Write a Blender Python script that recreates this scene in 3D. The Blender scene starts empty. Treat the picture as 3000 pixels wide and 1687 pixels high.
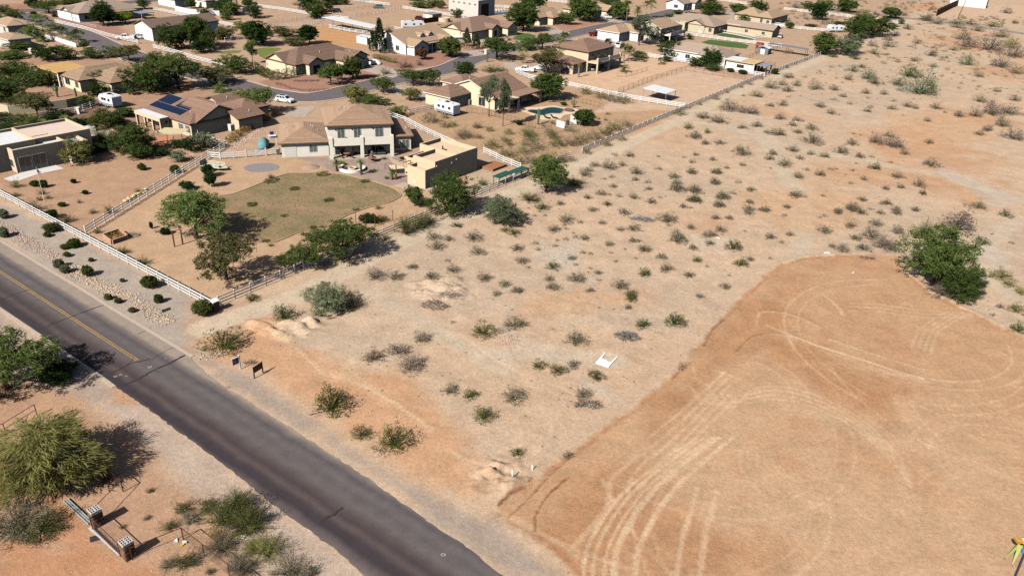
import bpy, bmesh, math, random
import numpy as np
from mathutils import Vector, Matrix
from mathutils.geometry import tessellate_polygon
R = math.radians
rng = random.Random(7)
nrs = np.random.RandomState(11)
SC = bpy.context.scene
COL = SC.collection
# ------------------------------------------------------------------ camera
FPX, PITCH, ROLL, CAMH = 2284.6, R(27.273), R(2.697), 49.23      # focal length in photo pixels (3000 px wide)
_fw = Vector((0, math.cos(PITCH), -math.sin(PITCH)))
_up = Vector((0, math.sin(PITCH), math.cos(PITCH)))
_rt = Vector((1, 0, 0))
_r2 = _rt * math.cos(ROLL) + _up * math.sin(ROLL)
_u2 = _up * math.cos(ROLL) - _rt * math.sin(ROLL)
cam = bpy.data.objects.new('camera', bpy.data.cameras.new('camera'))
cam.data.sensor_fit = 'HORIZONTAL'; cam.data.sensor_width = 36
cam.data.lens = FPX / 3000 * 36
cam.data.clip_start = 1; cam.data.clip_end = 9000
cam.matrix_world = Matrix(((_r2.x, _u2.x, -_fw.x, 0), (_r2.y, _u2.y, -_fw.y, 0), (_r2.z, _u2.z, -_fw.z, CAMH), (0, 0, 0, 1)))
COL.objects.link(cam); SC.camera = cam
# ------------------------------------------------------------------ sky, sun, exposure
SUN_EL, SUN_TO = R(39.5), R(52.5)                                   # elevation; heading of the shadows
w = bpy.data.worlds.new('World'); SC.world = w; w.use_nodes = True
nt = w.node_tree; nt.nodes.clear()
sky = nt.nodes.new('ShaderNodeTexSky'); sky.sky_type = 'NISHITA'; sky.sun_disc = False
sky.sun_elevation = SUN_EL
_sd = Vector((-math.cos(SUN_TO), -math.sin(SUN_TO)))              # toward the sun
sky.sun_rotation = math.atan2(_sd.x, _sd.y)
sky.altitude = 500; sky.air_density = 0.8; sky.dust_density = 2.5; sky.ozone_density = 0.4
bg = nt.nodes.new('ShaderNodeBackground'); bg.inputs[1].default_value = 0.05
wo = nt.nodes.new('ShaderNodeOutputWorld')
nt.links.new(sky.outputs[0], bg.inputs[0]); nt.links.new(bg.outputs[0], wo.inputs[0])
sun = bpy.data.objects.new('sun', bpy.data.lights.new('sun', 'SUN'))
sun.data.energy = 5.0; sun.data.angle = R(0.5); sun.data.color = (1.0, 0.955, 0.89)
_ld = Vector((math.cos(SUN_TO) * math.cos(SUN_EL), math.sin(SUN_TO) * math.cos(SUN_EL), -math.sin(SUN_EL)))
sun.rotation_euler = _ld.to_track_quat('-Z', 'Y').to_euler(); sun.location = (0, 0, 80)
COL.objects.link(sun)
SC.view_settings.view_transform = 'Standard'; SC.view_settings.look = 'None'
SC.view_settings.exposure = 0.32; SC.view_settings.gamma = 1; SC.view_settings.use_curve_mapping = False
SC.cycles.max_bounces = 5; SC.cycles.diffuse_bounces = 0; SC.cycles.transparent_max_bounces = 6
SC.cycles.use_denoising = False
# ------------------------------------------------------------------ photo pixel -> place
_A, _B = .1941, .29126
REG = dict(S=(0, 0, 1), a=(0, 0, _A), b=(450, 0, _A), c=(900, 0, _A), d=(1350, 0, _A), e=(1800, 0, _A), f=(2250, 0, _B), g=(0, 250, _A), h=(450, 250, _A),
           i=(900, 250, _A), j=(1350, 200, _A), k=(0, 450, _B), l=(700, 420, _B), m=(0, 850, _B), n=(0, 1265, _B), o=(550, 850, _B), p=(1300, 850, _B),
           q=(700, 1265, _B), r=(1400, 1265, _B), s=(2250, 1265, _B), t=(2250, 600, _B), u=(1450, 450, _B), v=(2000, 200, _B), w=(1900, 850, .4272),
           x=(1050, 480, _A), y=(1980, 130, .17469), z=(600, 600, _A))
def P(r, x, y, z=0.0):
    """the point at height z that the photo shows at (x, y) of zoom region r"""
    X, Y, s = REG[r]; u = X + x * s - 1500; v = Y + y * s - 843.5
    d = _fw * FPX + _r2 * u - _u2 * v
    t = (z - CAMH) / d.z
    return Vector((d.x * t, d.y * t, z))
def L(r, *pts, z=0.0): return [P(r, a, b, z) for a, b in pts]
def proj(p):
    d = Vector(p) - Vector((0, 0, CAMH)); zz = d.dot(_fw)
    return 1500 + FPX * d.dot(_r2) / zz, 843.5 - FPX * d.dot(_u2) / zz
def hgt(base, r, x, y):
    """height of the point above base that the photo shows at row y"""
    X, Y, s = REG[r]; v = Y + y * s; lo, hi = 0.05, 30
    for _ in range(30):
        m = (lo + hi) / 2
        if proj((base[0], base[1], m))[1] > v: lo = m
        else: hi = m
    return lo
def mpp(p):                                                      # metres per photo pixel at p
    return (Vector(p) - Vector((0, 0, CAMH))).dot(_fw) / FPX
# ------------------------------------------------------------------ noise and terrain
_tab = nrs.rand(256, 256)
def vn(x, y, s, seed=0):
    x = np.asarray(x, float) / s + seed * 37.3; y = np.asarray(y, float) / s + seed * 91.7
    xi = np.floor(x).astype(int); yi = np.floor(y).astype(int); fx = x - xi; fy = y - yi
    fx = fx * fx * (3 - 2 * fx); fy = fy * fy * (3 - 2 * fy)
    g = lambda a, b: _tab[a & 255, b & 255]
    return (g(xi, yi) * (1 - fx) + g(xi + 1, yi) * fx) * (1 - fy) + (g(xi, yi + 1) * (1 - fx) + g(xi + 1, yi + 1) * fx) * fy
def fbm(x, y, s, seed=0, n=4):
    o = 0; a = .5; t = 0
    for k in range(n): o = o + a * vn(x, y, s / 2 ** k, seed + k); t += a; a *= .55
    return o / t - .5
def sdist(poly, x, y):
    """signed distance, positive inside"""
    d = np.full(x.shape, 1e9); ins = np.zeros(x.shape, bool); n = len(poly)
    for k in range(n):
        ax, ay = poly[k][0], poly[k][1]; bx, by = poly[(k + 1) % n][0], poly[(k + 1) % n][1]
        ex, ey = bx - ax, by - ay; l2 = ex * ex + ey * ey + 1e-9
        t = np.clip(((x - ax) * ex + (y - ay) * ey) / l2, 0, 1)
        d = np.minimum(d, np.hypot(x - ax - ex * t, y - ay - ey * t))
        c = ((ay > y) != (by > y)) & (x < (bx - ax) * (y - ay) / (by - ay + 1e-12) + ax)
        ins ^= c
    return np.where(ins, d, -d)
def ldist(line, x, y):
    d = np.full(x.shape, 1e9)
    for a, b in zip(line, line[1:]):
        ex, ey = b[0] - a[0], b[1] - a[1]; l2 = ex * ex + ey * ey + 1e-9
        t = np.clip(((x - a[0]) * ex + (y - a[1]) * ey) / l2, 0, 1)
        d = np.minimum(d, np.hypot(x - a[0] - ex * t, y - a[1] - ey * t))
    return d
def sst(a, b, v):
    t = np.clip((v - a) / (b - a), 0, 1); return t * t * (3 - 2 * t)
def smooth(pts, k=4):
    """Catmull-Rom through the points"""
    o = []; n = len(pts)
    for i in range(n - 1):
        p0, p1, p2, p3 = pts[max(i - 1, 0)], pts[i], pts[i + 1], pts[min(i + 2, n - 1)]
        for j in range(k):
            t = j / k
            o.append(0.5 * ((2 * p1) + (p2 - p0) * t + (2 * p0 - 5 * p1 + 4 * p2 - p3) * t * t + (3 * p1 - p0 - 3 * p2 + p3) * t ** 3))
    o.append(pts[-1]); return o
def circ(pts, k=4): return smooth(list(pts) + [pts[0]], k)[:-1]
# outlines read off the photograph ---------------------------------
TRAIL = [P('S', a, b) for a, b in ((600, 960), (700, 925), (850, 875), (991, 807), (1166, 716), (1283, 670), (1370, 632), (1479, 575), (1683, 493), (1756, 461), (1850, 415), (1997, 349), (2102, 300), (2207, 252), (2312, 210), (2417, 167), (2585, 105), (2669, 62), (2720, 40))]
LOT = [P('S', a, b) for a, b in ((1440, 1510), (1452, 1489), (1487, 1451), (1537, 1425), (1633, 1361), (1680, 1326), (1752, 1268), (1882, 1172), (1968, 1106), (2041, 1017), (2114, 935), (2173, 871), (2250, 804), (2294, 772), (2366, 754), (2541, 746), (2629, 751), (2650, 800), (2745, 868), (2818, 903), (2891, 935), (2964, 976), (3060, 1010), (3300, 1100))]
LOT += [Vector((75, 25, 0)), Vector((12, 28, 0)), P('S', 1700, 1687), P('S', 1640, 1620), P('S', 1560, 1560), P('S', 1490, 1535)]
DESERT = [P('S', a, b) for a, b in ((700, 985), (850, 905), (991, 850), (1166, 760), (1400, 665), (1700, 520), (1900, 425), (2102, 330), (2312, 236), (2585, 125), (2700, 70), (3000, 118), (3300, 160), (3500, 900))] + LOT[23::-1] + [P('S', a, b) for a, b in ((1380, 1480), (1150, 1370), (900, 1200), (760, 1110))]
MOUND = [[P('r', 0, 380), P('r', 150, 250), P('r', 420, 300), P('r', 480, 540), P('r', 350, 620), P('r', 100, 640), P('r', -150, 600)],
         [P('o', 560, 300), P('o', 900, 300), P('o', 1400, 250), P('o', 1350, 400), P('o', 1100, 520), P('o', 800, 460), P('o', 620, 420)],
         [P('l', 1700, 1400), P('l', 2200, 1330), P('p', 300, 80), P('p', 100, 130), P('p', -300, 60)]]
PALE = [[P('S', a, b) for a, b in pl] for pl in (
    ((1990, 352), (2146, 378), (2262, 416), (2408, 446), (2582, 482), (2750, 510), (3000, 590)),
    ((2250, 240), (2454, 258), (2560, 272), (2640, 268), (2720, 235), (2745, 190), (2700, 150)),
    ((2360, 560), (2345, 640), (2350, 700), (2340, 750)),
    ((1090, 860), (1300, 980), (1420, 1050), (1480, 1080)), ((1480, 1040), (1620, 1035), (1800, 1060)),
    ((1980, 330), (2080, 330), (2200, 330), (2330, 560)), ((3000, 640), (2900, 700), (2880, 800), (2980, 880)))]
def relief(x, y):
    x = np.asarray(x, float); y = np.asarray(y, float)
    wd = sst(0.5, 4, sdist(DESERT, x, y))
    z = wd * (fbm(x, y, 9, 3, 4) * .42 + fbm(x, y, 1.6, 8, 3) * .10)
    for k, pl in enumerate(MOUND):
        wm = sst(-.6, 1.5, sdist(pl, x, y))
        z = z + wm * (.06 + np.abs(fbm(x * .55 + y * .75, y * .9 - x * .3, 1.5, 20 + k, 3)) * 2.4 + fbm(x, y, .8, 29, 2) * .5)
    for pl in PALE: z = z * (1 - .6 * (1 - sst(.8, 2.2, ldist(pl, x, y))))
    sl = sdist(LOT, x, y) + fbm(x, y, 2.5, 5, 3) * .7
    inl = sst(-.4, .25, sl)
    z = z * (1 - inl) - .02 * inl
    edge = np.exp(-((sl + .45) / .4) ** 2)
    z = z + edge * .13 * sst(45, 60, y)
    z = z + inl * fbm(x, y, .7, 15, 2) * .035
    return z
# tyre tracks on the graded lot and in front of it: (half-width, strength, points)
TRK = []
def trk(r, hw, st, *pts): TRK.append((hw, st, smooth([P(r, a, b) for a, b in pts], 5)))
for dx, hw, st in ((0, .16, 1), (95, .16, .9), (210, .15, .8), (290, .2, 1), (330, .14, .8), (510, .17, 1), (545, .12, .7)):
    trk('r', hw, st, (1060 + dx, 1449), (1075 + dx, 1250), (1150 + dx, 1050), (1330 + dx * .95, 770), (1560 + dx * .9, 520), (1900 + dx * .8, 260), (2200 + dx * .7, 60))
trk('r', .22, .8, (1990, 1449), (2060, 1050), (2140, 800), (2200, 560)); trk('r', .25, .7, (2230, 1449), (2280, 1050), (2340, 800), (2400, 600))
trk('r', .25, .6, (950, 1160), (1150, 950), (1290, 780), (1320, 600), (1340, 480), (1600, 240)); trk('r', .2, .6, (1500, 620), (1530, 480), (1700, 280), (2000, 60))
trk('r', .2, .6, (300, 870), (700, 1060), (1080, 1230), (1300, 1310), (1600, 1400)); trk('r', .16, .5, (170, 800), (420, 880), (900, 1180), (1000, 1260))
for k in range(4): trk('w', .16, .55, (560 - 30 * k, 830 - 20 * k), (700, 690 + 26 * k), (850, 660 + 30 * k), (1050, 690 + 30 * k), (1300, 790 + 30 * k), (1500, 920 + 30 * k), (1680, 1100 + 30 * k), (1800, 1260 + 30 * k))
trk('w', .2, .9, (810, 240), (950, 300), (1150, 380), (1400, 460), (1650, 540), (1880, 610)); trk('w', .18, .8, (850, 305), (1000, 325), (1200, 395), (1500, 490), (1800, 600))
trk('w', .16, .8, (1240, 340), (1450, 410), (1700, 490), (1890, 545)); trk('w', .5, .5, (1480, 520), (1650, 570), (1900, 630))
for k in range(3): trk('w', .17, .5, (1380, 90 + 25 * k), (1600, 100 + 25 * k), (1850, 140 + 22 * k), (2050, 150 + 20 * k), (2220, 170 + 10 * k))
for k in range(4): trk('w', .16, .5, (2220 - 60 * k, 150), (2020 - 50 * k, 260), (1960 - 45 * k, 340), (1930 - 40 * k, 440 - 20 * k))
trk('w', .2, .6, (740, 240), (760, 160), (860, 150), (1000, 180), (1180, 260)); trk('w', .25, .6, (1180, 20), (1290, 110), (1330, 170))
for k in range(5): trk('w', .18, .6, (0 + 12 * k, 1010 + 70 * k), (200 + 12 * k, 850 + 60 * k), (380 + 15 * k, 690 + 50 * k), (520 + 20 * k, 560 + 45 * k))
trk('w', .2, .5, (275, 640), (330, 730), (370, 800)); trk('w', .2, .5, (390, 640), (430, 700), (480, 760)); trk('w', .2, .5, (430, 545), (620, 610))
for k in range(6): trk('o', .14, .6, (620 + 50 * k, 340 + 20 * k), (820 + 50 * k, 430 + 20 * k), (980 + 40 * k, 520 + 30 * k), (1180 + 40 * k, 660 + 40 * k))
for k in range(6): trk('o', .15, .55, (1150 + 60 * k, 840 - 30 * k), (1500 + 60 * k, 880 + 10 * k), (1850 + 40 * k, 1020 + 20 * k), (2200 + 30 * k, 1230 + 20 * k), (2400 + 20 * k, 1400))
for k in range(3): trk('o', .13, .7, (1090 + 50 * k, 260 + 10 * k), (1160 + 45 * k, 300), (1220 + 40 * k, 345))
for k in range(4): trk('q', .16, .6, (2080 + 60 * k, 180 + 30 * k), (2280 + 50 * k, 330), (2330 + 50 * k, 450), (2480 + 30 * k, 520))
trk('p', .3, .5, (0, 330), (250, 520), (500, 700), (800, 860), (1100, 960), (1300, 1050))
trk('w', .14, -.8, (380, 380), (440, 270), (520, 200)); trk('w', .12, -.8, (160, 610), (230, 540), (300, 490)); trk('w', .12, -.7, (600, 420), (700, 320), (780, 300))
trk('r', .10, -1, (570, 990), (580, 850), (700, 640), (880, 480)); trk('r', .09, -.9, (290, 870), (520, 660), (720, 440), (960, 230)); trk('r', .14, -1, (210, 730), (330, 620), (470, 550))
_tr = random.Random(21)
for _ in range(34):
    cx_, cy_, rr_, a0_, sp_ = _tr.uniform(8, 62), _tr.uniform(48, 100), _tr.uniform(4, 24), _tr.uniform(0, 6.28), _tr.uniform(.7, 2.4)
    for of_ in (0, 1.7):
        ln_ = [Vector((cx_ + math.cos(a0_ + sp_ * q / 12) * (rr_ + of_), cy_ + math.sin(a0_ + sp_ * q / 12) * (rr_ + of_), 0)) for q in range(13)]
        if all(sdist(LOT, np.array([q.x]), np.array([q.y]))[0] > 1 for q in ln_[::4]): TRK.append((_tr.uniform(.1, .17), _tr.uniform(.25, .55), ln_))
def lin(*c): return np.array([((v / 255 + .055) / 1.055) ** 2.4 if v > 10 else v / 255 / 12.92 for v in c])
# ------------------------------------------------------------------ materials
MATS = {}
def _mk(name):
    m = bpy.data.materials.new(name); m.use_nodes = True; n = m.node_tree.nodes; n.clear()
    o = n.new('ShaderNodeOutputMaterial'); return m, m.node_tree, o
def M(name, rgb, rough=.8, var=.12, scale=2.0, bump=0.0, bscale=None, metal=0.0, spec=.3, attr=False, obj_rand=0.0, dirt=0.0):
    if name in MATS: return MATS[name]
    m, t, o = _mk(name); N = t.nodes.new; K = t.links.new
    b = N('ShaderNodeBsdfPrincipled'); b.inputs['Roughness'].default_value = rough; b.inputs['Metallic'].default_value = metal
    b.inputs['Specular IOR Level'].default_value = spec
    tc = N('ShaderNodeTexCoord'); nz = N('ShaderNodeTexNoise'); nz.inputs['Scale'].default_value = scale; nz.inputs['Detail'].default_value = 6
    K(tc.outputs['Object'], nz.inputs['Vector'])
    mr = N('ShaderNodeMapRange'); mr.inputs[1].default_value = .3; mr.inputs[2].default_value = .7; mr.inputs[3].default_value = 1 - var; mr.inputs[4].default_value = 1 + var
    K(nz.outputs['Fac'], mr.inputs[0]); val = mr.outputs[0]
    def mul(a, bb):
        x = N('ShaderNodeMath'); x.operation = 'MULTIPLY'; K(a, x.inputs[0]); K(bb, x.inputs[1]); return x.outputs[0]
    if attr:
        at = N('ShaderNodeAttribute'); at.attribute_name = 'lv'; val = mul(val, at.outputs['Fac'])
    if obj_rand:
        oi = N('ShaderNodeObjectInfo'); r2 = N('ShaderNodeMapRange'); r2.inputs[3].default_value = 1 - obj_rand; r2.inputs[4].default_value = 1 + obj_rand
        K(oi.outputs['Random'], r2.inputs[0]); val = mul(val, r2.outputs[0])
    c = N('ShaderNodeVectorMath'); c.operation = 'SCALE'; c.inputs[0].default_value = rgb[:3]; K(val, c.inputs['Scale'])
    col = c.outputs[0]
    if dirt:
        n2 = N('ShaderNodeTexNoise'); n2.inputs['Scale'].default_value = .6; n2.inputs['Detail'].default_value = 8; K(tc.outputs['Object'], n2.inputs['Vector'])
        m2 = N('ShaderNodeMapRange'); m2.inputs[1].default_value = .5; m2.inputs[2].default_value = .75; m2.inputs[4].default_value = dirt; K(n2.outputs['Fac'], m2.inputs[0])
        mx = N('ShaderNodeMix'); mx.data_type = 'RGBA'; K(m2.outputs[0], mx.inputs[0]); K(col, mx.inputs[6]); mx.inputs[7].default_value = (.30, .22, .15, 1); col = mx.outputs[2]
    K(col, b.inputs['Base Color'])
    if bump:
        n3 = N('ShaderNodeTexNoise'); n3.inputs['Scale'].default_value = bscale or scale * 8; n3.inputs['Detail'].default_value = 4; K(tc.outputs['Object'], n3.inputs['Vector'])
        bp = N('ShaderNodeBump'); bp.inputs['Strength'].default_value = 1; bp.inputs['Distance'].default_value = bump
        K(n3.outputs['Fac'], bp.inputs['Height']); K(bp.outputs[0], b.inputs['Normal'])
    K(b.outputs[0], o.inputs[0]); MATS[name] = m; return m
def ML(name, rgb, rgb2=None, trans=.35):
    """leaves: diffuse + translucent, light and dark by leaf and by plant"""
    if name in MATS: return MATS[name]
    rgb2 = rgb2 or tuple(v * .55 for v in rgb)
    m, t, o = _mk(name); N = t.nodes.new; K = t.links.new
    at = N('ShaderNodeAttribute'); at.attribute_name = 'lv'
    mx = N('ShaderNodeMix'); mx.data_type = 'RGBA'; K(at.outputs['Fac'], mx.inputs[0]); mx.inputs[6].default_value = (*rgb2, 1); mx.inputs[7].default_value = (*rgb, 1)
    oi = N('ShaderNodeObjectInfo'); r2 = N('ShaderNodeMapRange'); r2.inputs[3].default_value = .78; r2.inputs[4].default_value = 1.22; K(oi.outputs['Random'], r2.inputs[0])
    c = N('ShaderNodeVectorMath'); c.operation = 'SCALE'; K(mx.outputs[2], c.inputs[0]); K(r2.outputs[0], c.inputs['Scale'])
    d = N('ShaderNodeBsdfDiffuse'); tr = N('ShaderNodeBsdfTranslucent'); K(c.outputs[0], d.inputs[0]); K(c.outputs[0], tr.inputs[0])
    ms = N('ShaderNodeMixShader'); ms.inputs[0].default_value = trans; K(d.outputs[0], ms.inputs[1]); K(tr.outputs[0], ms.inputs[2])
    K(ms.outputs[0], o.inputs[0]); MATS[name] = m; return m
# ------------------------------------------------------------------ objects
def tag(o, label=None, cat=None, group=None, kind=None):
    if label: o['label'] = label
    if cat: o['category'] = cat
    if group: o['group'] = group
    if kind: o['kind'] = kind
    return o
def empty(name, loc=(0, 0, 0), rz=0.0, parent=None):
    o = bpy.data.objects.new(name, None); COL.objects.link(o); o.location = loc; o.rotation_euler = (0, 0, rz); o.empty_display_size = .3
    if parent: o.parent = parent
    return o
def put(name, me, parent=None, loc=None, rz=0.0, scale=None):
    o = bpy.data.objects.new(name, me); COL.objects.link(o)
    if parent: o.parent = parent
    if loc is not None: o.location = loc
    if rz: o.rotation_euler = (0, 0, rz)
    if scale is not None: o.scale = scale
    return o
class MB:
    """collects shapes, then builds ONE mesh object"""
    def __init__(s): s.v = []; s.f = []; s.lv = []
    def face(s, pts, lv=1.0):
        k = len(s.v); s.v += [tuple(p) for p in pts]; s.f.append(tuple(range(k, k + len(pts)))); s.lv.append(lv); return s
    def hexa(s, b, t, lv=1.0):
        """box from 4 bottom (counter-clockwise) and 4 top corners"""
        k = len(s.v); s.v += [tuple(p) for p in b] + [tuple(p) for p in t]
        for q in ((3, 2, 1, 0), (4, 5, 6, 7), (0, 1, 5, 4), (1, 2, 6, 5), (2, 3, 7, 6), (3, 0, 4, 7)): s.f.append(tuple(k + i for i in q)); s.lv.append(lv)
        return s
    def box(s, x0, x1, y0, y1, z0, z1, lv=1.0, bev=0.0):
        if bev:
            b = bev
            s.hexa([(x0 + b, y0 + b, z0), (x1 - b, y0 + b, z0), (x1 - b, y1 - b, z0), (x0 + b, y1 - b, z0)], [(x0, y0, z0 + b), (x1, y0, z0 + b), (x1, y1, z0 + b), (x0, y1, z0 + b)], lv)
            s.hexa([(x0, y0, z0 + b), (x1, y0, z0 + b), (x1, y1, z0 + b), (x0, y1, z0 + b)], [(x0, y0, z1 - b), (x1, y0, z1 - b), (x1, y1, z1 - b), (x0, y1, z1 - b)], lv)
            return s.hexa([(x0, y0, z1 - b), (x1, y0, z1 - b), (x1, y1, z1 - b), (x0, y1, z1 - b)], [(x0 + b, y0 + b, z1), (x1 - b, y0 + b, z1), (x1 - b, y1 - b, z1), (x0 + b, y1 - b, z1)], lv)
        return s.hexa([(x0, y0, z0), (x1, y0, z0), (x1, y1, z0), (x0, y1, z0)], [(x0, y0, z1), (x1, y0, z1), (x1, y1, z1), (x0, y1, z1)], lv)
    def prism(s, poly, z0, z1, lv=1.0):
        """poly (x, y) counter-clockwise, any shape"""
        n = len(poly); k = len(s.v); s.v += [(p[0], p[1], z0) for p in poly] + [(p[0], p[1], z1) for p in poly]
        for t in tessellate_polygon([[Vector((p[0], p[1], 0)) for p in poly]]):
            a, b, c = t
            ar = (poly[b][0] - poly[a][0]) * (poly[c][1] - poly[a][1]) - (poly[b][1] - poly[a][1]) * (poly[c][0] - poly[a][0])
            if ar < 0: b, c = c, b
            s.f.append((k + n + a, k + n + b, k + n + c)); s.lv.append(lv); s.f.append((k + c, k + b, k + a)); s.lv.append(lv)
        for i in range(n): j = (i + 1) % n; s.f.append((k + i, k + j, k + n + j, k + n + i)); s.lv.append(lv)
        return s
    def tube(s, p, q, r, r2=None, n=6, lv=1.0, cap=True):
        p = Vector(p); q = Vector(q); r2 = r if r2 is None else r2; d = (q - p).normalized()
        u = d.orthogonal().normalized(); w_ = d.cross(u); k = len(s.v)
        for c, rr in ((p, r), (q, r2)):
            for i in range(n): a = 2 * math.pi * i / n; s.v.append(tuple(c + (u * math.cos(a) + w_ * math.sin(a)) * rr))
        for i in range(n): j = (i + 1) % n; s.f.append((k + i, k + j, k + n + j, k + n + i)); s.lv.append(lv)
        if cap: s.f.append(tuple(k + n - 1 - i for i in range(n))); s.lv.append(lv); s.f.append(tuple(k + n + i for i in range(n))); s.lv.append(lv)
        return s
    def path(s, pts, r, r2=None, n=6, lv=1.0):
        m = len(pts) - 1; r2 = r if r2 is None else r2
        for i in range(m): s.tube(pts[i], pts[i + 1], r + (r2 - r) * i / m, r + (r2 - r) * (i + 1) / m, n, lv)
        return s
    def loft(s, rings, cap=True, lv=1.0):
        k = len(s.v); n = len(rings[0])
        for rg in rings: s.v += [tuple(p) for p in rg]
        for j in range(len(rings) - 1):
            for i in range(n):
                i2 = (i + 1) % n; s.f.append((k + j * n + i, k + j * n + i2, k + (j + 1) * n + i2, k + (j + 1) * n + i)); s.lv.append(lv)
        if cap: s.f.append(tuple(k + n - 1 - i for i in range(n))); s.lv.append(lv); e = k + (len(rings) - 1) * n; s.f.append(tuple(e + i for i in range(n))); s.lv.append(lv)
        return s
    def lathe(s, prof, n=16, c=(0, 0), lv=1.0):
        return s.loft([[(c[0] + r * math.cos(2 * math.pi * i / n), c[1] + r * math.sin(2 * math.pi * i / n), z) for i in range(n)] for r, z in prof], True, lv)
    def mesh(s, name, mat):
        me = bpy.data.meshes.new(name); me.from_pydata(s.v, [], s.f); me.materials.append(mat)
        if any(v != 1.0 for v in s.lv): at = me.attributes.new('lv', 'FLOAT', 'FACE'); at.data.foreach_set('value', s.lv)
        elif mat.node_tree.nodes.get('Attribute'): at = me.attributes.new('lv', 'FLOAT', 'FACE'); at.data.foreach_set('value', [1.0] * len(s.f))
        return me
    def build(s, name, mat, parent=None, loc=None, rz=0.0, smooth=False):
        me = s.mesh(name, mat)
        if smooth: me.polygons.foreach_set('use_smooth', [True] * len(me.polygons))
        return put(name, me, parent, loc, rz)
def mesh_np(name, V, F, mat, attrs=None, smooth=False):
    """V (n,3), F (m,3) or (m,4) arrays"""
    me = bpy.data.meshes.new(name); V = np.asarray(V, np.float32); F = np.asarray(F, np.int32); k = F.shape[1]
    me.vertices.add(len(V)); me.vertices.foreach_set('co', V.ravel()); me.loops.add(F.size); me.loops.foreach_set('vertex_index', F.ravel())
    me.polygons.add(len(F)); me.polygons.foreach_set('loop_start', np.arange(0, F.size, k, dtype=np.int32)); me.polygons.foreach_set('loop_total', np.full(len(F), k, np.int32))
    if smooth: me.polygons.foreach_set('use_smooth', np.ones(len(F), bool))
    for nm, (dom, ty, dat) in (attrs or {}).items():
        a = me.attributes.new(nm, ty, dom); a.data.foreach_set('color' if ty == 'FLOAT_COLOR' else 'value', np.asarray(dat, np.float32).ravel())
    me.materials.append(mat); me.update(calc_edges=True); return me
def sheet(name, poly, z, mat, parent=None, th=None):
    """flat piece of ground cover with a little thickness, any outline"""
    pl = [(p[0], p[1]) for p in poly]
    ar = sum(pl[i][0] * pl[(i + 1) % len(pl)][1] - pl[(i + 1) % len(pl)][0] * pl[i][1] for i in range(len(pl)))
    if ar < 0: pl = pl[::-1]
    return MB().prism(pl, z - (th or .05), z).build(name, mat, parent)
def ribbon(line, w0, w1):
    """outline of a band between two offsets (to the left) of a polyline"""
    a = []; b = []; n = len(line)
    for i in range(n):
        t = (line[min(i + 1, n - 1)] - line[max(i - 1, 0)]).normalized(); nn = Vector((-t.y, t.x, 0))
        a.append(line[i] + nn * w0); b.append(line[i] + nn * w1)
    return a + b[::-1]
def struct(o): o['kind'] = 'structure'; return o
# ------------------------------------------------------------------ the ground
def axis(*segs):
    o = []
    for a, b, st in segs: o += list(np.arange(a, b, st))
    return np.array(o + [segs[-1][1]])
def grow(a, b, st, k):
    o = []; x = a
    while abs(x) < abs(b): o.append(x); x += st; st *= k
    return o + [b]
gx = np.array(sorted(set([round(v, 3) for v in grow(-152, -4000, -4, 1.35) + list(axis((-150, -75, 1.5), (-75, -6, .42), (-6, 64, .23), (64, 92, .55), (92, 240, 1.5))) + grow(242, 4000, 4, 1.35)])))
gy = np.array(sorted(set([round(v, 3) for v in grow(26, -3000, -3, 1.4) + list(axis((27, 42, 1), (42, 112, .24), (112, 150, .5), (150, 260, 1.1), (260, 520, 2.5))) + grow(524, 5000, 6, 1.35)])))
X, Y = np.meshgrid(gx, gy); xs = X.ravel(); ys = Y.ravel()
zs = relief(xs, ys)
cn = fbm(xs, ys, 30, 40, 4); cn2 = fbm(xs, ys, 6, 44, 4); cn3 = fbm(xs, ys, 2.2, 47, 3)
col = np.zeros((len(xs), 3)); col[:] = lin(210, 179, 148)
def blend(wt, c):
    global col
    col = col * (1 - wt[:, None]) + lin(*c) * wt[:, None]
def zone(poly, c, fe=.6, nz=1.0, st=1.0, seed=60):
    px = [p[0] for p in poly]; py = [p[1] for p in poly]; m = 6 + fe
    k = np.where((xs > min(px) - m) & (xs < max(px) + m) & (ys > min(py) - m) & (ys < max(py) + m))[0]
    if not len(k): return
    s_ = sdist(poly, xs[k], ys[k]) + nz * 2 * fbm(xs[k], ys[k], 3.0, seed, 4)
    wt = np.zeros(len(xs)); wt[k] = sst(-fe, fe, s_) * st; blend(wt, c)
blend(sst(.02, .2, cn), (206, 163, 126)); blend(sst(.02, .2, -cn) * .7, (200, 176, 150)); blend(sst(.05, .25, cn2) * .5, (214, 186, 156))
Q = lambda r, *p: L(r, *p)
S_ = lambda *p: L('S', *p)
# yards and lots
zone(S_((-400, 330), (600, 440), (1560, 500), (2400, 165), (2660, 45), (2700, -60), (1500, -200), (-500, -200)), (194, 160, 130), 3, 2, .8)
zone(S_((-60, 520), (240, 690), (560, 480), (640, 430), (600, 380), (-60, 330)), (192, 154, 122), 1)              # yard of the flat-roofed house
zone(S_((-60, 140), (560, 200), (690, 250), (640, 400), (560, 440), (0, 480), (-60, 470)), (182, 142, 114), 2, 1.5, .8)
zone(Q('g', (-60, 470), (700, 400), (1500, 330), (2000, 560), (2350, 950), (1500, 1040), (950, 1180), (560, 900), (300, 640), (-60, 640)), (132, 102, 80), 1.2, 1.5, .9)  # dark garden soil, with the shade among the plants put into its colour
zone(S_((258, 690), (560, 470), (700, 445), (1210, 470), (1400, 490), (1330, 600), (630, 880)), (203, 167, 132), 1)  # main yard
zone(S_((0, 594), (255, 715), (560, 875), (630, 905), (700, 960), (600, 1040), (520, 1030), (250, 850), (0, 690), (-60, 640)), (184, 168, 152), .5, .5)  # gravel strip
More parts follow.
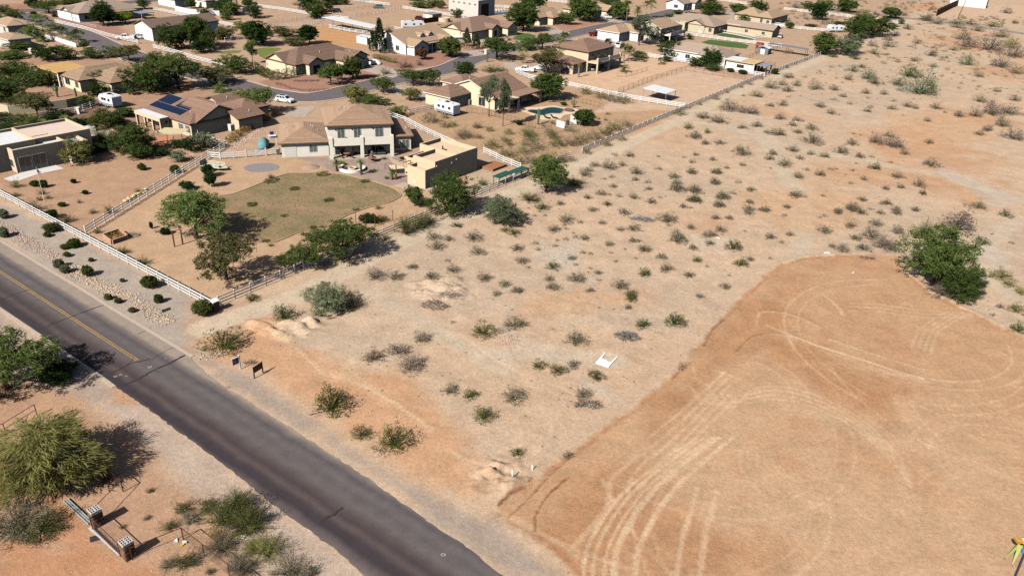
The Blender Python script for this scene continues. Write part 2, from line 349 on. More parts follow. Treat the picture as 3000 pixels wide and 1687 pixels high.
zone(S_((560, 880), (640, 900), (760, 880), (830, 900), (720, 960), (640, 1020), (540, 1030)), (200, 164, 132), 1.5, 1.5)
zone(S_((-60, 880), (300, 1110), (360, 1160), (250, 1200), (0, 1100), (-60, 1050)), (186, 164, 146), .8)
zone(S_((330, 1140), (420, 1190), (560, 1290), (720, 1420), (850, 1520), (1000, 1640), (1090, 1740), (800, 1740), (700, 1560), (560, 1450), (420, 1300), (300, 1200)), (197, 174, 154), 1, 1.2)
zone(S_((-80, 1060), (250, 1180), (420, 1300), (560, 1450), (760, 1700), (600, 1900), (-80, 1900)), (194, 154, 122), 1.5, 1.5)
for pl in (((130, 1440), (300, 1560), (260, 1640), (150, 1560)), ((0, 1580), (420, 1660), (500, 1720), (0, 1720)), ((0, 1350), (200, 1400), (150, 1470), (0, 1450)), ((300, 1110), (420, 1180), (330, 1180))): zone(S_(*pl), (200, 142, 100), .8, 1.6, .7)
zone(S_((560, 1045), (680, 1140), (900, 1265), (1200, 1470), (1500, 1690), (1640, 1690), (1500, 1560), (1250, 1440), (1050, 1330), (880, 1190), (760, 1110), (640, 1060)), (180, 160, 143), .9, 1.2)   # road shoulder
zone(S_((600, 1000), (760, 950), (900, 1010), (1000, 1060), (1230, 1120), (1350, 1250), (1450, 1420), (1400, 1480), (1180, 1380), (930, 1210), (760, 1100), (640, 1050)), (210, 158, 114), 2, 2.5, .75)
zone(S_((1300, 950), (1700, 960), (2000, 1000), (2090, 940), (1980, 1080), (1760, 1230), (1560, 1300), (1380, 1180), (1180, 1050)), (208, 176, 144), 2, 2, .8)
for pl in PALE:
    k = ldist(pl, xs, ys) + cn2 * 2.0; blend((1 - sst(.9, 2.4, k)) * .75, (208, 188, 162))
for q in (((1590, 740), (1700, 690), (1680, 780), (1600, 790)), ((2230, 1440), (1460, 960), (1470, 950)), ((2720, 480), (2860, 520), (3000, 600), (2900, 600)), ((2020, 690), (2150, 700), (2130, 740), (2010, 730)), ((2870, 720), (2960, 740), (2930, 800))): zone(S_(*q), (206, 192, 174), 1.5, 2, .6)
for q in (((2150, 560), (2500, 560), (2560, 660), (2300, 700)), ((1500, 860), (1900, 840), (1960, 900), (1500, 940)), ((2600, 330), (2900, 340), (2900, 420), (2650, 420))): zone(S_(*q), (212, 166, 122), 3, 4, .55)
k = ldist(TRAIL, xs, ys) + cn3 * 1.2; blend(1 - sst(1.5, 2.3, k), (213, 191, 163))
# the pool lot, the arenas, front yards
zone(S_((1150, 340), (1650, 250), (1990, 315), (1560, 500), (1300, 400)), (194, 158, 120), 1.2, 1, .8)
zone(S_((1740, 330), (1830, 270), (2010, 195), (2190, 235), (2010, 320)), (216, 182, 152), .8)
zone(S_((1560, 240), (1680, 190), (1900, 150), (2020, 190), (1800, 275)), (222, 184, 150), 1)
zone(S_((910, 75), (1100, 100), (1080, 140), (1000, 135), (930, 125)), (208, 158, 108), 1.5, 1)
zone(Q('c', (0, 1130), (250, 1090), (700, 1060), (1060, 1010), (1420, 1080), (1300, 1200), (560, 1300), (300, 1380), (0, 1400), (-500, 1350), (-750, 1240)), (176, 134, 112), .8)
zone(Q('c', (1000, 810), (1480, 850), (1900, 760), (2500, 830), (2000, 990), (1400, 1080), (1000, 930)), (172, 130, 110), .8)
zone(Q('c', (2200, 620), (2576, 700), (2700, 800), (2400, 770)), (170, 128, 106), .8)
zone(Q('d', (1380, 380), (1640, 370), (2000, 300), (2400, 330), (1900, 430), (1640, 520)), (184, 138, 112), .8)
zone(Q('a', (850, 250), (1250, 280), (1800, 400), (2050, 640), (1700, 610), (1100, 430), (700, 350)), (178, 132, 116), 1)
zone(Q('a', (0, 0), (560, 0), (560, 130), (200, 150), (0, 150)), (176, 126, 106), 1)
zone(Q('a', (100, 470), (700, 450), (750, 620), (300, 640)), (196, 160, 132), 1)
zone(Q('l', (560, 140), (920, 150), (1700, 130), (1720, 400), (1500, 430), (1150, 330), (950, 300), (850, 230)), (176, 152, 138), .5, .4)   # mauve gravel round the patio
zone(Q('f', (1700, 170), (1960, 60), (2700, 60), (2700, 200)), (216, 182, 152), 1.5)
zone(Q('f', (1500, 40), (1700, 10), (1700, 100), (1500, 100)), (210, 160, 122), 2)
# the graded lot last: its own warm soil, paler where it is driven smooth
sl = sdist(LOT, xs, ys) + fbm(xs, ys, 2.5, 5, 3) * .7
inl = sst(-.5, .6, sl + fbm(xs, ys, 1.1, 6, 3) * 1.4)
blend(inl, (199, 158, 120))
pc = P('S', 2420, 1400)
pal = sst(.05, .75, 1 - np.hypot((xs - pc.x) / 40, (ys - pc.y) / 34) + cn2 * .6)
blend(inl * pal * .85, (205, 168, 132))
for q_ in (Q('r', (540, 1010), (580, 830), (900, 420), (1250, 190), (1750, 230), (1950, 500), (2200, 900), (2700, 1500), (1000, 1500)), Q('w', (-60, 860), (380, 400), (620, 150), (950, 40), (760, 330), (330, 780), (-60, 1120)), Q('w', (850, 330), (1500, 560), (1900, 700), (1500, 760), (900, 520))):
    wq = inl * sst(-2.5, 2.5, sdist(q_, xs, ys) + cn2 * 9); blend(wq * .75, (184, 134, 94))
blend(inl * sst(.05, .25, cn2) * .35, (184, 130, 90)); blend(inl * sst(.02, .25, cn3 + cn2 * .4) * .3, (208, 165, 124))
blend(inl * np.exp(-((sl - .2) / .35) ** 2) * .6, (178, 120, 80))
for hw, st, ln in TRK:
    px = [p.x for p in ln]; py = [p.y for p in ln]
    k = np.where((xs > min(px) - 2) & (xs < max(px) + 2) & (ys > min(py) - 2) & (ys < max(py) + 2))[0]
    if not len(k): continue
    dd = ldist(ln, xs[k], ys[k]) + cn3[k] * .15; fr = .6 + .8 * vn(xs[k], ys[k], 1.2, 71)
    wt = np.zeros(len(xs)); wt[k] = (1 - sst(hw * .6, hw * 1.5, dd)) * abs(st) * .7 * fr
    blend(np.clip(wt * 1.15, 0, 1), (222, 188, 152) if st > 0 else (150, 104, 70))
    zs[k] += (-.035 * (1 - sst(hw * .5, hw * 1.3, dd)) + .03 * np.exp(-((dd - hw * 1.7) / .16) ** 2)) * abs(st) * fr
nx_, ny_ = len(gx), len(gy)
ii = np.arange((ny_ - 1) * (nx_ - 1)); r0 = ii // (nx_ - 1); c0 = ii % (nx_ - 1); a0 = r0 * nx_ + c0
FF = np.stack([a0, a0 + 1, a0 + nx_ + 1, a0 + nx_], 1)
ALB = .79
_lum = (col @ np.array([.3, .55, .15]))[:, None]; _sat = np.where(inl > .5, .95, .93)[:, None]; col = _lum + (col - _lum) * _sat
gm, t, o = _mk('desert_soil'); N = t.nodes.new; K = t.links.new
b = N('ShaderNodeBsdfPrincipled'); b.inputs['Roughness'].default_value = .95; b.inputs['Specular IOR Level'].default_value = .1
at = N('ShaderNodeAttribute'); at.attribute_name = 'soil'; ge = N('ShaderNodeNewGeometry')
acc = None
for sc_, amp, det in ((.35, .13, 5), (2.2, .17, 6), (9.0, .22, 4)):
    nz = N('ShaderNodeTexNoise'); nz.inputs['Scale'].default_value = sc_; nz.inputs['Detail'].default_value = det; nz.inputs['Roughness'].default_value = .65
    K(ge.outputs['Position'], nz.inputs['Vector'])
    mr = N('ShaderNodeMapRange'); mr.inputs[1].default_value = .3; mr.inputs[2].default_value = .7; mr.inputs[3].default_value = 1 - amp; mr.inputs[4].default_value = 1 + amp; K(nz.outputs['Fac'], mr.inputs[0])
    if acc is None: acc = mr.outputs[0]
    else: mm = N('ShaderNodeMath'); mm.operation = 'MULTIPLY'; K(acc, mm.inputs[0]); K(mr.outputs[0], mm.inputs[1]); acc = mm.outputs[0]
vo = N('ShaderNodeTexVoronoi'); vo.inputs['Scale'].default_value = 3.2; K(ge.outputs['Position'], vo.inputs['Vector'])      # scattered pebbles, light and dark
mr = N('ShaderNodeMapRange'); mr.inputs[1].default_value = .10; mr.inputs[2].default_value = .16; mr.inputs[3].default_value = 1; mr.inputs[4].default_value = 0; K(vo.outputs['Distance'], mr.inputs[0])
sv = N('ShaderNodeSeparateColor'); K(vo.outputs['Color'], sv.inputs[0])
mr2 = N('ShaderNodeMapRange'); mr2.inputs[3].default_value = .62; mr2.inputs[4].default_value = 1.25; K(sv.outputs[0], mr2.inputs[0])
mxp = N('ShaderNodeMix'); K(mr.outputs[0], mxp.inputs[0]); mxp.inputs[2].default_value = 1; K(mr2.outputs[0], mxp.inputs[3])
mm = N('ShaderNodeMath'); mm.operation = 'MULTIPLY'; K(acc, mm.inputs[0]); K(mxp.outputs[0], mm.inputs[1]); acc = mm.outputs[0]
cs = N('ShaderNodeVectorMath'); cs.operation = 'SCALE'; K(at.outputs['Color'], cs.inputs[0]); K(acc, cs.inputs['Scale']); K(cs.outputs[0], b.inputs['Base Color'])
n3 = N('ShaderNodeTexNoise'); n3.inputs['Scale'].default_value = 5; n3.inputs['Detail'].default_value = 6; K(ge.outputs['Position'], n3.inputs['Vector'])
bp = N('ShaderNodeBump'); bp.inputs['Distance'].default_value = .05; bp.inputs['Strength'].default_value = .8; K(n3.outputs['Fac'], bp.inputs['Height']); K(bp.outputs[0], b.inputs['Normal']); K(b.outputs[0], o.inputs[0])
ground = put('ground', mesh_np('ground', np.stack([xs, ys, zs], 1), FF, gm, {'soil': ('POINT', 'FLOAT_COLOR', np.concatenate([np.clip(col * ALB, 0, 1), np.ones((len(xs), 1))], 1))}, True))
struct(ground)
def gz(x, y):
    """height of the ground sheet at a point"""
    i = min(max(int(np.searchsorted(gx, x)) - 1, 0), nx_ - 2); j = min(max(int(np.searchsorted(gy, y)) - 1, 0), ny_ - 2)
    tx = (x - gx[i]) / (gx[i + 1] - gx[i]); ty = (y - gy[j]) / (gy[j + 1] - gy[j]); Z = zs.reshape(ny_, nx_)
    return float((Z[j, i] * (1 - tx) + Z[j, i + 1] * tx) * (1 - ty) + (Z[j + 1, i] * (1 - tx) + Z[j + 1, i + 1] * tx) * ty)
def onG(p, dz=0.0): return Vector((p[0], p[1], gz(p[0], p[1]) + dz))
# ------------------------------------------------------------------ main road
RD = R(-35.62); ROADX = Vector((math.cos(RD), math.sin(RD), 0)); ROADN = Vector((-ROADX.y, ROADX.x, 0))       # along, and across toward the house
le = S_((-260, 712), (0, 899), (306, 1105), (341, 1134), (420, 1186), (500, 1247), (553, 1284), (606, 1322), (684, 1383), (750, 1437), (837, 1506), (901, 1550), (1006, 1628), (1076, 1690), (1260, 1850))
re_ = S_((-260, 545), (0, 709), (271, 872), (303, 894), (559, 1048), (572, 1063), (605, 1093), (632, 1116), (675, 1146), (719, 1168), (754, 1192), (783, 1211), (827, 1237), (872, 1266), (921, 1300), (991, 1344), (1087, 1408), (1166, 1466), (1253, 1527), (1341, 1584), (1449, 1668), (1640, 1810))
def rough(line, j, st=.5, frm=0):
    o = []
    for k, (a, b_) in enumerate(zip(line, line[1:])):
        m_ = max(1, int((b_ - a).length / st))
        for q in range(m_): p = a.lerp(b_, q / m_); o.append(p + ROADN * (rng.uniform(-j, j) if k >= frm else 0))
    return o + [line[-1]]
le = rough(le, .10, .45, 3); re_ = rough(re_, .09, .45, 4)
rm, t, o = _mk('asphalt'); N = t.nodes.new; K = t.links.new
b = N('ShaderNodeBsdfPrincipled'); b.inputs['Roughness'].default_value = .85; b.inputs['Specular IOR Level'].default_value = .25
ge = N('ShaderNodeNewGeometry'); dt = N('ShaderNodeVectorMath'); dt.operation = 'DOT_PRODUCT'; K(ge.outputs['Position'], dt.inputs[0]); dt.inputs[1].default_value = ROADN
c0v = P('S', 1010, 1500).dot(ROADN)
nz = N('ShaderNodeTexNoise'); nz.inputs['Scale'].default_value = .25; nz.inputs['Detail'].default_value = 5; K(ge.outputs['Position'], nz.inputs['Vector'])
ad = N('ShaderNodeMath'); ad.operation = 'MULTIPLY_ADD'; K(nz.outputs['Fac'], ad.inputs[0]); ad.inputs[1].default_value = .7; K(dt.outputs['Value'], ad.inputs[2])
mr = N('ShaderNodeMapRange'); mr.inputs[1].default_value = c0v - 4.6 + .35; mr.inputs[2].default_value = c0v + 4.6 + .35; K(ad.outputs[0], mr.inputs[0])
cr = N('ShaderNodeValToRGB'); K(mr.outputs[0], cr.inputs[0]); e = cr.color_ramp.elements
stops = ((0, (128, 116, 110)), (.10, (110, 99, 95)), (.19, (90, 80, 80)), (.25, (60, 53, 57)), (.32, (62, 55, 58)), (.39, (88, 76, 74)), (.46, (70, 61, 63)), (.53, (84, 74, 72)), (.62, (100, 93, 91)), (.72, (92, 86, 86)), (.80, (101, 94, 92)), (.88, (86, 80, 82)), (.95, (116, 106, 100)), (1, (150, 136, 124)))
e[0].position = 0; e[0].color = (*lin(*stops[0][1]), 1); e[1].position = 1; e[1].color = (*lin(*stops[-1][1]), 1)
for ps, c_ in stops[1:-1]: x_ = e.new(ps); x_.color = (*lin(*c_), 1)
n2 = N('ShaderNodeTexNoise'); n2.inputs['Scale'].default_value = 14; n2.inputs['Detail'].default_value = 4; K(ge.outputs['Position'], n2.inputs['Vector'])
n4 = N('ShaderNodeTexNoise'); n4.inputs['Scale'].default_value = .9; n4.inputs['Detail'].default_value = 6; K(ge.outputs['Position'], n4.inputs['Vector'])
m2 = N('ShaderNodeMapRange'); m2.inputs[1].default_value = .3; m2.inputs[2].default_value = .7; m2.inputs[3].default_value = .84; m2.inputs[4].default_value = 1.16; K(n2.outputs['Fac'], m2.inputs[0])
m3 = N('ShaderNodeMapRange'); m3.inputs[1].default_value = .3; m3.inputs[2].default_value = .7; m3.inputs[3].default_value = .90; m3.inputs[4].default_value = 1.1; K(n4.outputs['Fac'], m3.inputs[0])
mm = N('ShaderNodeMath'); mm.operation = 'MULTIPLY'; K(m2.outputs[0], mm.inputs[0]); K(m3.outputs[0], mm.inputs[1])
cs = N('ShaderNodeVectorMath'); cs.operation = 'SCALE'; K(cr.outputs[0], cs.inputs[0]); K(mm.outputs[0], cs.inputs['Scale']); K(cs.outputs[0], b.inputs['Base Color'])
bp = N('ShaderNodeBump'); bp.inputs['Distance'].default_value = .012; K(n2.outputs['Fac'], bp.inputs['Height']); K(bp.outputs[0], b.inputs['Normal']); K(b.outputs[0], o.inputs[0])
MATS['asphalt'] = rm
road = struct(sheet('road', le + re_[::-1], .035, rm, th=.2))
conc = M('concrete', lin(200, 182, 164) * .8, .9, .12, 3, .004)
tar = M('tar', lin(58, 50, 50), .7, .25, 4)
ylw = M('yellow_paint', lin(178, 142, 84) * .9, .8, .3, 6)
wht = M('white_paint', lin(196, 186, 176) * .9, .8, .3, 6)
for line, s0 in ((S_((-200, 757), (0, 899), (306, 1105), (341, 1131)), -1), (S_((-200, 584), (0, 709), (271, 872), (303, 894), (559, 1048)), 1)):
    struct(sheet('kerb', ribbon(line, s0 * .02, s0 * .5), .06, conc, th=.2))
yl = S_((-200, 668), (0, 796), (403, 1056))
for of in (-.13, .13): sheet('centre_line', ribbon(yl, of - .055, of + .055), .0395, ylw, road, .003)
def crack(r, wd, *pts):
    ln = smooth([P(r, a, b_) for a, b_ in pts], 6); ln = [p + Vector((rng.uniform(-.05, .05), rng.uniform(-.05, .05), 0)) for p in ln]
    a = [p + Vector((-wd / 2, wd / 2, 0)) * rng.uniform(.5, 1.3) for p in ln]; c = [p - Vector((-wd / 2, wd / 2, 0)) * rng.uniform(.5, 1.3) for p in ln]
    mb = MB()
    for i in range(len(ln) - 1): mb.hexa([(*c[i].xy, .033), (*c[i + 1].xy, .033), (*a[i + 1].xy, .033), (*a[i].xy, .033)], [(*c[i].xy, .0395), (*c[i + 1].xy, .0395), (*a[i + 1].xy, .0395), (*a[i].xy, .0395)])
    mb.build('crack_seal', tar, road)
crack('m', .12, (0, 105), (150, 45), (300, -5)); crack('m', .14, (370, 412), (560, 330), (740, 262), (900, 200), (1042, 150))
crack('m', .16, (1050, 872), (1200, 800), (1330, 735), (1420, 715), (1510, 690)); crack('m', .22, (1175, 968), (1260, 950), (1400, 895), (1540, 810), (1700, 740), (1862, 655))
crack('m', .08, (1380, 445), (1475, 408)); crack('m', .07, (330, 0), (520, 130), (700, 240), (900, 370), (1150, 540), (1310, 640), (1340, 690), (1270, 760)); crack('m', .1, (1300, 905), (1370, 920)); crack('m', .1, (1560, 810), (1600, 830))
crack('q', .28, (830, 915), (900, 860), (1050, 765)); crack('m', .06, (1500, 720), (1620, 640), (1740, 575))
for r_, x_, y_, rad in (('m', 1162, 868, .2), ('m', 1212, 852, .17), ('m', 1270, 866, .12), ('m', 1505, 775, .22), ('q', 2055, 1235, .2), ('m', 1665, 688, .1)):
    c_ = P(r_, x_, y_); mb = MB()
    for q in range(12):
        a0_, a1_ = 2 * math.pi * q / 12, 2 * math.pi * (q + 1) / 12; f_ = lambda a, r2: (c_.x + math.cos(a) * r2, c_.y + math.sin(a) * r2 * .8)
        mb.hexa([(*f_(a0_, rad * .7), .034), (*f_(a0_, rad), .034), (*f_(a1_, rad), .034), (*f_(a1_, rad * .7), .034)], [(*f_(a0_, rad * .7), .041), (*f_(a0_, rad), .041), (*f_(a1_, rad), .041), (*f_(a1_, rad * .7), .041)])
    mb.build('survey_mark', wht, road)
# ------------------------------------------------------------------ streets and drives of the houses
am2 = M('street_asphalt', lin(104, 96, 98), .9, .12, .8, .004, 20)
stc = smooth(S_((60, 40), (116, 64), (230, 98), (340, 147), (500, 197), (673, 243), (770, 270), (880, 286), (960, 280), (1036, 262), (1152, 235), (1308, 204), (1389, 172), (1505, 141), (1641, 108), (1777, 78), (1819, 70), (1936, 43), (2060, 15)), 5)
stc = [p for p in stc]
kerbm = M('kerb_concrete', lin(206, 186, 166) * .8, .9, .1, 2)
W2 = 4.3
struct(sheet('street', ribbon(stc, -W2, W2), .02, am2, th=.1))
for s0 in (-1, 1): struct(sheet('kerb', ribbon(stc, s0 * (W2 + .003), s0 * (W2 + .55)), .10, kerbm, th=.2))
st2 = smooth(S_((-80, 38), (40, 33), (110, 31), (200, 24), (330, 12), (430, 3), (560, -12)), 4)
struct(sheet('street', ribbon(st2, -4, 4), .016, am2, th=.1))
fr = smooth(S_((2330, 5), (2480, 32), (2600, 48), (2680, 57), (2850, 77), (3000, 100), (3200, 125)), 4)
struct(sheet('street', ribbon(fr, -3.4, 3.4), .09, M('far_asphalt', lin(142, 130, 122), .9, .15, .5), th=.3))
drv = M('drive_concrete', lin(186, 172, 158) * .85, .9, .12, .7, .004)
for nm, pl in (('driveway', Q('h', (1985, 460), (2060, 470), (2280, 480), (2460, 330), (2180, 320), (2080, 380))), ('driveway', Q('c', (1160, 1370), (1420, 1285), (1440, 1330), (1820, 1420), (1830, 1480), (1400, 1440))),
               ('driveway', Q('c', (800, 1060), (1060, 1000), (1390, 1060), (1400, 1140), (1290, 1180))), ('driveway', Q('d', (280, 610), (430, 575), (700, 560), (560, 640), (380, 680), (290, 650))),
               ('driveway', Q('d', (600, 960), (760, 940), (900, 1000), (1450, 1030), (1500, 1080), (820, 1070))), ('driveway', Q('c', (2290, 790), (2576, 760), (2700, 830), (2560, 850), (2380, 870))),
               ('driveway', Q('d', (1000, 430), (1190, 400), (1640, 490), (1640, 530), (1400, 510))), ('driveway', Q('d', (1990, 285), (2280, 300), (2500, 330), (2400, 350), (2120, 330))),
               ('driveway', Q('d', (2000, 560), (2180, 540), (2330, 600), (2420, 760), (2260, 750), (2180, 660))), ('driveway', Q('e', (1590, 190), (1900, 200), (1900, 280), (1700, 270))),
               ('driveway', Q('b', (600, 1200), (780, 1170), (900, 1300), (760, 1360), (600, 1330)))):
    struct(sheet(nm, pl, .03, drv, th=.1))
grn = M('green_turf', lin(74, 104, 48) * .9, .95, .25, 1.5, .03, 20)
for pl in (Q('d', (790, 570), (900, 515), (1010, 508), (1130, 540), (1120, 580), (1000, 620), (850, 610)), Q('e', (1310, 640), (1450, 605), (1900, 650), (2030, 690), (1990, 740), (1700, 715), (1400, 670)),
           Q('e', (1540, 535), (1640, 505), (2150, 580), (2080, 610), (1700, 570)), Q('c', (1870, 380), (1960, 365), (2065, 385), (2060, 420), (1960, 405))):
    struct(sheet('lawn', pl, .03, grn))
grn2 = M('yellow_green_turf', lin(122, 130, 60) * .8, .95, .25, 1, .03, 20)
struct(sheet('lawn', circ(Q('b', (1540, 740), (1720, 725), (1930, 740), (1800, 800), (1640, 870), (1580, 820))), .03, grn2))
struct(sheet('lawn', Q('b', (960, 800), (1100, 770), (1330, 765), (1300, 800), (1040, 820)), .03, grn2))
struct(sheet('lawn', Q('h', (1290, 240), (1380, 220), (1500, 320), (1400, 345)), .03, grn))
struct(sheet('lawn', Q('a', (1430, 360), (1800, 330), (2000, 360), (1600, 385)), .03, grn))
# ------------------------------------------------------------------ vegetation prototypes
bark = M('bark', (.075, .052, .036), .95, .3, 6, .02); palebark = M('pale_bark', (.26, .21, .16), .95, .3, 5, .02)
LEAF = dict(
    mesq=ML('leaf_mesquite', (0.160, 0.218, 0.058), (0.058, 0.085, 0.026)), lush=ML('leaf_lush', (0.13, 0.185, 0.052), (0.045, 0.068, 0.02)),
    bright=ML('leaf_bright', (0.215, 0.275, 0.085), (0.085, 0.12, 0.036)), dark=ML('leaf_dark', (0.055, 0.095, 0.026), (0.018, 0.037, 0.012), .25),
    palo=ML('leaf_palo_verde', (0.4, 0.385, 0.13), (0.17, 0.165, 0.058)), olive=ML('leaf_olive', (0.224, 0.218, 0.086), (0.095, 0.095, 0.040)),
    euc=ML('leaf_eucalyptus', (0.198, 0.244, 0.139), (0.077, 0.099, 0.055)), sage=ML('leaf_sage', (0.284, 0.323, 0.185), (0.125, 0.148, 0.084)),
    pine=ML('leaf_pine', (0.082, 0.116, 0.048), (0.034, 0.050, 0.021)), lime=ML('leaf_lime', (0.317, 0.383, 0.046), (0.145, 0.198, 0.026)),
    palm=ML('leaf_palm', (0.198, 0.244, 0.079), (0.079, 0.106, 0.034)), creo=ML('leaf_creosote', (0.167, 0.190, 0.052), (0.061, 0.070, 0.021)),
    burs=ML('leaf_bursage', (0.305, 0.264, 0.174), (0.135, 0.112, 0.076), .2), dry=ML('twig_dry', (0.317, 0.253, 0.198), (0.134, 0.101, 0.079), .15),
    grey=ML('twig_grey', (0.284, 0.271, 0.271), (0.119, 0.111, 0.116), .1), gold=ML('leaf_gold', (0.528, 0.343, 0.106), (0.251, 0.158, 0.046)),
    red=ML('leaf_red', (0.396, 0.046, 0.059), (0.132, 0.026, 0.026)), rust=ML('leaf_rust', (0.205, 0.106, 0.053), (0.092, 0.045, 0.024)))
def leaves(C, size, n, spread, rs, asp=.45, droop=None, val=None, out=None):
    """n leaf quads round each clump centre C; droop = long strands hanging out and down"""
    m = len(C); idx = np.repeat(np.arange(m), n); k = len(idx)
    p = C[idx] + rs.normal(0, 1, (k, 3)) * spread
    d = rs.normal(0, 1, (k, 3)); d /= np.linalg.norm(d, axis=1)[:, None] + 1e-9
    if droop is not None:
        o = p * np.array([1, 1, 0]); o /= np.linalg.norm(o, axis=1)[:, None] + 1e-6
        d = o * .75 + np.array([0, 0, -droop]) + d * .45; d /= np.linalg.norm(d, axis=1)[:, None]
    e = np.cross(d, rs.normal(0, 1, (k, 3))); e /= np.linalg.norm(e, axis=1)[:, None] + 1e-9
    l = size * rs.uniform(.6, 1.4, (k, 1)); a = d * l; b = e * l * asp
    V = np.stack([p - a, p + b * .9 - a * .1, p + a, p - b * .9 - a * .1], 1).reshape(-1, 3)
    F = np.arange(4 * k).reshape(k, 4)
    cv = rs.rand(m) if val is None else val
    lv = np.clip(cv[idx] * .65 + rs.rand(k) * .45 - .05, 0, 1)
    return V, F, lv
def crown_pts(form, rs, nc):
    """clump centres inside an uneven crown; unit width, height 0..1 over the whole plant"""
    L_ = dict(spread=(8, .56, .33, .29, .24), round=(6, .56, .20, .42, .34), low=(6, .42, .26, .30, .32), tall=(9, .62, .22, .24, .16), half=(5, .34, .24, .30, .34), ball=(1, .48, 0, .5, .48))[form]
    nl, zc, rr, rad, radz = L_
    cs = []
    for q in range(nl):
        a = 2 * math.pi * (q + rs.rand() * .6) / nl; r_ = rr * (rs.uniform(.55, 1.15) if nl > 1 else 0)
        z_ = zc + (rs.uniform(-.14, .16) if form != 'tall' else -.22 + .5 * q / nl)
        if q == 0 and nl > 1: r_ *= .2; z_ = zc + (.16 if form != 'tall' else .2)
        cs.append((r_ * math.cos(a), r_ * math.sin(a), z_, rad * rs.uniform(.75, 1.1), radz * rs.uniform(.8, 1.1)))
    pts = []
    while len(pts) < nc:
        c = cs[rs.randint(nl)]; d = rs.normal(0, 1, 3); d /= np.linalg.norm(d); r_ = rs.uniform(.62, 1.0) if rs.rand() < .85 else rs.uniform(.2, .7)
        q = np.array([c[0] + d[0] * c[3] * r_, c[1] + d[1] * c[3] * r_, c[2] + d[2] * c[4] * r_])
        if q[2] < .05: continue
        if form in ('spread',) and q[2] < .24 + .1 * rs.rand(): continue
        pts.append(q)
    return np.array(pts), cs
def trunk_mesh(name, cs, rs, z0=.3, r=.03, mat=None, lean=0, n=7):
    mb = MB(); f = Vector((lean * .3 + rs.uniform(-.02, .02), rs.uniform(-.03, .03), z0))
    mb.path([Vector((0, 0, -.02)), Vector((lean * .1, 0, z0 * .5)), f], r * 1.25, r * .8, 7)
    for c in cs[:n]:
        e = Vector((c[0] * .9, c[1] * .9, c[2])); m = f.lerp(e, .5) + Vector((rs.uniform(-.04, .04), rs.uniform(-.04, .04), -.03))
        mb.path([f, m, e], r * .55, r * .16, 5)
        for _ in range(2): mb.tube(m, e + Vector((rs.uniform(-.14, .14), rs.uniform(-.14, .14), rs.uniform(-.05, .1))), r * .25, r * .08, 4)
    return mb.mesh(name, mat or bark)
PROTO = {}
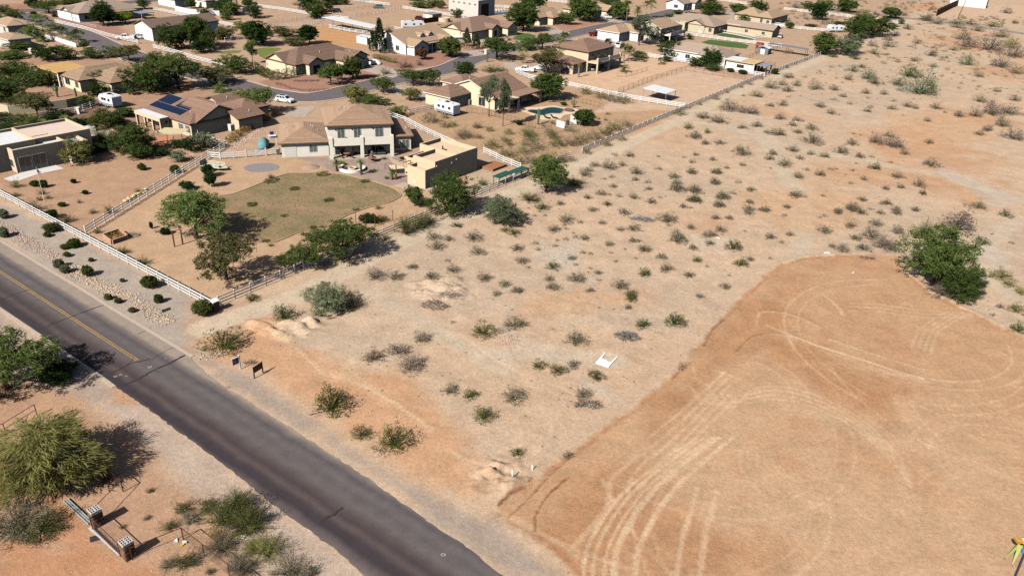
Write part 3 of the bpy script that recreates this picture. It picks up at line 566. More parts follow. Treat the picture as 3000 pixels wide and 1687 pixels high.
def proto(form, lod, var):
    key = (form, lod, var)
    if key in PROTO: return PROTO[key]
    rs = np.random.RandomState(abs(hash(('p' + form, lod, var)) if False else sum(ord(c) for c in form) * 31 + lod * 7 + var * 101))
    if form == 'cone':
        nc = 150; z_ = rs.uniform(.06, 1, nc) ** .8; a = rs.uniform(0, 6.283, nc); r_ = .5 * (1.03 - z_) * rs.uniform(.55, 1.1, nc)
        C = np.stack([r_ * np.cos(a), r_ * np.sin(a), z_], 1); V, F, lv = leaves(C, .05, 22, .035, rs, .3, .2)
        mb = MB().tube((0, 0, -.02), (0, 0, .95), .03, .006, 6); tm = mb.mesh('trunk', bark)
    elif form == 'weep':
        C, cs = crown_pts('low', rs, 300); C2, _ = crown_pts('low', np.random.RandomState(var + 9), 160); C = np.concatenate([C, C2 * np.array([.8, 1.05, .8])]); C[:, 2] = C[:, 2] * .95 + .04
        V, F, lv = leaves(C, .034, 34, .030, rs, .11, .02); tm = trunk_mesh('trunk', cs, rs, .16, .022, M('green_bark', (.14, .15, .05), .9, .2, 6))
    elif form == 'wisp':                                            # open twiggy bush: stems from the root, leaves on their outer halves
        ns, n, sz = {2: (130, 34, .017), 1: (80, 26, .023), 0: (46, 20, .033)}[lod]
        d = rs.normal(0, 1, (ns, 3)); d[:, 2] = np.abs(d[:, 2]) + .25; d /= np.linalg.norm(d, axis=1)[:, None]
        az = np.arctan2(d[:, 1], d[:, 0]); E_ = d * np.array([.5, .5, 1.0]) * (rs.uniform(.6, 1.12, (ns, 1)) * (1 + .2 * np.sin(3 * az + var * 2) + .12 * np.sin(7 * az))[:, None]); B_ = rs.normal(0, .07, (ns, 3)) * np.array([1, 1, 0])
        t_ = rs.uniform(.42, 1.06, (ns, n)) ** .8; C = (B_[:, None] * (1 - t_[..., None]) + E_[:, None] * t_[..., None] + rs.normal(0, .03, (ns, n, 3))).reshape(-1, 3)
        V, F, lv = leaves(C, sz, 1, .004, rs, .3, None, np.repeat(rs.rand(ns), n))
        mb = MB()
        for k in range(ns // 2): q = Vector(E_[k]); mb.tube(Vector(B_[k]), q * .55 + Vector((0, 0, .03)), .008, .005, 3, 1, False); mb.tube(q * .55 + Vector((0, 0, .03)), q, .005, .002, 3, 1, False)
        tm = mb.mesh('trunk', bark)
    else:
        nc, n, sz, sp = {2: (440, 36, .0165, .026), 1: (300, 26, .0225, .029), 0: (190, 22, .031, .034)}[lod]
        if form in ('round', 'ball'): nc = int(nc * 1.35); sz *= 1.12
        if form == 'spread': sp *= .95
        C, cs = crown_pts(form, rs, nc)
        V, F, lv = leaves(C, sz, n, sp * np.array([1, 1, .75]), rs, .42 if form != 'tall' else .3, .15 if form == 'tall' else None)
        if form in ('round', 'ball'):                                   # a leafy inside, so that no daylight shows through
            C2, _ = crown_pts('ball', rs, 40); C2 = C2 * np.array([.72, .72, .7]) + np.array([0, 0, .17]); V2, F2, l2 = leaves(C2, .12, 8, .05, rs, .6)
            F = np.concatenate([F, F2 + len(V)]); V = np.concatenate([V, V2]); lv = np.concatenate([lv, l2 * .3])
        tm = trunk_mesh('trunk', cs, rs, dict(spread=.28, round=.2, low=.1, tall=.32, half=.05, ball=.12)[form], .026 if form != 'tall' else .02)
    V[:, 2] = np.maximum(V[:, 2], .0)
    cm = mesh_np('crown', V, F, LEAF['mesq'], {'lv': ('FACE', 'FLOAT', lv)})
    PROTO[key] = (tm, cm); return PROTO[key]
def setmat(o, m):
    o.material_slots[0].link = 'OBJECT'; o.material_slots[0].material = m
_seed = [0]
def plant(name, label, cat, base, wd, ht, form, leaf, lod=1, group=None, asp=None, trunk=True, trunkmat=None, rz=None):
    _seed[0] += 1; v = _seed[0] % 3
    if form == 'half' and leaf not in ('lush', 'dark', 'lime', 'red'): form = 'wisp'
    tm, cm = proto(form, lod, v)
    o = empty(name, onG(base), rng.uniform(0, 6.28) if rz is None else rz); k_ = 1.0 if form == 'ball' else 1.16; o.scale = (wd * k_, wd * k_ * (asp or rng.uniform(.9, 1.1)), ht * dict(ball=1, half=1.08, wisp=1.05, spread=1.1).get(form, 1.2))
    tag(o, label, cat, group)
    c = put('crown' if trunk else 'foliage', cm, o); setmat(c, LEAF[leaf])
    if trunk:
        t_ = put('trunk', tm, o)
        if trunkmat: setmat(t_, trunkmat)
    return o
def tree(name, label, r, xb, yb, wpx, ytop, form, leaf, lod=0, group=None, cat='tree', **kw):
    b_ = P(r, xb, yb); s = REG[r][2]; wd = wpx * s * mpp(b_)
    h_ = hgt(b_, r, xb, ytop + wpx * .08); b_.z = 0
    return plant(name, label, cat, b_, wd * 1.02, max(h_, .5), form, leaf, lod, group, **kw)
# palms --------------------------------------------------------------
def palm_mesh(kind, var):
    rs = random.Random(kind + str(var)); mb = MB(); tb = MB()
    H_ = 1.0
    if kind == 'fan':
        for q in range(30):
            a = q * 2.4 + rs.uniform(-.2, .2); el = rs.uniform(-.5, 1.3); L1 = rs.uniform(.6, .9)
            d = Vector((math.cos(a) * math.cos(el), math.sin(a) * math.cos(el), math.sin(el))); t_ = Vector((0, 0, H_)) + d * L1
            mb.tube((0, 0, H_), t_, .012, .008, 3, .5); s_ = d.cross(Vector((0, 0, 1))).normalized(); u_ = s_.cross(d)
            for g_ in range(-4, 5):
                b_ = g_ * .3; e_ = (d * math.cos(b_) + s_ * math.sin(b_)) * rs.uniform(.5, .7) - Vector((0, 0, .12 * abs(g_) / 4 + .05)); w_ = e_.cross(u_).normalized() * .045
                mb.face([t_ - w_ * .4, t_ + e_ * .55 - w_, t_ + e_, t_ + e_ * .55 + w_], rs.uniform(.3, 1))
        tb.path([(0, 0, -.1), (.01, 0, .4), (0, 0, H_)], .09, .06, 8)
    else:
        for q in range(34):
            a = q * 2.4 + rs.uniform(-.2, .2); el = rs.uniform(-.35, 1.35); p = Vector((0, 0, H_)); d = Vector((math.cos(a) * math.cos(el), math.sin(a) * math.cos(el), math.sin(el))); s_ = Vector((-math.sin(a), math.cos(a), 0)); L1 = rs.uniform(1.1, 1.5) / 8
            for g_ in range(8):
                q2 = p + d * L1; mb.tube(p, q2, .012, .01, 3, .4, False); wl = .26 * math.sin((g_ + .8) / 8.4 * math.pi) + .06
                for sd in (-1, 1):
                    for hh in (.25, .75):
                        m_ = p.lerp(q2, hh); mb.face([m_ - d * .03, m_ + s_ * sd * wl + d * .12 - Vector((0, 0, .05)), m_ + d * .03], rs.uniform(.3, 1))
                p = q2; d = (d + Vector((0, 0, -.2))).normalized()
        tb.path([(0, 0, -.1), (0, 0, H_)], .14, .12, 8)
    return tb.mesh('trunk', palebark if kind == 'fan' else bark), mb.mesh('crown', LEAF['palm'])
PALM = {(k, v): palm_mesh(k, v) for k in ('fan', 'date') for v in (0, 1)}
def palm(label, r, xb, yb, ytop, kind='fan', cw=2.0, group=None, name=None):
    b_ = P(r, xb, yb); h_ = hgt(b_, r, xb, ytop); s_ = cw / 1.45; tk = max(h_ - .8 * s_, .5)
    o = empty(name or ('fan_palm' if kind == 'fan' else 'date_palm'), onG(b_), rng.uniform(0, 6)); tag(o, label, 'palm tree', group); _seed[0] += 1; v = _seed[0] % 2
    t_ = put('trunk', PALM[kind, v][0], o); t_.scale = (1.6, 1.6, tk); c = put('crown', PALM[kind, v][1], o, (0, 0, tk - s_)); c.scale = (s_, s_, s_)
    return o
def saguaro(label, r, xb, yb, ytop, arms=2, group=None):
    b_ = P(r, xb, yb); h_ = hgt(b_, r, xb, ytop); mb = MB(); rs = random.Random(xb)
    def col_(pts, rad):
        rings = []
        for i, p in enumerate(pts):
            k_ = 1 if i < len(pts) - 2 else (.8 if i == len(pts) - 2 else .25)
            d = (pts[min(i + 1, len(pts) - 1)] - pts[max(i - 1, 0)]).normalized(); u_ = d.orthogonal().normalized(); w_ = d.cross(u_)
            rings.append([p + (u_ * math.cos(a) + w_ * math.sin(a)) * rad * k_ * (1 if q % 2 else .8) for q in range(16) for a in (q * math.pi / 8,)])
        mb.loft(rings)
    col_([Vector((0, 0, z)) for z in (-.1, h_ * .3, h_ * .6, h_ * .9, h_ * .97, h_)], .24)
    for q in range(arms):
        a = rs.uniform(0, 6.28); z0 = h_ * rs.uniform(.35, .5); d = Vector((math.cos(a), math.sin(a), 0)); t_ = h_ * rs.uniform(.7, .9)
        col_([Vector((0, 0, z0)), d * .45 + Vector((0, 0, z0 + .05)), d * .6 + Vector((0, 0, z0 + .35)), d * .62 + Vector((0, 0, t_ - .1)), d * .62 + Vector((0, 0, t_))], .16)
    o = mb.build('saguaro_cactus', M('cactus', (.11, .14, .055), .8, .2, 5), None, onG(b_)); return tag(o, label, 'cactus', group)
# ------------------------------------------------------------------ trees of the main yard and beside the trail
tree('mesquite_tree', 'big bright green mesquite between the swing frame and the lawn', 'k', 1975, 850, 640, 345, 'spread', 'bright', 2)
tree('sparse_tree', 'sparse olive tree with dark forked trunk near the fence corner pillar', 'z', 330, 1130, 700, 400, 'spread', 'olive', 1)
tree('mesquite_tree', 'smaller green mesquite growing through the trail fence', 'l', 630, 1260, 370, 1000, 'spread', 'mesq', 2)
tree('mesquite_tree', 'wide green mesquite leaning over the trail fence beside the lawn', 'l', 1030, 1170, 560, 770, 'spread', 'mesq', 2)
tree('mesquite_tree', 'dense green tree against the dark wall of the tan guest house', 'x', 1400, 745, 720, 90, 'low', 'lush', 2)
tree('ironwood_tree', 'pale sage green bushy tree at the bend of the sandy trail', 'x', 2150, 895, 640, 450, 'low', 'sage', 2)
tree('palo_verde_tree', 'rounded green tree across the trail from the green trough roof', 'u', 520, 395, 430, 20, 'low', 'mesq', 2)
plant('creosote_bush', 'dark green bush under the rounded tree by the trail', 'shrub', P('u', 350, 470), 4.2, 1.7, 'half', 'creo', 1)
plant('creosote_bush', 'dark spreading bush in the shade of the rounded tree by the trail', 'shrub', P('u', 800, 320), 5, 1.6, 'half', 'creo', 1)
tree('citrus_tree', 'young leafy citrus tree between the lawn edge and the guest house', 'x', 850, 640, 250, 370, 'round', 'bright', 1)
tree('citrus_tree', 'dark upright citrus tree beside the flatbed trailer', 'k', 2095, 235, 105, 115, 'round', 'dark', 1)
tree('citrus_tree', 'dark round citrus tree below the flatbed trailer', 'k', 2130, 335, 115, 205, 'round', 'dark', 1)
tree('shrub', 'dark leafy shrub between the divider fence and the lawn', 'k', 1885, 365, 130, 285, 'round', 'dark', 1, cat='shrub')
tree('palo_verde_bush', 'big pale green weeping bush on the dirt near the fence corner', 'o', 1400, 190, 420, -80, 'low', 'sage', 2, cat='shrub')
tree('palo_verde_bush', 'dark drooping half of the weeping bush near the fence corner', 'o', 1650, 175, 240, 10, 'half', 'olive', 2, cat='shrub')
plant('oleander', 'olive hedge shrub on the trail side of the white fence', 'shrub', P('x', 720, 1040), 4.6, 2.8, 'half', 'creo', 2)
plant('oleander', 'grey green hedge shrub with dark base against the white fence', 'shrub', P('x', 930, 960), 4.4, 2.6, 'half', 'mesq', 2)
plant('oleander', 'low dark end of the hedge shrubs along the white fence', 'shrub', P('x', 1060, 890), 3, 1.6, 'half', 'mesq', 1)
# ------------------------------------------------------------------ bottom left of the road
plant('palo_verde_tree', 'large yellow green palo verde with trailing branches behind the rusty fence', 'tree', P('n', 500, 470), 10.2, 5.6, 'weep', 'palo', 2, rz=.4)
tree('mesquite_tree', 'green mesquite by the kerb with its shadow over the road', 'm', 70, 990, 760, 470, 'spread', 'mesq', 2)
plant('shrub', 'dark shrub under the kerbside mesquite', 'shrub', P('m', 560, 890), 4.5, 2.0, 'half', 'dark', 2)
plant('shrub', 'rust brown dead shrub at the foot of the kerbside mesquite', 'shrub', P('m', -20, 1090), 3.2, 2.2, 'half', 'rust', 1)
for xy, w_, h_, lf, lb in (((190, 960), 6.2, 1.5, 'burs', 'sprawling grey brown bush inside the rusty gate opening'), ((420, 990), 4.6, 1.2, 'creo', 'dark low end of the sprawling bush inside the rusty gate'), ((1850, 790), 2.2, .8, 'creo', 'small creosote bush before the stone pillar with gate'),
                           ((2090, 770), 2.4, .8, 'creo', 'low creosote bush on the verge behind the rusty fence'), ((1910, 900), 2.0, 1.0, 'burs', 'grey bush beside the rusty fence corner'), ((2270, 900), 4.4, 2.4, 'creo', 'tall olive creosote behind the rusty fence'),
                           ((2380, 760), 3.0, 1.9, 'creo', 'creosote with bare purple twigs on the verge of the road'), ((2480, 960), 3.6, 1.8, 'olive', 'olive bush between rusty fence and road shoulder'), ((1700, 970), 1.5, .8, 'creo', 'tiny olive bush by the rusty top rail'),
                           ((2170, 1070), 1.4, 1.0, 'gold', 'golden dry bush among the creosote by the rusty fence'), ((2230, 1180), 3.0, 1.1, 'burs', 'grey low bush under the rusty mesh fence'), ((2400, 1340), 2.4, 1.0, 'burs', 'grey bush beyond the rusty mesh fence'),
                           ((2530, 1200), 1.7, 1.2, 'palo', 'yellow green bush below the verge creosote'), ((1850, 1340), 2.2, 1.0, 'creo', 'low bush on the ground before the rusty fence'), ((1680, 1360), 1.5, .7, 'burs', 'small grey bush near the second stone pillar'), ((1960, 1290), 1.6, .7, 'burs', 'dark grey bush by the mesh fence post'), ((2110, 1420), 1.0, .5, 'burs', 'tiny bush outside the mesh fence'),
                           ((1510, 600), .9, .35, 'creo', 'tiny green weed tuft on the bare verge'), ((1480, 870), .8, .3, 'burs', 'grey weed tuft near the stone pillar shadow'), ((1090, 480), 1.6, .8, 'rust', 'rust brown bush under the palo verde edge'), ((520, 560), 2.4, .8, 'palo', 'yellow green sprouts under the palo verde'), ((1240, 960), .7, .3, 'burs', 'small weed tuft beside the gate mesh')):
    plant('creosote_bush' if lf == 'creo' else 'bush', lb, 'shrub', P('n', *xy), w_, h_, 'half', lf, 2 if w_ > 2.5 else 1)
for xy, w_, h_, lf, lb in (((60, 960), 4.0, 2.0, 'creo', 'bushy creosote at the verge opposite the dark tyre lanes'), ((280, 1220), 3.3, 1.5, 'palo', 'yellow olive bush on the pale verge beside the asphalt'), ((520, 1440), 3.6, 1.5, 'burs', 'grey brown bush at the lower verge'), ((720, 1440), 1.3, .6, 'burs', 'small round grey bush on the lower verge'), ((60, 1400), 2.6, 1.0, 'burs', 'low grey bush behind the lower mesh fence'), ((150, 1170), 1.6, .9, 'palo', 'small yellow bush next to the verge creosote')):
    plant('verge_bush', lb, 'shrub', P('q', *xy), w_, h_, 'half', lf, 2)
# clipped balls on the gravel strip -----------------------------------
for r_, xb, yb, wp, yt, lf, lb in (('k', 40, 650, 105, 540, 'sage', 'blue green sage ball on the gravel by the rock bed start'), ('k', 45, 838, 105, 715, 'sage', 'blue green sage ball between rock bed and road'), ('k', 525, 778, 175, 680, 'creo', 'wide clipped olive bush touching the road fence'), ('k', 478, 835, 85, 775, 'creo', 'small clipped ball below the wide fence bush'),
                               ('k', 750, 938, 138, 838, 'lush', 'large round green bush beside the fence junction'), ('k', 655, 960, 88, 900, 'creo', 'small olive ball touching the large round bush'), ('k', 678, 1035, 80, 978, 'creo', 'olive ball alone on the gravel above the sage pair'), ('k', 597, 1140, 118, 1040, 'sage', 'upper sage of the pair in the rock bed'), ('k', 660, 1198, 110, 1105, 'sage', 'lower sage of the pair in the rock bed'),
                               ('k', 888, 1228, 112, 1105, 'creo', 'squarish clipped olive bush on the gravel beside the rocks'), ('k', 918, 1083, 56, 1038, 'olive', 'tiny olive ball above the squarish bush'), ('k', 1232, 1290, 56, 1248, 'olive', 'tiny lone ball in the middle of the gravel'), ('k', 1510, 1345, 170, 1200, 'creo', 'big clipped olive bush against the road fence'), ('m', 1090, 92, 82, 22, 'olive', 'upper ball of the three in the lower rock bed'),
                               ('m', 1190, 128, 76, 65, 'olive', 'middle ball of the three in the lower rock bed'), ('m', 1330, 220, 76, 160, 'olive', 'last ball of the three in the lower rock bed by the speed sign'), ('m', 1600, 122, 100, 22, 'lush', 'clipped wedge shaped bush opposite the speed sign'), ('m', 2040, 245, 210, 80, 'creo', 'large clipped bush against the white corner pillar')):
    tree('clipped_bush', lb, r_, xb, yb, wp, yt, 'ball', lf, 1, cat='shrub', group='clipped bushes on the gravel strip')
# shrubs inside the far-left yard
for xb, yb, wp, yt, lf, lb in ((350, 330, 90, 255, 'lush', 'green ball behind the flagpole'), (440, 340, 90, 245, 'lush', 'second green ball behind the flagpole'), (743, 298, 62, 245, 'dark', 'small dark ball alone in the sandy yard'), (860, 408, 60, 358, 'dark', 'dark ball with twigs near the dark soil stain'), (800, 498, 52, 455, 'creo', 'small olive ball near the reddish soil stain'), (625, 530, 85, 480, 'lush', 'flat green ball in the sandy yard below the stain'),
                           (160, 340, 130, 240, 'palo', 'yellow green airy bush by the white paving'), (420, 410, 90, 345, 'creo', 'bush at the middle of the flagpole'), (400, 470, 75, 415, 'creo', 'bush just before the flagpole base'), (485, 455, 70, 400, 'burs', 'grey bush right behind the flagpole base'), (350, 570, 160, 440, 'burs', 'large grey green bush behind the road fence'), (525, 650, 130, 545, 'dark', 'dark rounded bush behind the road fence'), (670, 690, 150, 575, 'creo', 'wide creosote behind the road fence'),
                           (1105, 600, 100, 505, 'creo', 'upright bush against the divider fence'), (1395, 395, 90, 330, 'creo', 'bush at the top of the yellow rock pile'), (1430, 165, 95, 85, 'lush', 'green bush beside the bare wire cage'), (1765, 195, 105, 95, 'lush', 'bushy green ball behind the divider fence'), (985, 800, 85, 735, 'creo', 'bush in the angle of the two white fences'), (160, 430, 100, 370, 'palo', 'pale agave like plant by the road fence'), (1665, 810, 100, 725, 'dark', 'dark shrub on fallen branches below the big mesquite'), (1525, 755, 40, 675, 'dark', 'slim dark sapling near the planter'), (1235, 1000, 150, 920, 'creo', 'dark bush just inside the road fence'), (1440, 1110, 150, 1020, 'creo', 'second dark bush just inside the road fence'), (935, 600, 90, 540, 'burs', 'faded thin bush in the sandy yard')):
    tree('yard_shrub', lb, 'k', xb, yb, wp, yt, 'ball' if lf in ('lush', 'dark') else 'half', lf, 1, cat='shrub')
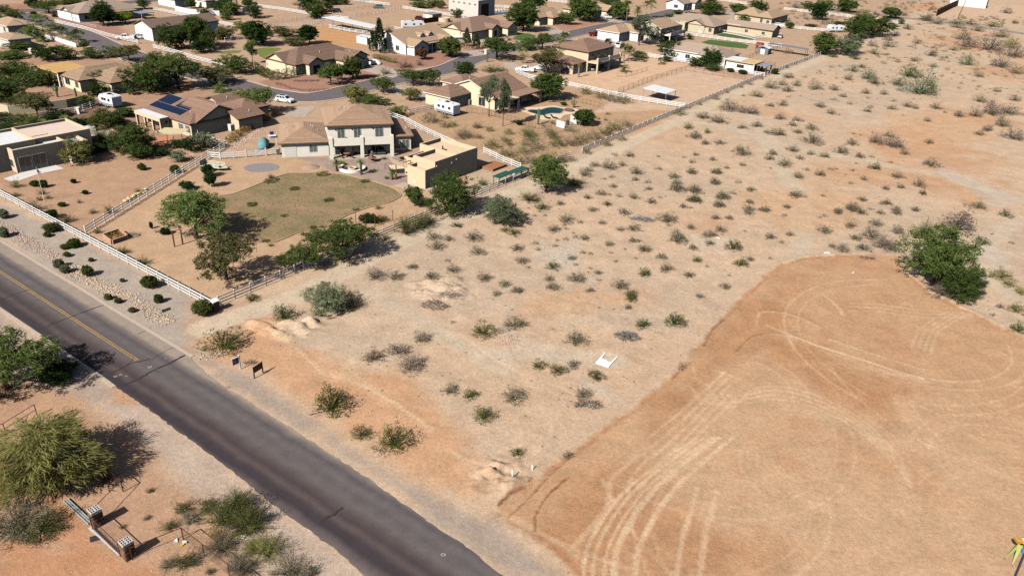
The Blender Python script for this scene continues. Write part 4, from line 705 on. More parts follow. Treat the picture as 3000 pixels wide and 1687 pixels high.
# ------------------------------------------------------------------ trees of the houses
for r_, xb, yb, wp, yt, fm, lf, lb in (
    # left: flat-roofed house, solar house, tan-roofed house
    ('g', 1210, 1180, 420, 760, 'low', 'palo', 'olive bushy tree beside the white paving of the flat-roofed house'), ('g', 2020, 1000, 640, 540, 'low', 'lush', 'large green tree below the beige shade sail'),
    ('g', 2060, 1110, 420, 860, 'low', 'lush', 'lower green tree joined to the one by the shade sail'), ('g', 1640, 640, 460, 330, 'low', 'mesq', 'green tree in front of the white patio roof'), ('g', 850, 720, 210, 550, 'round', 'lush', 'clipped green hedge bush near the white spa box'), ('g', 1230, 660, 250, 500, 'round', 'dark', 'dark clipped bush left of the white spa box'),
    ('g', 820, 560, 250, 430, 'round', 'dark', 'dark bush along the ranch fence of the solar house yard'), ('g', 140, 680, 420, 560, 'half', 'dark', 'dark bush mass behind the flat roof parapet'), ('g', 580, 500, 420, 90, 'spread', 'olive', 'grey olive tree at the bare block wall'), ('g', 1890, 470, 260, 340, 'round', 'mesq', 'green shrub at the corner of the white patio roof'),
    ('g', 60, 240, 700, -170, 'low', 'lush', 'huge green tree at the tan-roofed house patio'), ('a', 620, 1290, 480, 1010, 'low', 'lush', 'green crown spreading over the tan-roofed patio corner'), ('a', 200, 1250, 760, 860, 'low', 'lush', 'upper part of the green canopy by the tan-roofed house'), ('a', 1560, 1330, 430, 1040, 'spread', 'mesq', 'feathery mesquite before the tan-roofed house'),
    ('a', 2250, 1390, 700, 900, 'low', 'mesq', 'broad green mesquite between tan roof and solar roof'), ('b', 385, 1350, 620, 780, 'spread', 'mesq', 'tall mesquite shading the white box trailer'), ('a', 2450, 1100, 480, 750, 'low', 'mesq', 'green mesquite beyond the white box trailer'), ('a', 1960, 930, 360, 650, 'spread', 'olive', 'airy olive tree at the end of the white rail fence'),
    ('a', 730, 910, 400, 650, 'low', 'dark', 'dark green tree behind the tan-tiled roof'), ('a', 1000, 900, 300, 660, 'low', 'mesq', 'green tree by the white garden wall'), ('a', 1370, 880, 340, 720, 'low', 'lush', 'low green trees along the street verge'), ('a', 1640, 870, 240, 680, 'low', 'sage', 'grey green bush at the street verge'), ('a', 1270, 740, 130, 640, 'round', 'lush', 'clipped green cube bush by the street'),
    ('a', 260, 760, 360, 610, 'low', 'mesq', 'green tree below the sandy drive'), ('a', 150, 880, 500, 740, 'low', 'mesq', 'green tree by the small arched gateway'), ('a', 150, 360, 420, 120, 'low', 'mesq', 'wide green tree beside the cross street'), ('a', 60, 180, 260, 60, 'low', 'olive', 'olive tree at the corner of the cross street'), ('a', 740, 200, 380, -20, 'spread', 'mesq', 'leaning mesquite at the white house gable'),
    ('a', 1090, 60, 420, -60, 'low', 'mesq', 'green trees behind the white house roof'), ('a', 1570, 385, 330, 90, 'round', 'dark', 'dark shade tree on the small lawn of the white house'), ('a', 1890, 350, 230, 190, 'round', 'lime', 'bright lime round tree beside the dark shade tree'), ('a', 510, 235, 90, 180, 'round', 'dark', 'dark ball tree between palms and cross street'), ('a', 760, 320, 100, 250, 'half', 'mesq', 'small bush on the pink gravel'), ('a', 830, 260, 110, 190, 'half', 'dark', 'dark bush at the white house corner'), ('a', 230, 440, 280, 360, 'half', 'rust', 'brown hedge at the sandy drive'),
    # behind the barn
    ('b', 250, 760, 330, 350, 'low', 'lush', 'green tree at the barn end by the rail fence'), ('b', 420, 720, 280, 370, 'low', 'lush', 'second tree of the grove at the barn'), ('b', 650, 720, 340, 290, 'round', 'lush', 'tall middle tree of the grove at the barn'), ('b', 860, 750, 320, 400, 'low', 'lush', 'last tree of the grove by the paddock rail'), ('b', 720, 800, 330, 560, 'low', 'dark', 'dark tree in front of the grove'), ('b', 1060, 600, 300, 370, 'low', 'olive', 'olive tree between the grove and the paddock rail'), ('b', 1340, 530, 260, 300, 'spread', 'palo', 'pale green tree over the paddock posts'),
    ('b', 1560, 690, 430, 370, 'round', 'dark', 'big dark round tree beside the yellow green lawn'), ('b', 2350, 670, 300, 410, 'round', 'dark', 'dark round tree by the round pen'), ('b', 1960, 560, 380, 380, 'low', 'olive', 'low olive trees between the two dark round trees'), ('b', 2130, 690, 340, 520, 'low', 'olive', 'olive bushes in front of the round pen tree'), ('b', 1500, 970, 230, 630, 'tall', 'mesq', 'slim tall tree by the gable of the peach house'), ('b', 1220, 1110, 480, 800, 'low', 'lush', 'green tree by the curve of the white rail fence'), ('b', 930, 1260, 540, 980, 'spread', 'olive', 'olive mesquite on the street corner'),
    ('b', 1160, 230, 360, 0, 'low', 'mesq', 'green tree over the white vinyl wall'), ('b', 1430, 110, 150, -20, 'round', 'mesq', 'round tree at the corner of the white vinyl wall'), ('b', 380, 110, 110, 20, 'round', 'dark', 'dark shrub against the cream wall of the upper house'), ('b', 570, 130, 140, 0, 'round', 'mesq', 'shrub between the two cream walls of the upper house'), ('b', 2140, 80, 120, 20, 'half', 'mesq', 'bush by the upper stable'), ('b', 2440, 280, 160, 180, 'half', 'mesq', 'green shrub by the orange shed fence'), ('c', 120, 260, 180, 180, 'half', 'mesq', 'green shrub behind the post and rail paddock'),
    ('h', 1600, 430, 480, -20, 'spread', 'bright', 'bright green palo verde beside the parked white car'), ('h', 1150, 240, 240, 80, 'round', 'bright', 'round leafy citrus by the solar house entry'), ('h', 770, 950, 300, 680, 'low', 'sage', 'grey green shrub by the fence bend'), ('h', 560, 1000, 250, 760, 'low', 'dark', 'dark tree under the red bougainvillea'), ('h', 370, 1150, 230, 980, 'low', 'sage', 'grey green bush by the white ladder'), ('h', 650, 700, 270, 560, 'half', 'red', 'red flowering bougainvillea against the dark house wall'), ('h', 350, 940, 240, 780, 'half', 'dark', 'dark shrubs below the shade sail deck'),
    # along the street
    ('c', 360, 1290, 300, 950, 'spread', 'mesq', 'green mesquite with thin trunk in the rock garden'), ('c', 460, 1220, 240, 940, 'spread', 'mesq', 'second mesquite in the rock garden'), ('c', 680, 1200, 260, 890, 'round', 'mesq', 'dark leafy tree behind the saguaro in the rock garden'), ('c', 700, 1448, 360, 1270, 'low', 'palo', 'yellow green tree at the street bend'), ('c', 1150, 1400, 340, 1145, 'spread', 'mesq', 'green mesquite casting shade on the drive'), ('c', 1600, 1290, 360, 1020, 'spread', 'mesq', 'green mesquite at the street curve'), ('c', 1850, 1300, 300, 1030, 'spread', 'mesq', 'neighbouring mesquite at the street curve'),
    ('c', 1720, 900, 180, 740, 'round', 'rust', 'reddish shrub before the dormered house'), ('c', 2150, 860, 340, 580, 'round', 'bright', 'round citrus at the dormered house entry'), ('c', 1180, 1120, 210, 980, 'half', 'burs', 'dry grey bush by the white pickup'), ('c', 1480, 1020, 270, 910, 'half', 'rust', 'rust red shrub at the end of the yellow hedge'), ('c', 1690, 990, 130, 880, 'half', 'sage', 'pale sage bush at the street'), ('c', 1310, 815, 110, 740, 'half', 'sage', 'sage bush at the white gable corner'), ('c', 2350, 1110, 260, 920, 'low', 'dark', 'dark tree at the roadside behind the brown-tiled house'), ('c', 1100, 800, 240, 370, 'cone', 'pine', 'tall dark pine beside the white gable'), ('c', 1000, 780, 130, 520, 'cone', 'pine', 'smaller pine in front of the white box building'), ('c', 1230, 470, 190, 390, 'half', 'mesq', 'shrub at the end of the white-roofed barn'),
    ('c', 2410, 700, 150, 470, 'cone', 'pine', 'young pine by the covered boat'), ('d', 235, 745, 130, 520, 'cone', 'pine', 'young pine at the drive of the brown house'), ('i', 1570, 230, 310, 20, 'spread', 'palo', 'pale feathery palo verde by the drive'), ('i', 750, 260, 300, -20, 'low', 'palo', 'yellow green tree behind the hip roof'), ('i', 1000, 300, 420, 110, 'low', 'mesq', 'dark green shrubs behind the two-storey roof'), ('i', 1350, 470, 300, 290, 'low', 'mesq', 'green shrubs along the white fence by the two-storey house'),
    ('d', 940, 475, 440, 50, 'round', 'lush', 'big round green tree over the concrete drive'), ('d', 1840, 330, 400, -20, 'round', 'mesq', 'tall green tree beside the silver pickup'), ('d', 1600, 370, 270, 170, 'spread', 'mesq', 'small feathery tree left of the tall green tree'), ('d', 2390, 300, 270, 40, 'round', 'mesq', 'green tree at the edge of the dry grass yard'), ('d', 545, 905, 500, 530, 'spread', 'mesq', 'wide mesquite with dark trunk at the kerb'), ('d', 980, 750, 320, 560, 'low', 'mesq', 'bushy mesquite at the green lawn'), ('d', 1235, 750, 320, 480, 'spread', 'mesq', 'leaning mesquite by the dead palm trunk'), ('d', 1290, 1130, 480, 740, 'tall', 'olive', 'airy eucalyptus over the parked white pickup'), ('j', 1290, 470, 450, 105, 'round', 'lush', 'round dense green tree by the pool lot'), ('d', 480, 1080, 380, 950, 'half', 'mesq', 'green shrubs behind the brown ridge by the drive'), ('d', 110, 1060, 200, 930, 'low', 'dark', 'dark shrub at the end of the brown ridge'), ('d', 640, 1085, 160, 1010, 'half', 'mesq', 'small green shrub behind the white rail fence'),
    ('j', 425, 730, 330, 175, 'tall', 'euc', 'grey green eucalyptus with dark leaning trunk by the pool fence'), ('j', 635, 880, 240, 260, 'tall', 'euc', 'slender second eucalyptus in the pool yard'), ('j', 1850, 860, 300, 640, 'round', 'lush', 'round green bush next to the white pool pump screen'), ('j', 880, 860, 90, 795, 'round', 'dark', 'dark ball bush by the pool fence'), ('j', 1550, 565, 90, 510, 'round', 'lush', 'green ball bush above the spa'), ('j', 1380, 840, 90, 780, 'half', 'burs', 'grey bush below the pool loungers'), ('j', 1010, 440, 110, 395, 'round', 'lush', 'green bush in the shade of the pool house'),
    ('e', 370, 690, 340, 260, 'tall', 'euc', 'tall grey eucalyptus beside the white garage'), ('e', 600, 640, 280, 370, 'low', 'mesq', 'green tree in front of the deck house'), ('e', 800, 860, 420, 590, 'low', 'lush', 'dense green tree by the white-walled house'), ('e', 1450, 1000, 310, 700, 'low', 'dark', 'dark green tree in front of the white-walled house'), ('e', 1240, 1000, 280, 820, 'half', 'lush', 'green hedge at the white rail fence'), ('e', 1500, 1060, 300, 940, 'half', 'lush', 'low hedge under the dark green tree'), ('e', 370, 880, 260, 760, 'low', 'lush', 'green shrubs beside the yellow palms'), ('e', 1450, 215, 350, 40, 'round', 'mesq', 'round tree behind the gabled tan house'), ('e', 1290, 120, 200, 20, 'low', 'burs', 'grey tree at the small cream house'), ('e', 960, 220, 130, 150, 'round', 'euc', 'grey clipped bush before the small cream house'), ('e', 1150, 220, 180, 165, 'half', 'dark', 'dark hedge before the small cream house'), ('e', 1840, 180, 220, 60, 'round', 'mesq', 'round green tree by the far white rail fence'), ('e', 1940, 390, 210, 210, 'low', 'mesq', 'green tree by the tan outbuilding'), ('e', 2140, 120, 220, -10, 'low', 'mesq', 'green tree behind the double hip roof'), ('e', 90, 290, 190, 60, 'round', 'mesq', 'green tree on the dry grass beside the palms'), ('e', 830, 350, 190, 200, 'low', 'lush', 'green shrub between deck house and gabled house'), ('e', 1130, 600, 110, 500, 'low', 'mesq', 'small tree in the white-fenced corner'), ('e', 2000, 510, 100, 450, 'round', 'lush', 'round shrub at the tan outbuilding wall'), ('e', 2190, 540, 200, 460, 'half', 'lush', 'green hedge at the tan outbuilding'), ('e', 1770, 820, 110, 730, 'half', 'palm', 'spiky plant at the lawn corner'),
    ('e', 780, 930, 170, 820, 'half', 'lush', 'green shrub at the sand lot edge'), ('e', 1745, 1090, 110, 1030, 'round', 'lush', 'green ball at the white stable fence'), ('e', 1925, 1120, 130, 1055, 'round', 'lush', 'second green ball at the white stable fence'), ('e', 2420, 1125, 100, 1040, 'round', 'lush', 'green bush at the trail corner post'),
    ('f', 540, 545, 240, 360, 'round', 'mesq', 'dark green tree at the end of the trail fence'), ('f', 790, 550, 280, 340, 'low', 'euc', 'grey green tree beside the trail'), ('f', 860, 390, 300, 140, 'low', 'lush', 'tall green tree over the motorhome'), ('f', 1050, 360, 340, 120, 'low', 'lush', 'broad green tree where the trail bends'), ('f', 960, 210, 180, 90, 'low', 'palo', 'pale crown behind the broad trail tree'), ('f', 490, 200, 150, 45, 'round', 'dark', 'dark cypress like tree by the double hip house'), ('f', 780, 125, 200, 0, 'round', 'mesq', 'round green tree beyond the far rail fence'), ('f', 1225, 185, 175, 80, 'round', 'mesq', 'round green tree at the far street'), ('f', 560, 100, 180, -20, 'low', 'mesq', 'tree at the upper end of the rail fence'), ('f', 390, 90, 120, 10, 'low', 'mesq', 'tree behind the double hip house'), ('f', 280, 80, 130, 20, 'half', 'burs', 'grey shrubs behind the double hip house'), ('f', 1575, 200, 160, 120, 'half', 'olive', 'olive bush by the dark screen wall'), ('f', 710, 255, 150, 200, 'half', 'lush', 'hedge behind the motorhome'), ('f', 215, 290, 80, 230, 'round', 'lush', 'bush at the rail fence of the double hip house'), ('f', 440, 270, 150, 230, 'half', 'lush', 'shrubs in the yard of the double hip house'), ('f', 1335, 245, 70, 180, 'low', 'euc', 'grey shrub at the trail end'), ('f', 1240, 290, 160, 210, 'half', 'creo', 'olive shrub along the trail bend'), ('f', 1890, 240, 180, 190, 'half', 'creo', 'olive shrub at the utility pole'), ('f', 2040, 250, 140, 200, 'half', 'creo', 'olive shrub beside the pole shrub'), ('f', 2260, 270, 200, 210, 'half', 'mesq', 'green desert shrubs beyond the far street'), ('f', 1370, 165, 90, 100, 'half', 'burs', 'grey bush near the far street tree'), ('f', 1680, 130, 70, 100, 'half', 'creo', 'small bush at the foot of the screen wall'), ('f', 2480, 240, 90, 200, 'half', 'mesq', 'green bush right of the far shrubs'),
    ('d', 60, 20, 500, -70, 'low', 'dark', 'dark trees behind the metal workshop'), ('c', 1700, 120, 330, -10, 'low', 'mesq', 'green tree by the metal workshop wall'), ('c', 2020, 130, 140, 20, 'low', 'olive', 'olive tree at the metal workshop corner'), ('c', 1900, 100, 200, -20, 'low', 'mesq', 'green trees beside the metal workshop'), ('c', 130, 50, 200, -20, 'low', 'mesq', 'bushes by the upper stable yard')):
    fm2 = fm; nm = dict(pine='pine_tree', euc='eucalyptus_tree', palo='palo_verde_tree', red='bougainvillea').get(lf, 'mesquite_tree' if fm == 'spread' else ('shrub' if fm == 'half' else 'garden_tree'))
    b_ = P(r_, xb, yb); wpx = wp * REG[r_][2]
    tree(nm, lb, r_, xb, yb, wp, yt, fm, lf, 1 if wpx > 60 else 0, cat='shrub' if fm == 'half' else 'tree')
for k, (x, y, w_, t_, lf) in enumerate(((300, 600, 260, 430, 'lush'), (450, 640, 200, 500, 'mesq'), (720, 650, 220, 520, 'dark'), (930, 780, 200, 690, 'mesq'), (1120, 780, 210, 660, 'lush'), (690, 930, 260, 800, 'dark'), (950, 1010, 220, 880, 'dark'), (1500, 570, 260, 430, 'mesq'), (1770, 570, 240, 430, 'dark'), (1280, 930, 260, 780, 'dark'), (1480, 1000, 260, 860, 'dark'), (2280, 1020, 240, 880, 'dark'), (2450, 1060, 240, 930, 'dark'), (2160, 850, 220, 700, 'mesq'), (60, 560, 300, 400, 'lush'), (900, 470, 260, 330, 'mesq'), (1300, 330, 260, 140, 'mesq'), (1450, 150, 300, -40, 'dark'), (1650, 120, 320, -60, 'mesq'), (350, 330, 400, 120, 'mesq'))):
    tree('garden_tree', ('bushy ' if t_ % 20 else 'leafy ') + {'lush': 'bright green', 'mesq': 'mid green', 'dark': 'dark green'}[lf] + ' shrub tree filling the planted garden of the solar house', 'g', x, y, w_, t_, 'low', lf, 0, 'garden shrubs of the solar house ' + lf + str(bool(t_ % 20)))
tr2 = random.Random(4)
for k in range(46):                                                 # trees between and behind the upper houses
    x, y = tr2.uniform(0, 2300), tr2.uniform(2, 60); b_ = P('S', x, y)
    if ldist(stc, np.array([b_.x]), np.array([b_.y]))[0] < 8: continue
    lf = tr2.choice(('mesq', 'dark', 'lush')); w_ = tr2.uniform(4, 8)
    plant('distant_tree', {'mesq': 'olive green', 'dark': 'dark green', 'lush': 'mid green'}[lf] + ' tree among the farthest house yards at the upper edge', 'tree', b_, w_, w_ * tr2.uniform(.6, .9), 'low', lf, 0, 'distant ' + lf + ' trees of the upper yards')
# clipped hedges of one mass each
def hedge(name, label, pts, wd, ht, leaf, n=9):
    """a clipped row of leaves with a stem row inside"""
    rs = np.random.RandomState(len(label)); C = []
    ln = [p for p in pts]; o = empty(name, onG(ln[0])); off = ln[0]
    for a, b_ in zip(ln, ln[1:]):
        m = int((b_ - a).length / .3) + 1
        for q in range(m):
            c = a.lerp(b_, q / m)
            for _ in range(n):
                v = rs.normal(0, 1, 3); v /= np.linalg.norm(v); C.append((c.x - off.x + v[0] * wd / 2, c.y - off.y + v[1] * wd / 2, max(.1, ht * .5 + v[2] * ht * .5 * rs.uniform(.8, 1.1))))
    V, F, lv = leaves(np.array(C), .13, 7, .12, rs, .5)
    tag(o, label, 'hedge'); put('foliage', mesh_np('foliage', V, F, LEAF[leaf], {'lv': ('FACE', 'FLOAT', lv)}), o)
    mb = MB()
    for a, b_ in zip(ln, ln[1:]):
        for q in range(int((b_ - a).length / 1.2) + 1): c = a.lerp(b_, min(1, q * 1.2 / (b_ - a).length)) - off; mb.tube((c.x, c.y, -.05), (c.x, c.y, ht * .6), .06, .03, 5)
    mb.build('stem', bark, o); return o
hedge('clipped_hedge', 'tall clipped green hedge before the peach house', L('b', (1500, 1060), (1640, 1150), (1800, 1210), (2000, 1190), (2180, 1140)), 2.6, 2.6, 'lush')
hedge('grass_hedge', 'golden ornamental grass row curving beside the gravel drive', L('h', (1130, 880), (1250, 790), (1380, 700), (1560, 620), (1700, 530), (1840, 440)), 1.6, 1.4, 'gold', 6)
hedge('grass_hedge', 'golden grass clumps at the dark house wall', L('h', (1280, 650), (1400, 610)), 1.6, 1.5, 'gold', 6)
hedge('yellow_hedge', 'yellow green hedge between the drive and the rock yard', L('c', (1020, 880), (1180, 920), (1360, 965)), 1.5, 1.3, 'lime', 6)
# palms
for k, (lb, r_, xb, yb, yt, kd, cw) in enumerate((
    ('tall fan palm with ragged trunk at the white garden wall', 'a', 650, 470, 250, 'fan', 3.4), ('big date palm beside the sandy drive', 'a', 480, 575, 340, 'date', 5.4), ('short date palm at the end of the garden wall', 'a', 655, 630, 490, 'date', 4.2), ('fan palm behind the white garden wall', 'a', 795, 530, 370, 'fan', 3.0), ('second fan palm behind the white garden wall', 'a', 940, 590, 420, 'fan', 3.0), ('fan palm at the lower end of the garden wall', 'a', 1075, 620, 510, 'fan', 2.8), ('last fan palm of the garden wall row', 'a', 1190, 650, 480, 'fan', 3.2), ('fan palm near the cross street', 'a', 320, 370, 270, 'fan', 2.4), ('fan palm against the pink gravel', 'a', 510, 330, 250, 'fan', 2.4),
    ('yellow green fan palm beside the flat roof', 'g', 490, 740, 500, 'fan', 3.6), ('short fan palm close to the flat roof corner', 'g', 640, 820, 580, 'fan', 3.4), ('drooping date palm at the flat-roofed house', 'g', 780, 1010, 790, 'date', 4.6), ('date palm below the blue tarp', 'g', 1560, 880, 740, 'date', 3.4), ('blue green fan palm in the solar house garden', 'g', 990, 640, 500, 'fan', 2.4),
    ('tall fan palm beside the far street', 'd', 2485, 430, 30, 'fan', 2.6), ('short fan palm by the grey drive', 'd', 930, 960, 750, 'fan', 2.4), ('fan palm clump at the street edge', 'd', 1560, 640, 510, 'fan', 3.0), ('lower fan palm of the street edge clump', 'd', 1500, 690, 590, 'fan', 2.6), ('tall leaning palm of the far pair', 'e', 540, 280, 20, 'fan', 3.0), ('straight palm of the far pair', 'e', 465, 280, 30, 'fan', 2.6), ('round date palm on the dry grass', 'e', 345, 250, 100, 'date', 3.0), ('fan palm with yellow skirt by the white van', 'e', 140, 930, 680, 'fan', 2.8), ('second yellow skirted palm by the sand lot', 'e', 210, 930, 720, 'fan', 2.6), ('small date palm in the sand lot', 'e', 145, 1090, 980, 'date', 2.2), ('young palm at the shrubs of the sand lot', 'e', 400, 930, 850, 'fan', 2.2), ('young palm at the white fence', 'e', 700, 970, 890, 'fan', 1.8),
    ('slim young palm beside the fire pit', 'l', 985, 280, 165, 'date', 1.15), ('slim young palm right of the fire pit', 'l', 1232, 315, 160, 'date', 1.15), ('slim young palm near the covered spa', 'l', 1545, 365, 265, 'date', 1.15), ('palm by the solar house street side', 'b', 1000, 1390, 1240, 'date', 2.6))):
    palm(lb, r_, xb, yb, yt, kd, cw)
for lb, r_, xb, yb, yt, n_ in (('twin armed saguaro beside the pool', 'j', 1165, 850, 610, 1), ('saguaro at the rock garden tree', 'c', 690, 1200, 1030, 1), ('saguaro by the kerb drive', 'd', 395, 940, 800, 2), ('saguaro at the tan-roofed patio', 'g', 870, 180, -20, 2), ('armed cactus before the patio post', 'g', 1155, 190, 40, 0), ('cactus above the pool spa', 'j', 1700, 600, 480, 3), ('saguaro of the far desert', 'f', 2350, 270, 200, 0)):
    saguaro(lb, r_, xb, yb, yt, n_)
# low plants of the main house garden
for r_, xb, yb, wp, yt, lf, lb in (('l', 1040, 215, 80, 170, 'lime', 'lime green lantana before the patio column'), ('l', 1340, 295, 75, 258, 'mesq', 'spiky green plant between the young palms'), ('l', 1490, 355, 80, 320, 'mesq', 'spiky plant near the covered spa'), ('l', 1460, 160, 70, 125, 'creo', 'low bush at the garden path'), ('l', 1630, 235, 60, 205, 'burs', 'low grey bush by the spa'), ('l', 1720, 140, 50, 118, 'lime', 'lime shrub at the guest house entry'), ('l', 325, 350, 80, 298, 'rust', 'dark reddish bush on the lawn edge'), ('l', 640, 925, 75, 868, 'gold', 'golden round tuft on the lawn kerb'), ('l', 1400, 660, 90, 605, 'gold', 'golden tuft above the vine trellis'), ('l', 315, 1035, 55, 1000, 'creo', 'small weed below the lawn kerb'), ('l', 1300, 800, 220, 690, 'dark', 'dark vine mass on the trellis'), ('l', 1440, 780, 190, 720, 'creo', 'thin vine on the trellis end'), ('l', 2450, 420, 120, 335, 'mesq', 'green shrub behind the guest house'), ('l', 1640, 160, 60, 140, 'dark', 'dark bush at the guest house planting bed')):
    tree('garden_shrub', lb, r_, xb, yb, wp, yt, 'half', lf, 1, cat='shrub')
# scrub of the pool lot and along the trail fence
PL = [('j', x, y, w_) for x, y, w_ in ((260, 900, 130), (430, 950, 130), (720, 1000, 160), (640, 1110, 190), (270, 1060, 140), (60, 1040, 220), (1010, 1020, 260), (1030, 1085, 250), (1330, 1000, 240), (1390, 1060, 200), (1640, 960, 200), (460, 1200, 260), (720, 1170, 140), (960, 1160, 120), (950, 1290, 230), (1130, 1230, 280), (700, 1340, 260), (1450, 1180, 280), (1650, 1160, 240), (1800, 1130, 260), (2000, 1080, 260), (2170, 1010, 240), (2320, 940, 240), (2500, 880, 220), (1300, 1400, 300), (1050, 1420, 260), (880, 1440, 200), (1500, 1420, 200), (2220, 700, 80), (2080, 770, 60), (2180, 790, 70), (1880, 390, 200), (2110, 460, 220), (2280, 500, 220), (2450, 520, 260), (1660, 1400, 150), (1900, 1290, 130), (2200, 1170, 160), (2430, 1090, 160), (1240, 880, 80))]
PL += [('i', x, y, w_) for x, y, w_ in ((1850, 560, 260), (2080, 640, 160), (2200, 620, 150), (2350, 800, 260), (2550, 650, 120), (1830, 440, 60), (2080, 500, 120))] + [('y', x, y, w_) for x, y, w_ in ((60, 1190, 200), (230, 1080, 60), (400, 1020, 90), (660, 930, 150), (870, 820, 70), (1100, 730, 70), (1240, 680, 110), (1440, 590, 80), (2000, 340, 70), (1855, 400, 70), (2180, 270, 60))]
for k, (r_, xb, yb, wp) in enumerate(PL):
    lf = ('burs', 'creo', 'mesq', 'burs', 'olive')[k % 5]; tall = rng.uniform(.42, .62)
    b_ = P(r_, xb, yb); wd = wp * REG[r_][2] * mpp(b_) * 1.2
    plant('scrub_bush', dict(burs='grey brown', creo='dark olive', mesq='green', olive='yellowish olive')[lf] + ' scrub bush in the pool lot and along the far trail fence', 'shrub', b_, wd, wd * tall * 1.1, 'half', lf, 1, 'scrub of the pool lot ' + lf, trunk=False)
